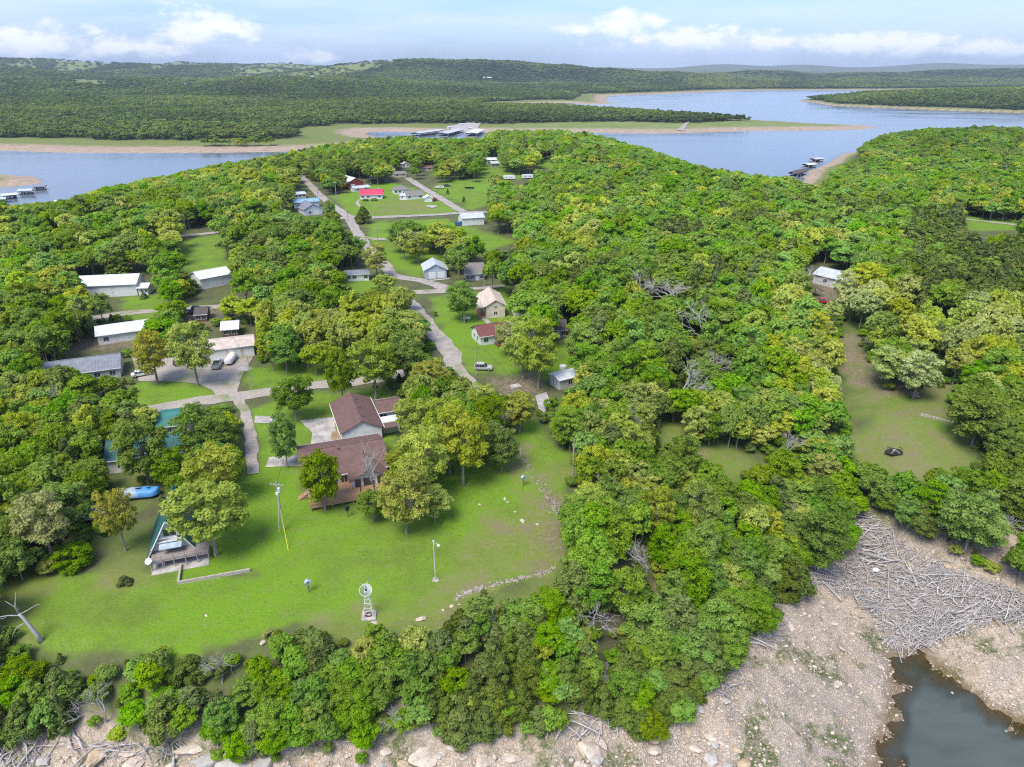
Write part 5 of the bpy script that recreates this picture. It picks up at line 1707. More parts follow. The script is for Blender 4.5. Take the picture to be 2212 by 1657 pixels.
rng = np.random.default_rng(5)
cx_, cy_, hh_, ww_ = [], [], [], []
for (y0, y1, s, hm, wm_) in [(44, 76, 2.35, 4.7, 3.6), (76, 150, 3.7, 8.2, 5.9), (150, 260, 5.2, 10.5, 7.6), (260, 420, 6.4, 11.5, 8.8), (420, 900, 7.4, 11.5, 9.4)]:
    xm = 0.84 * (y1 + 45)
    gx, gy = jgrid(-xm, xm, y0, y1, s, rng)
    k = np.abs(gx) < 0.86 * (gy + 45)
    gx, gy = gx[k], gy[k]
    cx_.append(gx)
    cy_.append(gy)
    hh_.append(hm * rng.uniform(0.72, 1.30, len(gx)))
    ww_.append(wm_ * rng.uniform(0.75, 1.30, len(gx)))
TX, TY, TH, TW = map(np.concatenate, (cx_, cy_, hh_, ww_))
TZ = H(TX, TY)
TB = sdist(TX, TY, MAIN)
keep = ((TZ > -15.2) | ((TX > 215) & (TY > 560) & (TZ > -13.0)))
keep &= ~((TX > 215) & (TY > 540) & (TZ < -12.0))
keep &= ~((TY < 150) & (TZ < np.where(TX < 12, -7.2, np.where((TX > 44) & (TY > 78), -13.0, -10.5))))
keep &= ~((TX < -370) & (TY > 470))                       # the bare spit on the left
for (pts, w) in ROADS_W:
    xs, ys = [p[0] for p in pts], [p[1] for p in pts]
    m = keep & (TX > min(xs) - 8) & (TX < max(xs) + 8) & (TY > min(ys) - 8) & (TY < max(ys) + 8)
    i = np.nonzero(m)[0]
    if len(i):
        keep[i] = edgedist(TX[i], TY[i], pts, False) > w * 0.5 + 1.6
keep &= ~near_house(TX, TY, 1.8)
TX, TY, TZ, TH, TW = (a[keep] for a in (TX, TY, TZ, TH, TW))
TH = TH * np.where(TZ < -6, 0.85, 1.0)
TPX, TPY, _ = topic(TX, TY, TZ + 0.4 * TH)
thin = ((TPX < 900) & (TPY > 470) & (TPY < 730) & (rng.random(len(TX)) < 0.24)) | (inside(TPX, TPY, [(1825, 650), (2090, 640), (2130, 850), (1890, 830)]) & (rng.random(len(TX)) < 0.5))
TX, TY, TZ, TH, TW = (a[~thin] for a in (TX, TY, TZ, TH, TW))
# a tree goes where its crown would not cover ground or roofs that the photograph shows
bad = np.zeros(len(TX), bool)
for (fx, fz) in [(0, 0.05), (0, 0.35), (0, 0.62), (0, 0.97), (-0.42, 0.55), (0.42, 0.55), (-0.30, 0.82), (0.30, 0.82), (-0.33, 0.3), (0.33, 0.3)]:
    qx, qy, _ = topic(TX + fx * TW, TY, TZ + fz * TH)
    for poly in CLEAR:
        bad |= inside(qx, qy, poly)
TX, TY, TZ, TH, TW = (a[~bad] for a in (TX, TY, TZ, TH, TW))
PX, PY, DEP = topic(TX, TY, TZ + 0.5 * TH)
# hand-placed trees keep their neighbours off
TREES = []                 # x, y, z, h, w, kind, label or None
for (bx, by, ty, wpx, kd, lab) in HAND + [(a, b, c, d, 'G', e) for a, b, c, d, e in BARE_HAND]:
    p = at(bx, by)
    d = ray(bx, ty)
    z = CAMZ + d[2] / d[1] * p.y
    dep = p.y * CP - (p.z + 4 - CAMZ) * SP
    TREES.append((p.x, p.y, p.z, max(2.0, z - p.z), wpx / FPX * dep, kd, lab))
hx, hy, hw = (np.array([t_[i] for t_ in TREES]) for i in (0, 1, 4))
ok = np.ones(len(TX), bool)
for a, b, w, t_ in zip(hx, hy, hw, TREES):
    ok &= (TX - a) ** 2 + (TY - b) ** 2 > ((0.52 if t_[5] == 'G' else 0.36) * w + 0.9) ** 2
TX, TY, TZ, TH, TW, PX, PY, DEP = (a[ok] for a in (TX, TY, TZ, TH, TW, PX, PY, DEP))
KD = []
pat = fbm(TX / 26, TY / 26, 91, 3)
for i in range(len(TX)):
    ks, ws = zone(PX[i], PY[i], TY[i])
    q = (0.28 * rng.random() + 0.72 * np.clip((pat[i] - 0.28) * 2.3, 0, 0.999)) if rng.random() < 0.8 else rng.random()
    c = np.cumsum(ws) / sum(ws)
    KD.append(ks[int(np.searchsorted(c, q, side='right').clip(0, len(ks) - 1))])
KD = np.array(KD)
app = TW / DEP + (PX < -40) * -9 + (PX > 2250) * -9 + (PY > 1720) * -9
order = np.argsort(-app)
quota = {'leaf': 262, 'C': 150, 'G': 40}
single = np.zeros(len(TX), bool)
for i in order:
    g = KD[i] if KD[i] in 'CG' else 'leaf'
    if quota[g] > 0 and app[i] > 0:
        quota[g] -= 1
        single[i] = True
        TREES.append((TX[i], TY[i], TZ[i], TH[i], TW[i], KD[i], None))

# landmarks for saying which tree is meant
MARKS = [('the windmill', 790, 1300), ('the yard light', 942, 1230), ('the A-frame', 370, 1160), ('the dead tree', 60, 1340), ('the rubble row', 1100, 1265), ('the cove', 1990, 1500), ('the driftwood jam', 1950, 1250),
         ('the pasture', 1950, 930), ('the small clearing', 1560, 980), ('the tall pole by the wood', 1237, 990), ('the brown-roofed house', 740, 1000), ('the blue boat', 298, 1064), ('the teal-roofed house', 300, 960),
         ('the tan garage', 480, 750), ('the grey-roofed building', 180, 790), ('the white shed', 265, 715), ('the long white barn', 240, 620), ('the silver SUV', 1044, 795), ('the pale mobile home', 1215, 830),
         ('the red-roofed house', 1060, 735), ('the tan house', 1060, 660), ('the blue garage', 935, 580), ('the grey house on the right', 1780, 590), ('the bare limestone slope', 1750, 1500), ('the left rock ledges', 250, 1625),
         ('the lower rock ledges', 1000, 1620), ('the long lawn edge', 560, 1395), ('the white camper', 180, 1105)]
ADJ = {'B': 'bright green broadleaf tree', 'M': 'mid-green broadleaf tree', 'Y': 'yellow-green oak', 'P': 'pale silvery-green oak', 'O': 'olive-bronze oak', 'C': 'dark olive cedar', 'G': 'leafless grey tree'}
NAME = {'B': 'broadleaf_tree', 'M': 'broadleaf_tree', 'Y': 'oak_tree', 'P': 'oak_tree', 'O': 'oak_tree', 'C': 'cedar_tree', 'G': 'leafless_tree'}
CATS = {'B': 'tree', 'M': 'tree', 'Y': 'oak', 'P': 'oak', 'O': 'oak', 'C': 'cedar', 'G': 'bare tree'}
GRP = {'B': 'broadleaf trees of the woods', 'M': 'broadleaf trees of the woods', 'Y': 'oaks of the woods and yards', 'P': 'oaks of the woods and yards', 'O': 'oaks of the woods and yards', 'C': 'cedars of the woods', 'G': 'leafless trees'}
ORD = ['', 'second ', 'third ', 'fourth ', 'fifth ', 'sixth ', 'seventh ', 'eighth ', 'ninth ', 'tenth ', 'eleventh ', 'twelfth ', 'thirteenth ', 'fourteenth ', 'fifteenth ', 'sixteenth ', 'seventeenth ', 'eighteenth ',
       'nineteenth ', 'twentieth '] + [t_ + u_ + ' ' for t_ in ('twenty-', 'thirty-', 'forty-', 'fifty-') for u_ in ('first', 'second', 'third', 'fourth', 'fifth', 'sixth', 'seventh', 'eighth', 'ninth')]
bins = {}
for i, t_ in enumerate(TREES):
    if t_[6]:
        continue
    a, b, _ = topic(np.array([t_[0]]), np.array([t_[1]]), np.array([t_[2] + 0.5 * t_[3]]))
    a, b = float(a[0]), float(b[0])
    m = min(MARKS, key=lambda q: (q[1] - a) ** 2 + (q[2] - b) ** 2)
    dx, dy = a - m[1], b - m[2]
    side = ('right of' if dx > 0 else 'left of') if abs(dx) > abs(dy) else ('below' if dy > 0 else 'above')
    bins.setdefault((t_[5], m[0], side), []).append((math.hypot(dx, dy), i))
LAB = {}
for (kd, mk, side), L in bins.items():
    L.sort()
    for k, (_, i) in enumerate(L):
        w_ = ORD[k] if k < len(ORD) else 'outlying '
        LAB[i] = f'{ADJ[kd]}, {w_}nearest of those {side} {mk}'

rng = np.random.default_rng(8)
for i, (x, y, z, h, w, kd, lab) in enumerate(TREES):
    ph, pw = PH[kd]
    e = empty(NAME[kd], (x, y, z - 0.05), rng.uniform(0, 6.28), lab or LAB[i], CATS[kd], GRP[kd])
    v = int(rng.integers(0, len(TRUNK[kd])))
    sc = (w / pw, w / pw, h / ph)
    link('trunk', TRUNK[kd][v], e, scale=sc)
    if kd != 'G':
        link('crown', CROWN[kd][v], e, scale=sc)

# the rest of the peninsula's trees read as one wood
r_ = ~single
pick = np.array([MIDX[k][int(rng.integers(0, 2))] for k in KD[r_]])
ph = np.array([PH[k][0] for k in KD[r_]])
pw = np.array([PH[k][1] for k in KD[r_]])
sc = np.stack([TW[r_] / pw, TW[r_] / pw, TH[r_] / ph], 1) * np.array([1.08, 1.08, 1.0])
scatter_object('woodland', STUFF, np.stack([TX[r_], TY[r_], TZ[r_] - 0.1], 1), rng.uniform(0, 6.28, r_.sum()), sc, pick, 'mixed green woodland covering the peninsula round the village', 'woodland')

# low brush that fills the gaps under and between the near trees
gx, gy = jgrid(-150, 150, 46, 215, 2.7, rng)
k = np.abs(gx) < 0.86 * (gy + 45)
gx, gy = gx[k], gy[k]
gz = H(gx, gy)
bh = rng.uniform(1.0, 2.4, len(gx))
bd = (gz < -10.0) | ((gz < -9.0) & (gx > 20) & (gx < 44)) | ((gz < -7.2) & (gx < 20))
for fz in (0.0, 1.0):
    qx, qy, _ = topic(gx, gy, gz + fz * bh * 1.1)
    for poly in CLEAR:
        bd |= inside(qx, qy, poly)
for q_ in LAWNS[:10]:
    bd |= inside(gx, gy, q_)
bd |= near_house(gx, gy, 4.0)
for (pts, w) in ROADS_W:
    bd |= edgedist(gx, gy, pts, False) < w * 0.5 + 1.2
g_ = ~bd & (rng.random(len(gx)) < 0.9)
pk = np.array([MIDX[q][int(rng.integers(0, 2))] for q in rng.choice(list('BMCYG'), g_.sum(), p=[0.34, 0.30, 0.22, 0.08, 0.06])])
s_ = bh[g_] / 7.0
scatter_object('undergrowth', STUFF, np.stack([gx[g_], gy[g_], gz[g_] - 0.25 * bh[g_]], 1), rng.uniform(0, 6.28, g_.sum()), np.stack([s_ * 1.25, s_ * 1.25, s_], 1), pk,
               'low leafy brush filling the gaps between the near trees', 'undergrowth')

# ------------------------------------------------------------------ the woods across the water
rng = np.random.default_rng(21)
fx_, fy_, fs_ = [], [], []
for (d0, d1) in [(840, 1100), (1100, 1400), (1400, 1800), (1800, 2300), (2300, 3000), (3000, 3900), (3900, 5200), (5200, 7000)]:
    s = max(7.2, 0.5 * (d0 + d1) * 0.0041)
    xm = 0.80 * d1
    gx, gy = jgrid(-xm, xm, d0, d1, s * 0.96, rng)
    gx, gy = gx + rng.normal(size=gx.shape) * s * 0.3, gy + rng.normal(size=gx.shape) * s * 0.3
    k = (np.abs(gx) < 0.80 * (gy + 30)) & (rng.random(gx.shape) > 0.06)
    fx_.append(gx[k])
    fy_.append(gy[k])
    fs_.append(np.full(k.sum(), s / 7.2))
FX, FY, FS = map(np.concatenate, (fx_, fy_, fs_))
FZ = H(FX, FY)
FD = np.maximum(sdist(FX, FY, FAR), 0)
FI = sdist(FX, FY, ISLE)
ok = (FZ > -12.9 + (fbm(FX / 40, FY / 40, 71, 2) - 0.5) * 1.5)
ok &= ~((FI < 12) & (FD < 40) & (FY > 1600))
ok &= sdist(FX, FY, MAIN) < -5
ok &= ~inside(FX, FY, GRASSPT)
fe = rng.random(len(FX))
for p in FIELDS:
    ok &= ~(inside(FX, FY, p) & (fe > (0.03 if p is FIELDS[0] else 0.12)))
FX, FY, FZ, FS = (a[ok] for a in (FX, FY, FZ, FS))
pt = fbm(FX / 120, FY / 120, 81, 3)
pt = 0.5 * pt + 0.5 * fbm(FX / 420, FY / 420, 84, 3)
q = rng.random(len(FX)) * 0.42 + pt * 1.15 - 0.14 * (FY < 1350)
kinds = np.where(q < 0.66, 'C', np.where(q < 0.88, 'F', np.where(q < 1.02, 'M', 'Y')))
kinds = np.where(inside(FX, FY, BRIGHTTREES) & (rng.random(len(FX)) < 0.6), 'Y', kinds)
pick = np.array([FARX[k][int(v)] for k, v in zip(kinds, rng.integers(0, 2, len(FX)))])
hs = rng.uniform(0.6, 1.3, len(FX)) * np.minimum(1.15, 0.9 + 0.1 * FS)
ws = rng.uniform(0.75, 1.4, len(FX)) * FS * 1.12
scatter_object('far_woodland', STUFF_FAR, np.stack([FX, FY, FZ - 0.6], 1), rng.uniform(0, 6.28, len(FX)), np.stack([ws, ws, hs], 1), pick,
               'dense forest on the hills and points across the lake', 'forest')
# ------------------------------------------------------------------ vehicles
def vehicle(name, label, px, heading, kind='suv', mat='silver_paint', group=None, cat='car'):
    p = at(*px) if not isinstance(px, Vector) else px
    e = empty(name, (p.x, p.y, p.z + .10), heading, label, cat, group)
    L = {'suv': 4.7, 'pickup': 5.6, 'car': 4.5, 'buggy': 3.2}[kind]
    wd = 0.93
    lo = {'suv': [(-L / 2, .35), (-L / 2, .95), (L / 2 - 1.5, 1.0), (L / 2 - .15, .9), (L / 2, .6), (L / 2, .35)],
          'car': [(-L / 2, .35), (-L / 2, .85), (L / 2 - 1.5, .9), (L / 2 - .15, .78), (L / 2, .55), (L / 2, .3)],
          'pickup': [(-L / 2, .45), (-L / 2, 1.1), (L / 2 - 1.6, 1.1), (L / 2 - .15, 1.05), (L / 2, .75), (L / 2, .45)],
          'buggy': [(-L / 2, .4), (-L / 2, .9), (L / 2 - 1.0, .8), (L / 2, .6), (L / 2, .4)]}[kind]
    b = MB().prism(lo, -wd, wd)
    bo = b.build('body', mat, e)
    bv = bo.modifiers.new('soft', 'BEVEL')
    bv.width, bv.segments, bv.limit_method = .07, 2, 'ANGLE'
    cx0, cx1, zt = {'suv': (-L / 2 + .1, L / 2 - 1.3, 1.72), 'car': (-L / 2 + .7, L / 2 - 1.2, 1.42), 'pickup': (-.75, L / 2 - 1.4, 1.82), 'buggy': (-.7, .6, 1.7)}[kind]
    zb = lo[1][1]
    g = MB()
    i = 0
    pts = [(cx0, -wd + .04, zb), (cx1, -wd + .04, zb), (cx1, wd - .04, zb), (cx0, wd - .04, zb), (cx0 + .3, -wd + .2, zt), (cx1 - .75, -wd + .2, zt), (cx1 - .75, wd - .2, zt), (cx0 + .3, wd - .2, zt)]
    g.v += pts
    g.f += [[0, 1, 5, 4], [1, 2, 6, 5], [2, 3, 7, 6], [3, 0, 4, 7], [4, 5, 6, 7]]
    g.build('window', 'window_glass', e)
    ro = MB().box(cx0 + .27, cx1 - .72, -wd + .17, wd - .17, zt - .04, zt + .05).build('roof', mat, e)
    for s in (-1, 1):
        pl = MB()
        for (x0, x1) in ((cx0 + .02, cx0 + .32), (cx1 - .02, cx1 - .77), ((cx0 + cx1) / 2 - .35, (cx0 + cx1) / 2 - .35)):
            pl.tube([(x0, s * (wd - .03), zb), (x1 if x0 != (cx0 + cx1) / 2 - .35 else x0, s * (wd - .19), zt)], .05, 4)
        pl.build('pillar', mat, e)
    if kind == 'pickup':
        MB().box(-L / 2 + .12, -.85, -wd + .12, wd - .12, 1.06, 1.13).build('bed_liner', 'black_paint', e)
        MB().box(-L / 2, -.8, -wd, -wd + .1, 1.08, 1.3).box(-L / 2, -.8, wd - .1, wd, 1.08, 1.3).box(-L / 2, -L / 2 + .1, -wd, wd, 1.08, 1.3).build('bed_side', mat, e)
    for x in (-L / 2 + .85, L / 2 - .9):
        for s in (-1, 1):
            w = MB().tube([(x, s * (wd - .18), .34), (x, s * (wd + .03), .34)], .34, 14).build('wheel', 'tyre', e)
            MB().tube([(x, s * (wd + .02), .34), (x, s * (wd + .045), .34)], .19, 10).build('rim', 'silver_paint', w)
    for s in (-1, 1):
        MB().box(L / 2 - .12, L / 2 + .02, s * .62 - .17, s * .62 + .17, .62, .76).build('headlight', 'trim_white', e)
        MB().box(-L / 2 - .02, -L / 2 + .08, s * .74 - .1, s * .74 + .1, .65, .9).build('tail_light', 'lamp_red', e)
    return e


vehicle('parked_car', 'silver SUV parked on the grass by the paved road', (1044, 799), R(-4), 'suv', 'silver_paint')
vehicle('parked_car', 'black SUV parked at the left end of the tan garage', (392, 786), R(84), 'suv', 'dark_paint')
vehicle('pickup_truck', 'silver pickup parked tail out in front of the tan garage', (471, 792), R(98), 'pickup', 'silver_paint', cat='truck')
vehicle('parked_car', 'white car at the left edge of the gravel court', (306, 812), R(30), 'car', 'white_paint')
vehicle('pickup_truck', 'black pickup parked on the back road among trees', (422, 674), R(95), 'pickup', 'dark_paint', cat='truck')
vehicle('parked_car', 'white car parked left of the black pickup on the back road', (401, 678), R(70), 'car', 'white_paint')
vehicle('pickup_truck', 'blue pickup beside the white garage on the cross street', (995, 487), R(15), 'pickup', 'blue_paint', cat='truck')
vehicle('pickup_truck', 'white pickup parked on the meadow right of the lane', (950, 407), R(5), 'pickup', 'white_paint', cat='truck')
vehicle('parked_car', 'dark car parked behind the white pickup on the meadow', (966, 403), R(20), 'car', 'dark_paint')
vehicle('parked_car', 'red car below the pavilion on the right', (1777, 655), R(-18), 'car', 'red_paint')
vehicle('buggy', 'dark red buggy beside the small white shed on the village lawn', (940, 434), R(60), 'buggy', 'red_paint', cat='buggy')
vehicle('parked_car', 'dark red car by the trunk of the big tree beside the red barn', (731, 418), R(80), 'car', 'red_paint')
vehicle('pickup_truck', 'white truck parked beside the shed of the red barn', (818, 413), R(8), 'pickup', 'white_paint', cat='truck')


def camper(label, px, ang, L=6.5, mat='white_paint', group=None):
    p = at(*px)
    e = empty('camper', (p.x, p.y, p.z + .05), ang, label, 'camper', group)
    b = MB().prism([(-L / 2, .55), (-L / 2, 2.3), (-L / 2 + .3, 2.75), (L / 2 - .5, 2.75), (L / 2, 1.8), (L / 2, .9), (L / 2 - .4, .55)], -1.15, 1.15).build('body', mat, e)
    for x in (-L / 4, L / 5):
        w_ = MB().box(x - .5, x + .5, -1.2, -1.12, 1.35, 1.95).build('window', 'trim_white', e)
        MB().box(x - .43, x + .43, -1.23, -1.14, 1.42, 1.88).build('pane', 'window_glass', w_)
    MB().box(-.25, .4, -1.19, -1.12, .65, 2.3).build('door', 'pale_grey_wall', e)
    MB().box(-.3, .3, -.3, .3, 2.75, 2.98).build('roof_vent', 'pale_grey_wall', e)
    for s in (-1, 1):
        for x in (-.5, .35):
            MB().tube([(x, s * .95, .33), (x, s * 1.16, .33)], .33, 12).build('wheel', 'tyre', e)
    MB().tube([(L / 2 - .1, 0, .6), (L / 2 + 1.1, 0, .5)], .06, 5).build('hitch', 'dark_trim', e)
    return e


camper('white camper under the trees left of the blue boat', (184, 1122), R(4), 6.8)
camper('white camper, left one of the pair at the far right of the village', (1100, 388), R(5), 8)
camper('white camper, right one of the pair at the far right of the village', (1140, 386), R(8), 8)

# boat under a blue tarp, boat on a trailer, barrels and bits
p = at(300, 1074)
e = empty('covered_boat', p, R(8), 'long boat under a torn blue and silver tarp behind the A-frame', 'boat')
n = 18


def hull(L, wb, h, name, mat, par, z0=.55, x_cut=None):
    V, F = [], []
    for i in range(n + 1):
        s = i / n
        x = -L / 2 + L * s
        w = wb * min(1, .86 + .3 * s) * (1 - max(0, (s - .78) / .22) ** 2.4 * .82) * (1 - max(0, (.08 - s) / .08) ** 2 * .35)
        sag = .10 * math.sin(s * 21)
        ring = [(x, -w, z0 + .1), (x, -w * 1.05, z0 + h * .72), (x, -w * .5, z0 + h * (1.0 + sag)), (x, 0, z0 + h * (1.06 + sag)), (x, w * .5, z0 + h * (1.0 + sag)), (x, w * 1.05, z0 + h * .72), (x, w, z0 + .1)]
        V += ring
    for i in range(n):
        for k in range(6):
            a = i * 7 + k
            F.append([a, a + 1, a + 8, a + 7])
    F += [[0, 1, 2, 3, 4, 5, 6], [n * 7 + k for k in range(7)]]
    m = MB()
    m.v, m.f = V, F
    return m.build(name, mat, par, True)


t = NT('torn_tarp')
P = t.obj()
s_ = t.n('ShaderNodeSeparateXYZ')
t.link(P, s_.inputs[0])
nz = t.noise(P, 1.3, 4, .65)
f_ = t.ramp(t.math('ADD', t.math('MULTIPLY', s_.outputs[0], -.28), nz), .35, .75)
t.bsdf(t.mix(f_, (.085, .30, .66), (.48, .54, .60)), .45, t.bump(t.noise(P, 4, 3, .6), .4, .1), 0, .4)
hull(7.4, 1.2, 1.25, 'tarp', 'torn_tarp', e, .5)
MB().box(-.2, 2.3, -.16, .1, 1.62, 1.86).build('tarp_opening', 'black_paint', e)
MB().box(-2.6, 2.4, -.9, .9, .25, .5).build('trailer_frame', 'dark_trim', e)
for s in (-1, 1):
    MB().tube([(-.8, s * .95, .32), (-.8, s * 1.15, .32)], .32, 12).build('wheel', 'tyre', e)
p = at(499, 782)
e = empty('boat_on_trailer', p, R(97), 'white covered boat on its trailer right of the silver pickup', 'boat')
hull(6.2, 1.05, 1.2, 'cover', 'white_paint', e, .6)
MB().box(-2.4, 3.4, -.08, .08, .4, .55).box(-2.4, 1.5, -.85, .85, .42, .52).build('trailer_frame', 'galvanised', e)
for s in (-1, 1):
    MB().tube([(-.9, s * .9, .32), (-.9, s * 1.1, .32)], .32, 12).build('wheel', 'tyre', e)
for (px, mat, lab, r, hh) in [((343, 1030), 'blue_paint', 'blue barrel below the teal-roofed house deck', .45, .95), ((352, 1031), 'red_paint', 'red barrel right of the blue barrel', .3, .7), ((821, 1108), 'orange_paint', 'orange-red planter under the oak by the house deck', .38, .5),
                              ((1216, 800), 'white_paint', 'white tank standing on the grass above the pale mobile home', .9, 1.3), ((672, 421), 'red_paint', 'small red barrel beside the upper village road', .35, .9)]:
    p = at(*px)
    b = empty('barrel', p, 0, lab, 'barrel')
    MB().tube([(0, 0, -.1), (0, 0, hh * .3), (0, 0, hh * .7), (0, 0, hh)], [r, r * 1.06, r * 1.06, r], 16).build('drum', mat, b, False)
    MB().disc((0, 0, hh), r * .92, 16, h=.03).build('lid', mat, b)
p = at(1008, 692)
b = empty('propane_tank', p, R(5), 'white propane tank on the lawn of the tan house', 'tank')
MB().tube([(-1.25, 0, .75), (-1.1, 0, .75), (-.95, 0, .75), (.95, 0, .75), (1.1, 0, .75), (1.25, 0, .75)], [.1, .32, .42, .42, .32, .1], 14).build('vessel', 'white_paint', b, True)
for x in (-.7, .7):
    MB().box(x - .1, x + .1, -.3, .3, -.1, .45).build('leg', 'pale_grey_wall', b)
MB().tube([(0, 0, 1.1), (0, 0, 1.3)], .14, 10).build('valve_dome', 'white_paint', b)
p = at(527, 797)
o = MB()
for k in range(9):
    for j in range(16):
        pass
V, F = [], []
for i in range(7):
    r = i / 6
    for j in range(16):
        a = 2 * math.pi * j / 16
        V.append((math.cos(a) * r * 2.1 * random.uniform(.92, 1.05), math.sin(a) * r * 1.6 * random.uniform(.92, 1.05), .9 * (1 - r ** 1.6) * random.uniform(.9, 1.1) - .05))
for i in range(6):
    for j in range(16):
        F.append([i * 16 + j, i * 16 + (j + 1) % 16, (i + 1) * 16 + (j + 1) % 16, (i + 1) * 16 + j])
m = MB()
m.v, m.f = V, F
o = m.build('gravel_pile', 'grey_stone', None, True)
o.location = p
tag(o, 'low grey gravel pile in front of the right garage door', 'pile')
p = at(1014, 408)
b = empty('utility_trailer', p, R(3), 'long black flat trailer on the far meadow', 'trailer')
MB().box(-3, 3, -1.1, 1.1, .6, .78).build('bed', 'black_paint', b)
MB().box(-3, 3, -1.12, -1.05, .78, 1.1).box(-3, 3, 1.05, 1.12, .78, 1.1).build('side_rail', 'black_paint', b)
for x in (-.5, .4):
    for s in (-1, 1):
        MB().tube([(x, s * 1.1, .33), (x, s * 1.3, .33)], .33, 12).build('wheel', 'tyre', b)

# ------------------------------------------------------------------ poles
def pole(label, px, topy, arm=True, can=False, lamp=False, name='utility_pole', lean=0.0, group='utility poles'):
    p = at(*px)
    d = ray(px[0], topy)
    h = max(4.0, CAMZ + d[2] / d[1] * p.y - p.z)
    e = empty(name, p, random.uniform(-.5, .5), label, 'pole', group)
    k = 1 + max(0, p.y - 200) / 700
    MB().tube([(0, 0, -.8), (lean * .5, 0, h * .5), (lean, 0, h)], [.16 * k, .14 * k, .10 * k], 8).build('shaft', 'pole_wood', e)
    if arm:
        MB().box(-1.1, 1.1, -.06 * k, .06 * k, h - .7, h - .58).build('crossarm', 'pole_wood', e)
        for x in (-1.0, -.4, .4, 1.0):
            MB().tube([(x, 0, h - .58), (x, 0, h - .38)], .05 * k, 6).build('insulator', 'trim_white', e)
    if can:
        MB().tube([(.32, 0, h - 2.0), (.32, 0, h - 1.95), (.32, 0, h - 1.2), (.32, 0, h - 1.1)], [.16, .24, .24, .12], 12).build('transformer', 'galvanised', e)
    return e, h


near, hN = pole('weathered pole with a yellow guy guard at the left of the lawn', (613, 1146), 1040, True, True)
MB().tube([(.1, .05, hN - 1), (.35, -1.9, 1.1)], .035, 5).build('guy_wire', 'galvanised', near)
g0 = at(623, 1190)
v_ = Matrix.Rotation(-near.rotation_euler.z, 4, 'Z') @ (g0 - near.location)
MB().tube([(0, 0, 4.2), tuple(v_)], [.03, .05], 6).build('guy_guard', 'yellow_guard', near)
MB().box(-.22, .22, -.34, -.16, hN - 2.4, hN - 1.9).build('meter_box', 'trim_white', near)
pole('tall bare pole standing against the wood right of the lawn', (1237, 1035), 948, False)
for (px, ty, lab, c) in [((661, 872), 820, 'pole beside the rounded tree on the front road', True), ((545, 838), 772, 'pole right of the gravel court', True), ((1029, 812), 738, 'pole beside the silver SUV', False), ((1003, 700), 668, 'short pole left of the propane tank', False),
                         ((394, 592), 556, 'nearer of the two leaning poles by the left lawn', False), ((392, 552), 520, 'farther of the two leaning poles by the left lawn', False), ((405, 516), 470, 'pole at the end of the left street', False), ((335, 610), 580, 'pole right of the long white barn', False),
                         ((925, 609), 586, 'short pole at the left corner of the pale blue garage', False), ((1046, 620), 585, 'pole with a crossarm right of the grey house', True), ((816, 522), 490, 'pole on the side street corner', True), ((687, 425), 402, 'pole at the bend of the upper village road', True),
                         ((727, 430), 392, 'tall pole in front of the big tree by the red barn', True), ((716, 460), 424, 'pole beside the small bright tree by the village road', False), ((752, 478), 452, 'pole at the village road junction', False), ((1061, 378), 352, 'pole at the far right of the village', False),
                         ((1834, 592), 547, 'pole behind the grey house on the right', True), ((197, 492), 474, 'pole by the dark house near the left shore', False), ((318, 500), 476, 'pole right of the pale greenish roof', False)]:
    pole(lab, px, ty, c, False)
# wires between the near poles and along the village road
simple('wire', (0.05, 0.05, 0.05))
def wire(label, a, za, b, zb, sag=.8, r=.028):
    A, B = Vector((*at(*a).to_2d(), 0)), Vector((*at(*b).to_2d(), 0))
    A.z, B.z = at(*a).z + za, at(*b).z + zb
    o = MB().tube([A.lerp(B, s / 10) - Vector((0, 0, sag * 4 * (s / 10) * (1 - s / 10))) for s in range(11)], r, 4).build('power_line', 'wire')
    tag(o, label, 'cable', 'power lines')
wire('power line from the lawn pole up to the front road pole', (613, 1146), hN - .4, (661, 872), 6.4)
wire('power line from the front road pole to the court pole', (661, 872), 6.4, (545, 838), 8.2)
wire('power line from the tall wood pole to the SUV pole', (1237, 1035), 8.4, (1029, 812), 10.0)

for (a_, b_, lab) in [((816, 522), (752, 478), 'power line along the lower village road'), ((752, 478), (716, 460), 'power line over the village road junction'), ((716, 460), (687, 425), 'power line along the upper village road'),
                      ((545, 838), (394, 592), 'power line from the court pole to the left lawn poles'), ((394, 592), (392, 552), 'power line between the two leaning poles'), ((392, 552), (405, 516), 'power line from the leaning poles to the left street'),
                      ((1029, 812), (1046, 620), 'power line from the SUV pole past the tan house')]:
    wire(lab, a_, 7.6, b_, 7.6, .7)
# yard light
p = at(941, 1253)
e = empty('yard_light', p, 0, 'grey yard light on a tall post in the middle of the lawn', 'lamp post')
MB().box(-.45, .45, -.45, .45, -.4, .12).build('footing', 'concrete', e)
MB().tube([(0, 0, 0), (0, 0, 6.9)], [.10, .07], 8).build('post', 'galvanised', e)
MB().tube([(0, 0, 6.5), (.35, -.1, 6.75), (.75, -.2, 6.6)], .04, 6).build('arm', 'galvanised', e)
MB().tube([(.75, -.2, 6.7), (.75, -.2, 6.5), (.75, -.2, 6.3)], [.10, .24, .20], 10).build('lamp_head', 'trim_white', e)
MB().box(-.16, .16, -.05, .05, 6.9, 7.25).build('sensor', 'galvanised', e)

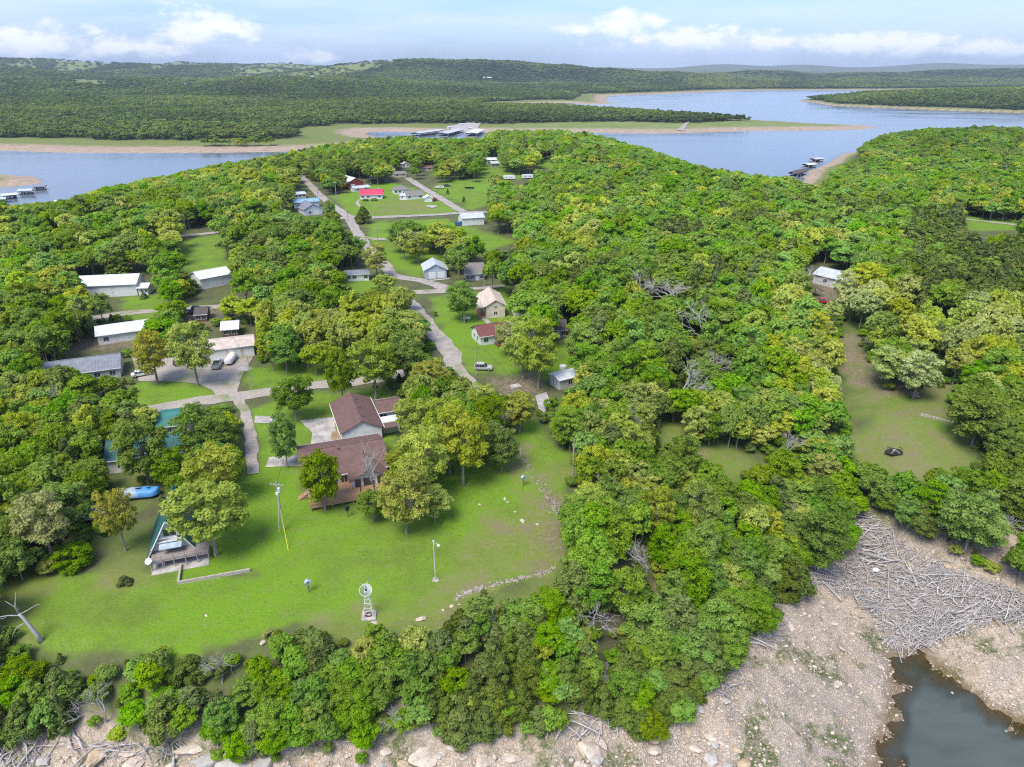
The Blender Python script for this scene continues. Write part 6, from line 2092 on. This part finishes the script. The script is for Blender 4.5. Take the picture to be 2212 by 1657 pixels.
# windmill
p = at(797, 1331)
e = empty('windmill', p, R(6), 'small white ornamental windmill on a concrete base by the lawn edge', 'windmill')
MB().box(-1.0, 1.0, -.95, .95, -.6, .22).build('base', 'concrete', e)
bl = MB()
for k in range(10):
    a = k * .63
    x, y = math.cos(a) * .45, math.sin(a) * .4
    bl.box(x - .14, x + .14, y - .07, y + .07, .22, .36)
bl.build('brick_ring', 'brown_wall', e)
for sx in (-1, 1):
    for sy in (-1, 1):
        MB().tube([(sx * .72, sy * .72, .2), (sx * .14, sy * .14, 4.3)], .045, 5).build('leg', 'trim_white', e)
for k in range(4):
    z = .9 + k * .85
    s = .72 - .58 * (z - .2) / 4.1
    MB().tube([(-s, -s, z), (s, -s, z)], .025, 4).tube([(s, -s, z), (s, s, z)], .025, 4).tube([(s, s, z), (-s, s, z)], .025, 4).tube([(-s, s, z), (-s, -s, z)], .025, 4).tube([(-s, -s, z), (s * .8, -s * .8, z + .85)], .018, 4).build('brace', 'trim_white', e)
MB().box(-.3, .3, -.3, .3, 4.3, 4.38).build('platform', 'trim_white', e)
MB().box(-.13, .13, -.3, .5, 4.75, 5.0).tube([(0, 0, 4.3), (0, 0, 4.8)], .06, 6).build('gearbox', 'dark_trim', e)
wh = empty('wheel', (0, -.42, 4.95), 0)
wh.parent = e
wh.rotation_euler = (R(-26), 0, R(8))
for k in range(18):
    a = 2 * math.pi * k / 18
    ca, sa = math.cos(a), math.sin(a)
    o_ = MB()
    q = []
    for (r, hw_) in ((.22, .022), (.80, .075)):
        for s in (-1, 1):
            q.append((ca * r - sa * hw_ * s, s * .06, sa * r + ca * hw_ * s))
    o_.poly([q[0], q[1], q[3], q[2]])
    o_.build('blade', 'galvanised', wh)
rg = MB()
for (r, t_) in ((.84, .035), (.24, .02)):
    rg.tube([(math.cos(2 * math.pi * k / 28) * r, 0, math.sin(2 * math.pi * k / 28) * r) for k in range(29)], t_, 5, False)
rg.build('rim', 'trim_white', wh)
MB().tube([(0, -.08, 0), (0, .3, 0)], .12, 10).build('hub', 'dark_trim', wh)
tl = MB().tube([(0, .4, 4.9), (.1, 1.7, 4.95)], .03, 5).build('tail_boom', 'trim_white', e)
MB().poly([(.1, 1.4, 4.6), (.12, 2.3, 4.5), (.12, 2.3, 5.45), (.1, 1.4, 5.2)]).poly([(.13, 1.4, 4.6), (.15, 2.3, 4.5), (.15, 2.3, 5.45), (.13, 1.4, 5.2)]).build('tail_vane', 'trim_white', e)

# bird houses
for (px, lab) in [((668, 1279), 'bluish bird house on a post left of the windmill'), ((1131, 1050), 'grey bird house on a post at the right of the lawn'), ((752, 1117), 'dark lantern post in front of the house deck')]:
    p = at(*px)
    b = empty('bird_house', p, .4, lab, 'bird house')
    MB().tube([(0, 0, -.3), (0, 0, 1.5)], .06, 6).build('post', 'dark_trim', b)
    MB().box(-.28, .28, -.22, .22, 1.4, 1.9).build('box', 'grey_wall' if 'dark' not in lab else 'black_paint', b)
    MB().prism([(-.45, 1.85), (0, 2.2), (.45, 1.85), (.45, 1.92), (0, 2.28), (-.45, 1.92)], -.35, .35).build('roof', 'blue_wall' if 'dark' not in lab else 'black_paint', b)
# bench and low wall in the pasture
p = at(1976, 861)
b = empty('picnic_bench', p, R(-6), 'dark wooden bench swing under the pale oak in the pasture', 'bench')
for k in range(5):
    MB().box(-.9, .9, -.35 + k * .15, -.22 + k * .15, .5, .55).build('slat', 'grey_deck', b)
for k in range(4):
    MB().box(-.9, .9, .42, .47, .6 + k * .2, .76 + k * .2).build('back_slat', 'grey_deck', b)
for x in (-.95, .95):
    MB().tube([(x, -.6, -.2), (x, 0, 1.6), (x, .6, -.2)], .06, 5).build('side_frame', 'dark_trim', b)
A_, B_ = at(1988, 897), at(2061, 914)
w = empty('stone_wall', A_, math.atan2(B_.y - A_.y, B_.x - A_.x), 'low crumbling concrete wall across the lower pasture', 'wall')
Lw = (B_ - A_).length
for k in range(9):
    MB().box(Lw * k / 9 + .03, Lw * (k + 1) / 9 - .03, -.22, .22, -.3, random.uniform(.3, .55)).build('block', 'stone_wall', w)
# burn pit
p = at(1938, 976)
b = empty('burn_pit', p, 0, 'charred black burn pile at the lower end of the pasture', 'burn pile')
V, F = [], []
for i in range(6):
    r = i / 5
    for j in range(14):
        a = 2 * math.pi * j / 14
        V.append((math.cos(a) * r * 2.6 * random.uniform(.85, 1.1), math.sin(a) * r * 1.6 * random.uniform(.85, 1.1), .45 * (1 - r ** 2) * random.uniform(.5, 1.2)))
for i in range(5):
    for j in range(14):
        F.append([i * 14 + j, i * 14 + (j + 1) % 14, (i + 1) * 14 + (j + 1) % 14, (i + 1) * 14 + j])
m = MB()
m.v, m.f = V, F
m.build('ash', 'char', b)
for k in range(7):
    a = random.uniform(0, 3.1)
    x, y = random.uniform(-1.6, 1.6), random.uniform(-1, 1)
    MB().tube([(x - math.cos(a), y - math.sin(a) * .7, .3), (x + math.cos(a), y + math.sin(a) * .7, random.uniform(.3, .7))], .08, 5).build('charred_log', 'char' if k % 2 else 'dead_wood', b)

# ------------------------------------------------------------------ docks
def boat_mesh(mat):
    m = MB()
    n_ = 8
    for i in range(n_ + 1):
        q = i / n_
        x, w = -3 + 6 * q, 1.1 * (1 - max(0, (q - .55) / .45) ** 2)
        m.v += [(x, -w * .6, -.15), (x, -w, .55 + .2 * q), (x, w, .55 + .2 * q), (x, w * .6, -.15)]
    for i in range(n_):
        for k in range(4):
            m.f.append([i * 4 + k, i * 4 + (k + 1) % 4, i * 4 + 4 + (k + 1) % 4, i * 4 + 4 + k])
    m.f += [[0, 1, 2, 3], [n_ * 4 + k for k in range(4)]]
    m.box(-1.2, .9, -.75, .75, .6, 1.15)
    return m.mesh('moored_boat_mesh', mat)


MOORED = [boat_mesh('navy_wall'), boat_mesh('white_paint')]


def dock(label, A, B, width, h, wmat, rmat, group, z=LAKE, slips=5, roof=True):
    a, b = Vector((*onplane(*A, z), z)), Vector((*onplane(*B, z), z))
    v = b - a
    L = v.length
    e = empty('boat_dock', (a.x, a.y, z), math.atan2(v.y, v.x), label, 'dock', group)
    MB().box(0, L, 0, width, -.3, .45).build('float', 'dark_trim', e)
    MB().box(-1.5, 0, 0, width, -.2, .40).build('landing', 'grey_deck', e)
    if roof:
        r = h * .16
        MB().prism([(-1, h), (width / 2, h + r * 2), (width + 1, h), (width + 1, h + .25), (width / 2, h + r * 2 + .25), (-1, h + .25)], -1, L + 1).build('roof', rmat, e)
        o_ = [c for c in e.children if c.name.startswith('roof')][0]
        o_.rotation_euler, o_.location = (0, 0, -math.pi / 2), (0, width, 0)
        # the profile runs across the dock: turn so that the ridge follows its length
        MB().box(0, L, width - .15, width, h - 1.0, h).box(0, L, 0, .15, h - .9, h).box(0, .15, 0, width, h - .9, h).build('fascia', wmat, e)
        for k in range(slips + 1):
            x = .2 + (L - .4) * k / slips
            for y in (.15, width - .15):
                MB().box(x - .14, x + .14, y - .14, y + .14, .3, h).build('post', 'trim_white', e)
    for k in range(slips):
        x = L * (k + .5) / slips
        w_ = min(width * .72, 8.5)
        a_ = e.rotation_euler.z
        b_ = link('moored_boat', MOORED[k % 2], None, (a.x + math.cos(a_) * x - math.sin(a_) * width * .48, a.y + math.sin(a_) * x + math.cos(a_) * width * .48, z + .45), (0, 0, a_ - math.pi / 2), (w_ / 6, min(1.2, L / slips / 3.2), 1))
        tag(b_, ('white' if k % 2 else 'navy') + ' boat berthed in the ' + label.split(',')[0].replace(' and longest', '').replace(' and whitest', ''), 'boat', 'boats berthed in the ' + group)
    return e


def dock2(*a, **k):
    e = dock(*a, **k)
    for c in e.children:
        if c.name.startswith('roof'):
            c.rotation_euler, c.location = (0, 0, math.pi / 2), (0, 0, 0)
            c.scale = (1, -1, 1)
    return e


g_ = 'covered marina docks'
dock2('left and longest of the three covered marina docks', (906, 295), (958, 287.5), 14, 4.2, 'navy_wall', 'pale_metal', g_, slips=9)
dock2('middle of the three covered marina docks', (968, 295), (1001, 286), 16, 4.0, 'navy_wall', 'pale_metal', g_, slips=7)
dock2('right and whitest of the three covered marina docks', (1030, 295.5), (1045, 287), 16, 4.4, 'navy_wall', 'white_metal', g_, slips=5)
g_ = 'private docks by the right inlet'
dock2('largest of the right inlet docks, with a brown roof', (1722, 383), (1741, 377), 8, 3.2, 'brown_wall', 'dark_shingle', g_, slips=3)
dock2('white-roofed middle dock of the right inlet', (1746, 363), (1763, 361.5), 8, 2.8, 'dark_trim', 'white_metal', g_, slips=2)
dock2('farthest dock of the right inlet', (1761, 350.5), (1778, 349.5), 8, 2.8, 'dark_trim', 'pale_metal', g_, slips=2)
g_ = 'private docks by the left spit'
dock2('outermost dock off the left spit', (75, 412), (97, 411), 6, 2.6, 'dark_trim', 'slate_metal', g_, slips=3)
dock2('second dock from the tip of the left spit', (42, 421), (68, 420), 7, 2.8, 'trim_white', 'pale_metal', g_, slips=3)
dock2('third dock from the tip of the left spit', (8, 431.5), (38, 429), 7, 2.8, 'dark_trim', 'white_metal', g_, slips=3)
dock2('dock of the left spit cut by the left edge', (-16, 441), (12, 439), 7, 2.8, 'dark_trim', 'pale_metal', g_, slips=3)
q = onplane(131, 435, LAKE)
e = empty('motor_boat', (q[0], q[1], LAKE - .3), R(8), 'white motor boat under way near the left shore trees', 'boat')
hull(8.5, 1.4, 1.1, 'hull', 'white_paint', e, 0)
MB().box(-1, 1.2, -.8, .8, 1.1, 1.9).build('windscreen', 'window_glass', e)
# marina sheds on the ramp
for (A, B, lab) in [((969, 278), (978, 277.5), 'small white marina office left on the ramp'), ((1012, 280), (1020, 279.5), 'dark marina shed right on the ramp'), ((993, 272), (1004, 271.5), 'long low marina shed at the top of the ramp')]:
    house('marina_shed', lab, A, B, depth=5, wall=2.5, rise=1, wmat='white_wall', rmat='pale_metal', cat='shed', feats=[('window', 'f', 2, 1, 1.2, 1)])
for (A, B, lab) in [((598, 171), (606, 171), 'white farmhouse on the bright far hillside'), ((672, 170), (680, 170), 'white barn right on the far hillside'), ((500, 177), (508, 177), 'low white farm building left on the far hillside'), ((578, 176), (590, 176), 'long white farm shed in the middle of the far hillside'),
                    ((396, 188), (405, 188), 'white farm building beside the lower far field'), ((1045, 171), (1062, 171), 'white house high on the far wooded hill')]:
    house('farm_building', lab, A, B, depth=12, wall=6, rise=4, wmat='white_wall', rmat='white_metal', cat='farm building', feats=[])
# ------------------------------------------------------------------ dead tree on the lawn
def limb(mb, pts, rads):
    mb.tube(pts, rads, 6)


p = at(90, 1386)
e = empty('dead_tree', p, 0, 'bleached dead tree with broken limbs on the lawn near the left edge', 'dead tree')
mb = MB()
limb(mb, [(0, 0, -.5), (-.3, 0, 1.2), (-.9, .1, 2.6), (-1.5, .2, 3.9), (-1.9, .2, 4.6)], [.38, .30, .26, .21, .17])
mb.build('trunk', 'dead_wood', e, True)
for pts, r in [([(-1.9, .2, 4.5), (-2.1, .3, 5.8), (-1.8, .4, 6.8), (-1.4, .3, 8.0)], .14), ([(-1.7, .2, 4.3), (-3.2, 0, 4.5), (-4.6, -.3, 4.4), (-6.2, -.4, 4.9)], .11), ([(-1.8, .2, 4.5), (-.8, .6, 4.9), (.2, .8, 5.5), (.9, .9, 5.6)], .09),
               ([(-1.2, .1, 3.3), (-2.2, -.4, 2.9), (-2.9, -.6, 1.9), (-3.2, -.7, 1.0)], .09), ([(-3.2, 0, 4.5), (-4.2, .3, 3.7), (-5.4, .5, 3.4)], .06), ([(-2.1, .3, 5.6), (-3.0, .4, 6.3), (-3.4, .5, 6.5)], .06), ([(-2.0, .3, 5.2), (-1.2, -.3, 5.9)], .05)]:
    k = MB()
    limb(k, pts, [r * (1 - .75 * i / (len(pts) - 1)) for i in range(len(pts))])
    k.build('branch', 'dead_wood', e, True)

# ------------------------------------------------------------------ stones and rock ledges
def rock_mesh(seed, flat=.7, n=1):
    rng = np.random.default_rng(seed)
    bm = bmesh.new()
    bmesh.ops.create_icosphere(bm, subdivisions=n, radius=.5)
    for v in bm.verts:
        c = v.co
        f = 1 + rng.normal() * .16
        v.co = Vector((c.x * f * 1.15, c.y * f, c.z * f * flat))
    # flatten a few sides so that it reads as broken stone
    for _ in range(5):
        d = Vector(rng.normal(size=3)).normalized()
        lim = rng.uniform(.26, .38)
        for v in bm.verts:
            s = v.co.dot(d)
            if s > lim:
                v.co -= d * (s - lim)
    me = bpy.data.meshes.new('stone_mesh')
    bm.to_mesh(me)
    bm.free()
    return me


STONES = []
for k in range(8):
    me = rock_mesh(40 + k, .65 if k < 5 else .4, 2)
    me.materials.append(MATS[['rock', 'rock', 'grey_stone', 'rock', 'ochre_rock', 'rock', 'rock', 'grey_stone'][k]])
    STONES.append(me)
rng = np.random.default_rng(33)
# single pale stones lying on the lawn
for (px, s, lab) in [((909, 1337), 1.0, 'white boulder right of the windmill base'), ((810, 1348), .8, 'white stone just below the windmill base'), ((975, 1310), .6, 'white stone between the windmill and the rubble row'), ((957, 1318), .4, 'small stone lower right of the windmill'),
                     ((992, 1306), .3, 'smallest of the stones right of the windmill'), ((1036, 1303), .8, 'grey boulder at the left end of the rubble row'), ((570, 1388), .8, 'white stone at the lower edge of the lawn'), ((1044, 1318), .6, 'dark stone below the rubble row'),
                     ((1128, 1125), .8, 'flat white stone in the right of the lawn'), ((1113, 1106), .45, 'pale stone above the flat white stone'), ((1090, 1078), .6, 'pale flat stone below the bird house'), ((1096, 1085), .4, 'tiny pale stone below the bird house'),
                     ((1160, 1133), .5, 'pale stone nearest the gravel ditch'), ((1036, 1090), .5, 'pale stone lying right of the oak clump'), ((445, 1330), .4, 'small white stone on the lower left lawn'), ((600, 1395), .35, 'tiny stone on the lawn edge below the bird house')]:
    p = at(*px)
    o = link('lawn_stone', STONES[int(rng.integers(0, 2))], None, (p.x, p.y, p.z + .1 * s), (0, 0, rng.uniform(0, 6)), (s * 1.3, s, s * .8))
    tag(o, lab, 'stone', 'stones on the lawn')


def stone_field(name, P_, S_, label, cat, kind='stuff', mats=('rock', 'grey_stone')):
    """many broken stones as one mesh"""
    base = []
    for me in STONES[:4]:
        v = np.empty(len(me.vertices) * 3, np.float32)
        me.vertices.foreach_get('co', v)
        f = np.array([p.vertices[:] for p in me.polygons], np.int32)
        base.append((v.reshape(-1, 3), f))
    small = []
    for k in range(4):
        me = rock_mesh(140 + k, .6, 1)
        v = np.empty(len(me.vertices) * 3, np.float32)
        me.vertices.foreach_get('co', v)
        small.append((v.reshape(-1, 3), np.array([p.vertices[:] for p in me.polygons], np.int32)))
    VV, FF, MI, off = [], [], [], 0
    for i, (p, s) in enumerate(zip(P_, S_)):
        v, f = small[i % 4]
        a = rng.uniform(0, 6.28)
        c, s_ = math.cos(a), math.sin(a)
        q = v * np.array([s * rng.uniform(.8, 1.5), s, s * rng.uniform(.6, 1.0)])
        q = np.stack([q[:, 0] * c - q[:, 1] * s_, q[:, 0] * s_ + q[:, 1] * c, q[:, 2]], 1) + p
        VV.append(q)
        FF.append(f + off)
        MI += [int(rng.random() < .3)] * len(f)
        off += len(v)
    o = link(name, mesh_np(name, np.concatenate(VV), np.concatenate(FF), [MATS[m] for m in mats], MI))
    return tag(o, label, cat, kind=kind)


def along(pxs, n, spread):
    pts = [at(*q) for q in pxs]
    out = []
    for k in range(n):
        s = rng.random() * (len(pts) - 1)
        i = min(int(s), len(pts) - 2)
        p = pts[i].lerp(pts[i + 1], s - i)
        out.append((p.x + rng.normal() * spread, p.y + rng.normal() * spread))
    A = np.array(out)
    return np.column_stack([A, H(A[:, 0], A[:, 1])])


Q = along([(985, 1292), (1020, 1275), (1080, 1260), (1140, 1246), (1200, 1228)], 420, .32)
stone_field('rubble_row', Q + [0, 0, .02], rng.uniform(.14, .42, len(Q)), 'row of pale rubble along the lower right edge of the lawn', 'rubble', mats=('stone_wall', 'brown_stone'))
Q = along([(1112, 962), (1128, 985), (1160, 1035), (1190, 1080), (1205, 1110)], 420, .55)
stone_field('ditch_rubble', Q, rng.uniform(.12, .4, len(Q)), 'brown stony ditch curving along the right side of the lawn', 'rubble', mats=('brown_stone', 'grey_stone'))

# boulders and slabs of the bare banks: the largest single, the rest as rubble
def on_bank(n, x0, x1, y0, y1, zlo, zhi):
    X_, Y_ = rng.uniform(x0, x1, n), rng.uniform(y0, y1, n)
    Z_ = H(X_, Y_)
    qx, qy, _ = topic(X_, Y_, Z_)
    m = (Z_ > zlo) & (Z_ < zhi) & (np.abs(qx - 1106) < 1250) & (qy < 1760)
    return np.column_stack([X_, Y_, Z_])[m]


B1 = on_bank(1500, -75, 30, 40, 66, -17.5, -6.0)[:150]
B2 = on_bank(2500, 18, 90, 46, 112, -17.6, -6.0)[:140]
for k, q in enumerate(np.concatenate([B1, B2])):
    left = k < len(B1)
    i = int(rng.integers(0, 8))
    s = rng.lognormal(.45, .45) if left else rng.uniform(.45, 1.2)
    o = link('limestone_block', STONES[i], None, (q[0], q[1], q[2] + .05 * s), (rng.uniform(-.25, .25), rng.uniform(-.25, .25), rng.uniform(0, 6)), (s * rng.uniform(.9, 1.6), s, s * (.7 if left else .8)))
    tag(o, 'pale limestone block on the rock ledges along the bottom edge' if left else 'pale limestone block lying on the open gravel slope by the cove', 'rock', 'blocks of the rock ledges' if left else 'blocks of the gravel slope')
C1 = on_bank(7000, -80, 30, 38, 66, -17.8, -6.5)[:2600]
C2 = on_bank(26000, 14, 100, 44, 116, -18.2, -5.4)[:9000]
Cc = np.concatenate([C1, C2])
stone_field('bank_rubble', Cc, np.clip(rng.lognormal(-1.35, .45, len(Cc)), .1, .9), 'loose limestone rubble covering the bare banks', 'rubble', mats=('rock', 'ochre_rock'))

# ------------------------------------------------------------------ driftwood
def log_mesh(seed):
    rng = np.random.default_rng(seed)
    mb = MB()
    L = 1.0
    n = 6
    y = np.cumsum(rng.normal(size=n)) * .045
    z = np.cumsum(rng.normal(size=n)) * .015
    r = rng.uniform(.016, .031)
    pts = [(-.5 + i / (n - 1), y[i], z[i]) for i in range(n)]
    mb.tube(pts, [r * (1.15 - .75 * i / (n - 1)) for i in range(n)], 6)
    for _ in range(int(rng.integers(0, 3))):
        i = int(rng.integers(1, n - 1))
        d = Vector((rng.uniform(.3, 1), rng.uniform(-1, 1), rng.uniform(-.1, .5))).normalized() * rng.uniform(.12, .3)
        a = Vector(pts[i])
        mb.tube([a, a + d * .5 + Vector((0, 0, .01)), a + d], [r * .55, r * .4, r * .15], 4)
    return mb.mesh('driftwood_mesh', 'drift_wood', True)


LOGS = [log_mesh(70 + k) for k in range(10)]
JAM = [(1850, 1105), (1900, 1130), (1990, 1195), (2080, 1240), (2160, 1265), (2230, 1290), (2230, 1350), (2160, 1345), (2080, 1360), (2020, 1395), (1960, 1405), (1915, 1390), (1890, 1340), (1850, 1300), (1800, 1270), (1720, 1290), (1690, 1310), (1690, 1270), (1760, 1235), (1820, 1230), (1850, 1180)]
SIDE = [[(1180, 1560), (1260, 1545), (1330, 1550), (1350, 1580), (1260, 1590), (1190, 1600)], [(1420, 1490), (1460, 1470), (1480, 1510), (1450, 1550), (1420, 1540)], [(1530, 1460), (1600, 1440), (1600, 1500), (1540, 1510)],
        [(1600, 1360), (1680, 1340), (1680, 1390), (1620, 1400)], [(0, 1610), (60, 1600), (120, 1620), (60, 1657), (0, 1650)], [(150, 1605), (420, 1620), (420, 1640), (160, 1630)]]


def in_poly(poly, n):
    xs, ys = [q[0] for q in poly], [q[1] for q in poly]
    out = []
    while len(out) < n:
        a, b = rng.uniform(min(xs), max(xs), 400), rng.uniform(min(ys), max(ys), 400)
        m = inside(a, b, poly)
        out += list(zip(a[m], b[m]))
    return out[:n]


def ground_many(P_):
    """picture points -> ground points, a few fixed-point steps at once"""
    P_ = np.array(P_)
    u, v = (P_[:, 0] - 1106) / FPX, (828.5 - P_[:, 1]) / FPX
    dx, dy, dz = u, CP + v * SP, -SP + v * CP
    z = np.full(len(P_), -8.0)
    for _ in range(14):
        t_ = (z - CAMZ) / dz
        z = .5 * z + .5 * H(dx * t_, dy * t_)
    t_ = (z - CAMZ) / dz
    return np.column_stack([dx * t_, dy * t_])


def lay(G, n_single):
    A_ = np.array(G)
    k = len(A_)
    L = rng.lognormal(.95, .45, k).clip(1.0, 7.5)
    th = rng.normal(0, .85, k) + .25
    ex, ey = np.cos(th) * L * .5, np.sin(th) * L * .5
    z0, z1 = H(A_[:, 0] - ex, A_[:, 1] - ey), H(A_[:, 0] + ex, A_[:, 1] + ey)
    zc = np.maximum(H(A_[:, 0], A_[:, 1]), .5 * (z0 + z1))
    pit = np.arctan2(z1 - z0, L) * .8
    return A_, L, th, zc, pit


G = np.concatenate([ground_many(in_poly(JAM, 2600))] + [ground_many(in_poly(p_, 60)) for p_ in SIDE])
A_, L, th, zc, pit = lay(G, 300)
o_ = np.argsort(-L)
jam_n = 2600
VV, FF, off = [], [], 0
bases = []
for me in LOGS:
    v = np.empty(len(me.vertices) * 3, np.float32)
    me.vertices.foreach_get('co', v)
    f = [p.vertices[:] for p in me.polygons]
    bases.append((v.reshape(-1, 3), np.array([q for q in f if len(q) == 4], np.int32)))
cnt = 0
for r_i, i in enumerate(o_):
    th_s = float(np.clip(rng.lognormal(-.12, .42), .4, 2.2))
    lift = rng.uniform(.05, .65)
    if r_i < 290:
        o = link('driftwood_log', LOGS[int(rng.integers(0, 10))], None, (A_[i, 0], A_[i, 1], zc[i] + lift), (rng.uniform(0, 6), -pit[i], th[i]), (L[i], L[i] * th_s * .62, L[i] * th_s * .62))
        tag(o, 'bleached grey driftwood log in the jam above the cove' if i < jam_n else 'bleached driftwood log stranded under the trees along the bank', 'log', 'driftwood jam' if i < jam_n else 'stranded driftwood')
    else:
        v, f = bases[r_i % 10]
        M = Matrix.Rotation(th[i], 3, 'Z') @ Matrix.Rotation(-pit[i], 3, 'Y') @ Matrix.Rotation(rng.uniform(0, 6), 3, 'X')
        q = (v * np.array([L[i], L[i] * th_s, L[i] * th_s])) @ np.array(M).T + np.array([A_[i, 0], A_[i, 1], zc[i] + lift * .7])
        VV.append(q)
        FF.append(f + off)
        off += len(v)
o = link('driftwood_litter', mesh_np('driftwood_litter', np.concatenate(VV), np.concatenate(FF), [MATS['drift_wood']]))
tag(o, 'tangle of smaller bleached driftwood sticks filling the jam', 'driftwood', kind='stuff')
p = at(1892, 1237)
o = link('foam_float', STONES[0], None, (p.x, p.y, p.z + .7), (0, 0, .5), (1.5, 1.1, .7))
o.data = STONES[0].copy()
o.data.materials.clear()
o.data.materials.append(MATS['trim_white'])
tag(o, 'white foam float lying on the driftwood jam', 'float')

# ------------------------------------------------------------------ shrubs one can single out
def shrub(label, px, w, h, kind, v=0, name='shrub'):
    p = at(*px)
    e = empty(name, (p.x, p.y, p.z - .1), random.uniform(0, 6), label, 'shrub', 'shrubs on the lawns')
    ph, pw = PH[kind]
    link('foliage', CROWN[kind][v], e, (0, 0, -h * .28), scale=(w / pw, w / pw, h * 1.25 / ph))
    return e


shrub('round dark shrub alone on the lawn left of the A-frame wall', (270, 1262), 2.6, 1.7, 'C')
shrub('bright green thicket below the white camper', (165, 1222), 6.0, 4.6, 'B')
shrub('upper of the two dark cedars under the rubble row', (1045, 1310), 2.6, 3.2, 'C', 1)
shrub('lower of the two dark cedars under the rubble row', (1022, 1335), 3.2, 2.4, 'C', 2)
shrub('clipped hedge bush left in front of the pink-roofed house', (790, 433.5), 4.5, 1.5, 'M', 0)
shrub('clipped hedge bush right in front of the pink-roofed house', (808, 433), 4.5, 1.5, 'M', 1)
shrub('round bush at the corner of the long white barn annex', (312, 645), 3.0, 2.4, 'C', 0)
shrub('small dark cedar on the meadow right of the lane', (1002, 437), 2.4, 4.0, 'C', 0)
shrub('small cedar nearer the lane on the meadow', (967, 419), 2.2, 3.6, 'C', 1)
shrub('rough weed clump at the lower lawn edge by the dead leafless tree', (585, 1375), 2.4, 1.6, 'P', 1)
# ------------------------------------------------------------------ haze over the whole place
hz = NT('haze_air')
pv = hz.n('ShaderNodeVolumePrincipled')
pv.inputs['Color'].default_value = (0.70, 0.85, 1.0, 1)
pv.inputs['Density'].default_value = 0.000060
pv.inputs['Anisotropy'].default_value = 0.1
hz.link(pv.outputs[0], hz.out.inputs['Volume'])
ho = MB().box(-24000, 24000, -60, 17400, -45, 330).build('haze', 'haze_air')
tag(ho, 'thin blue air over the far hills', 'haze', kind='stuff')
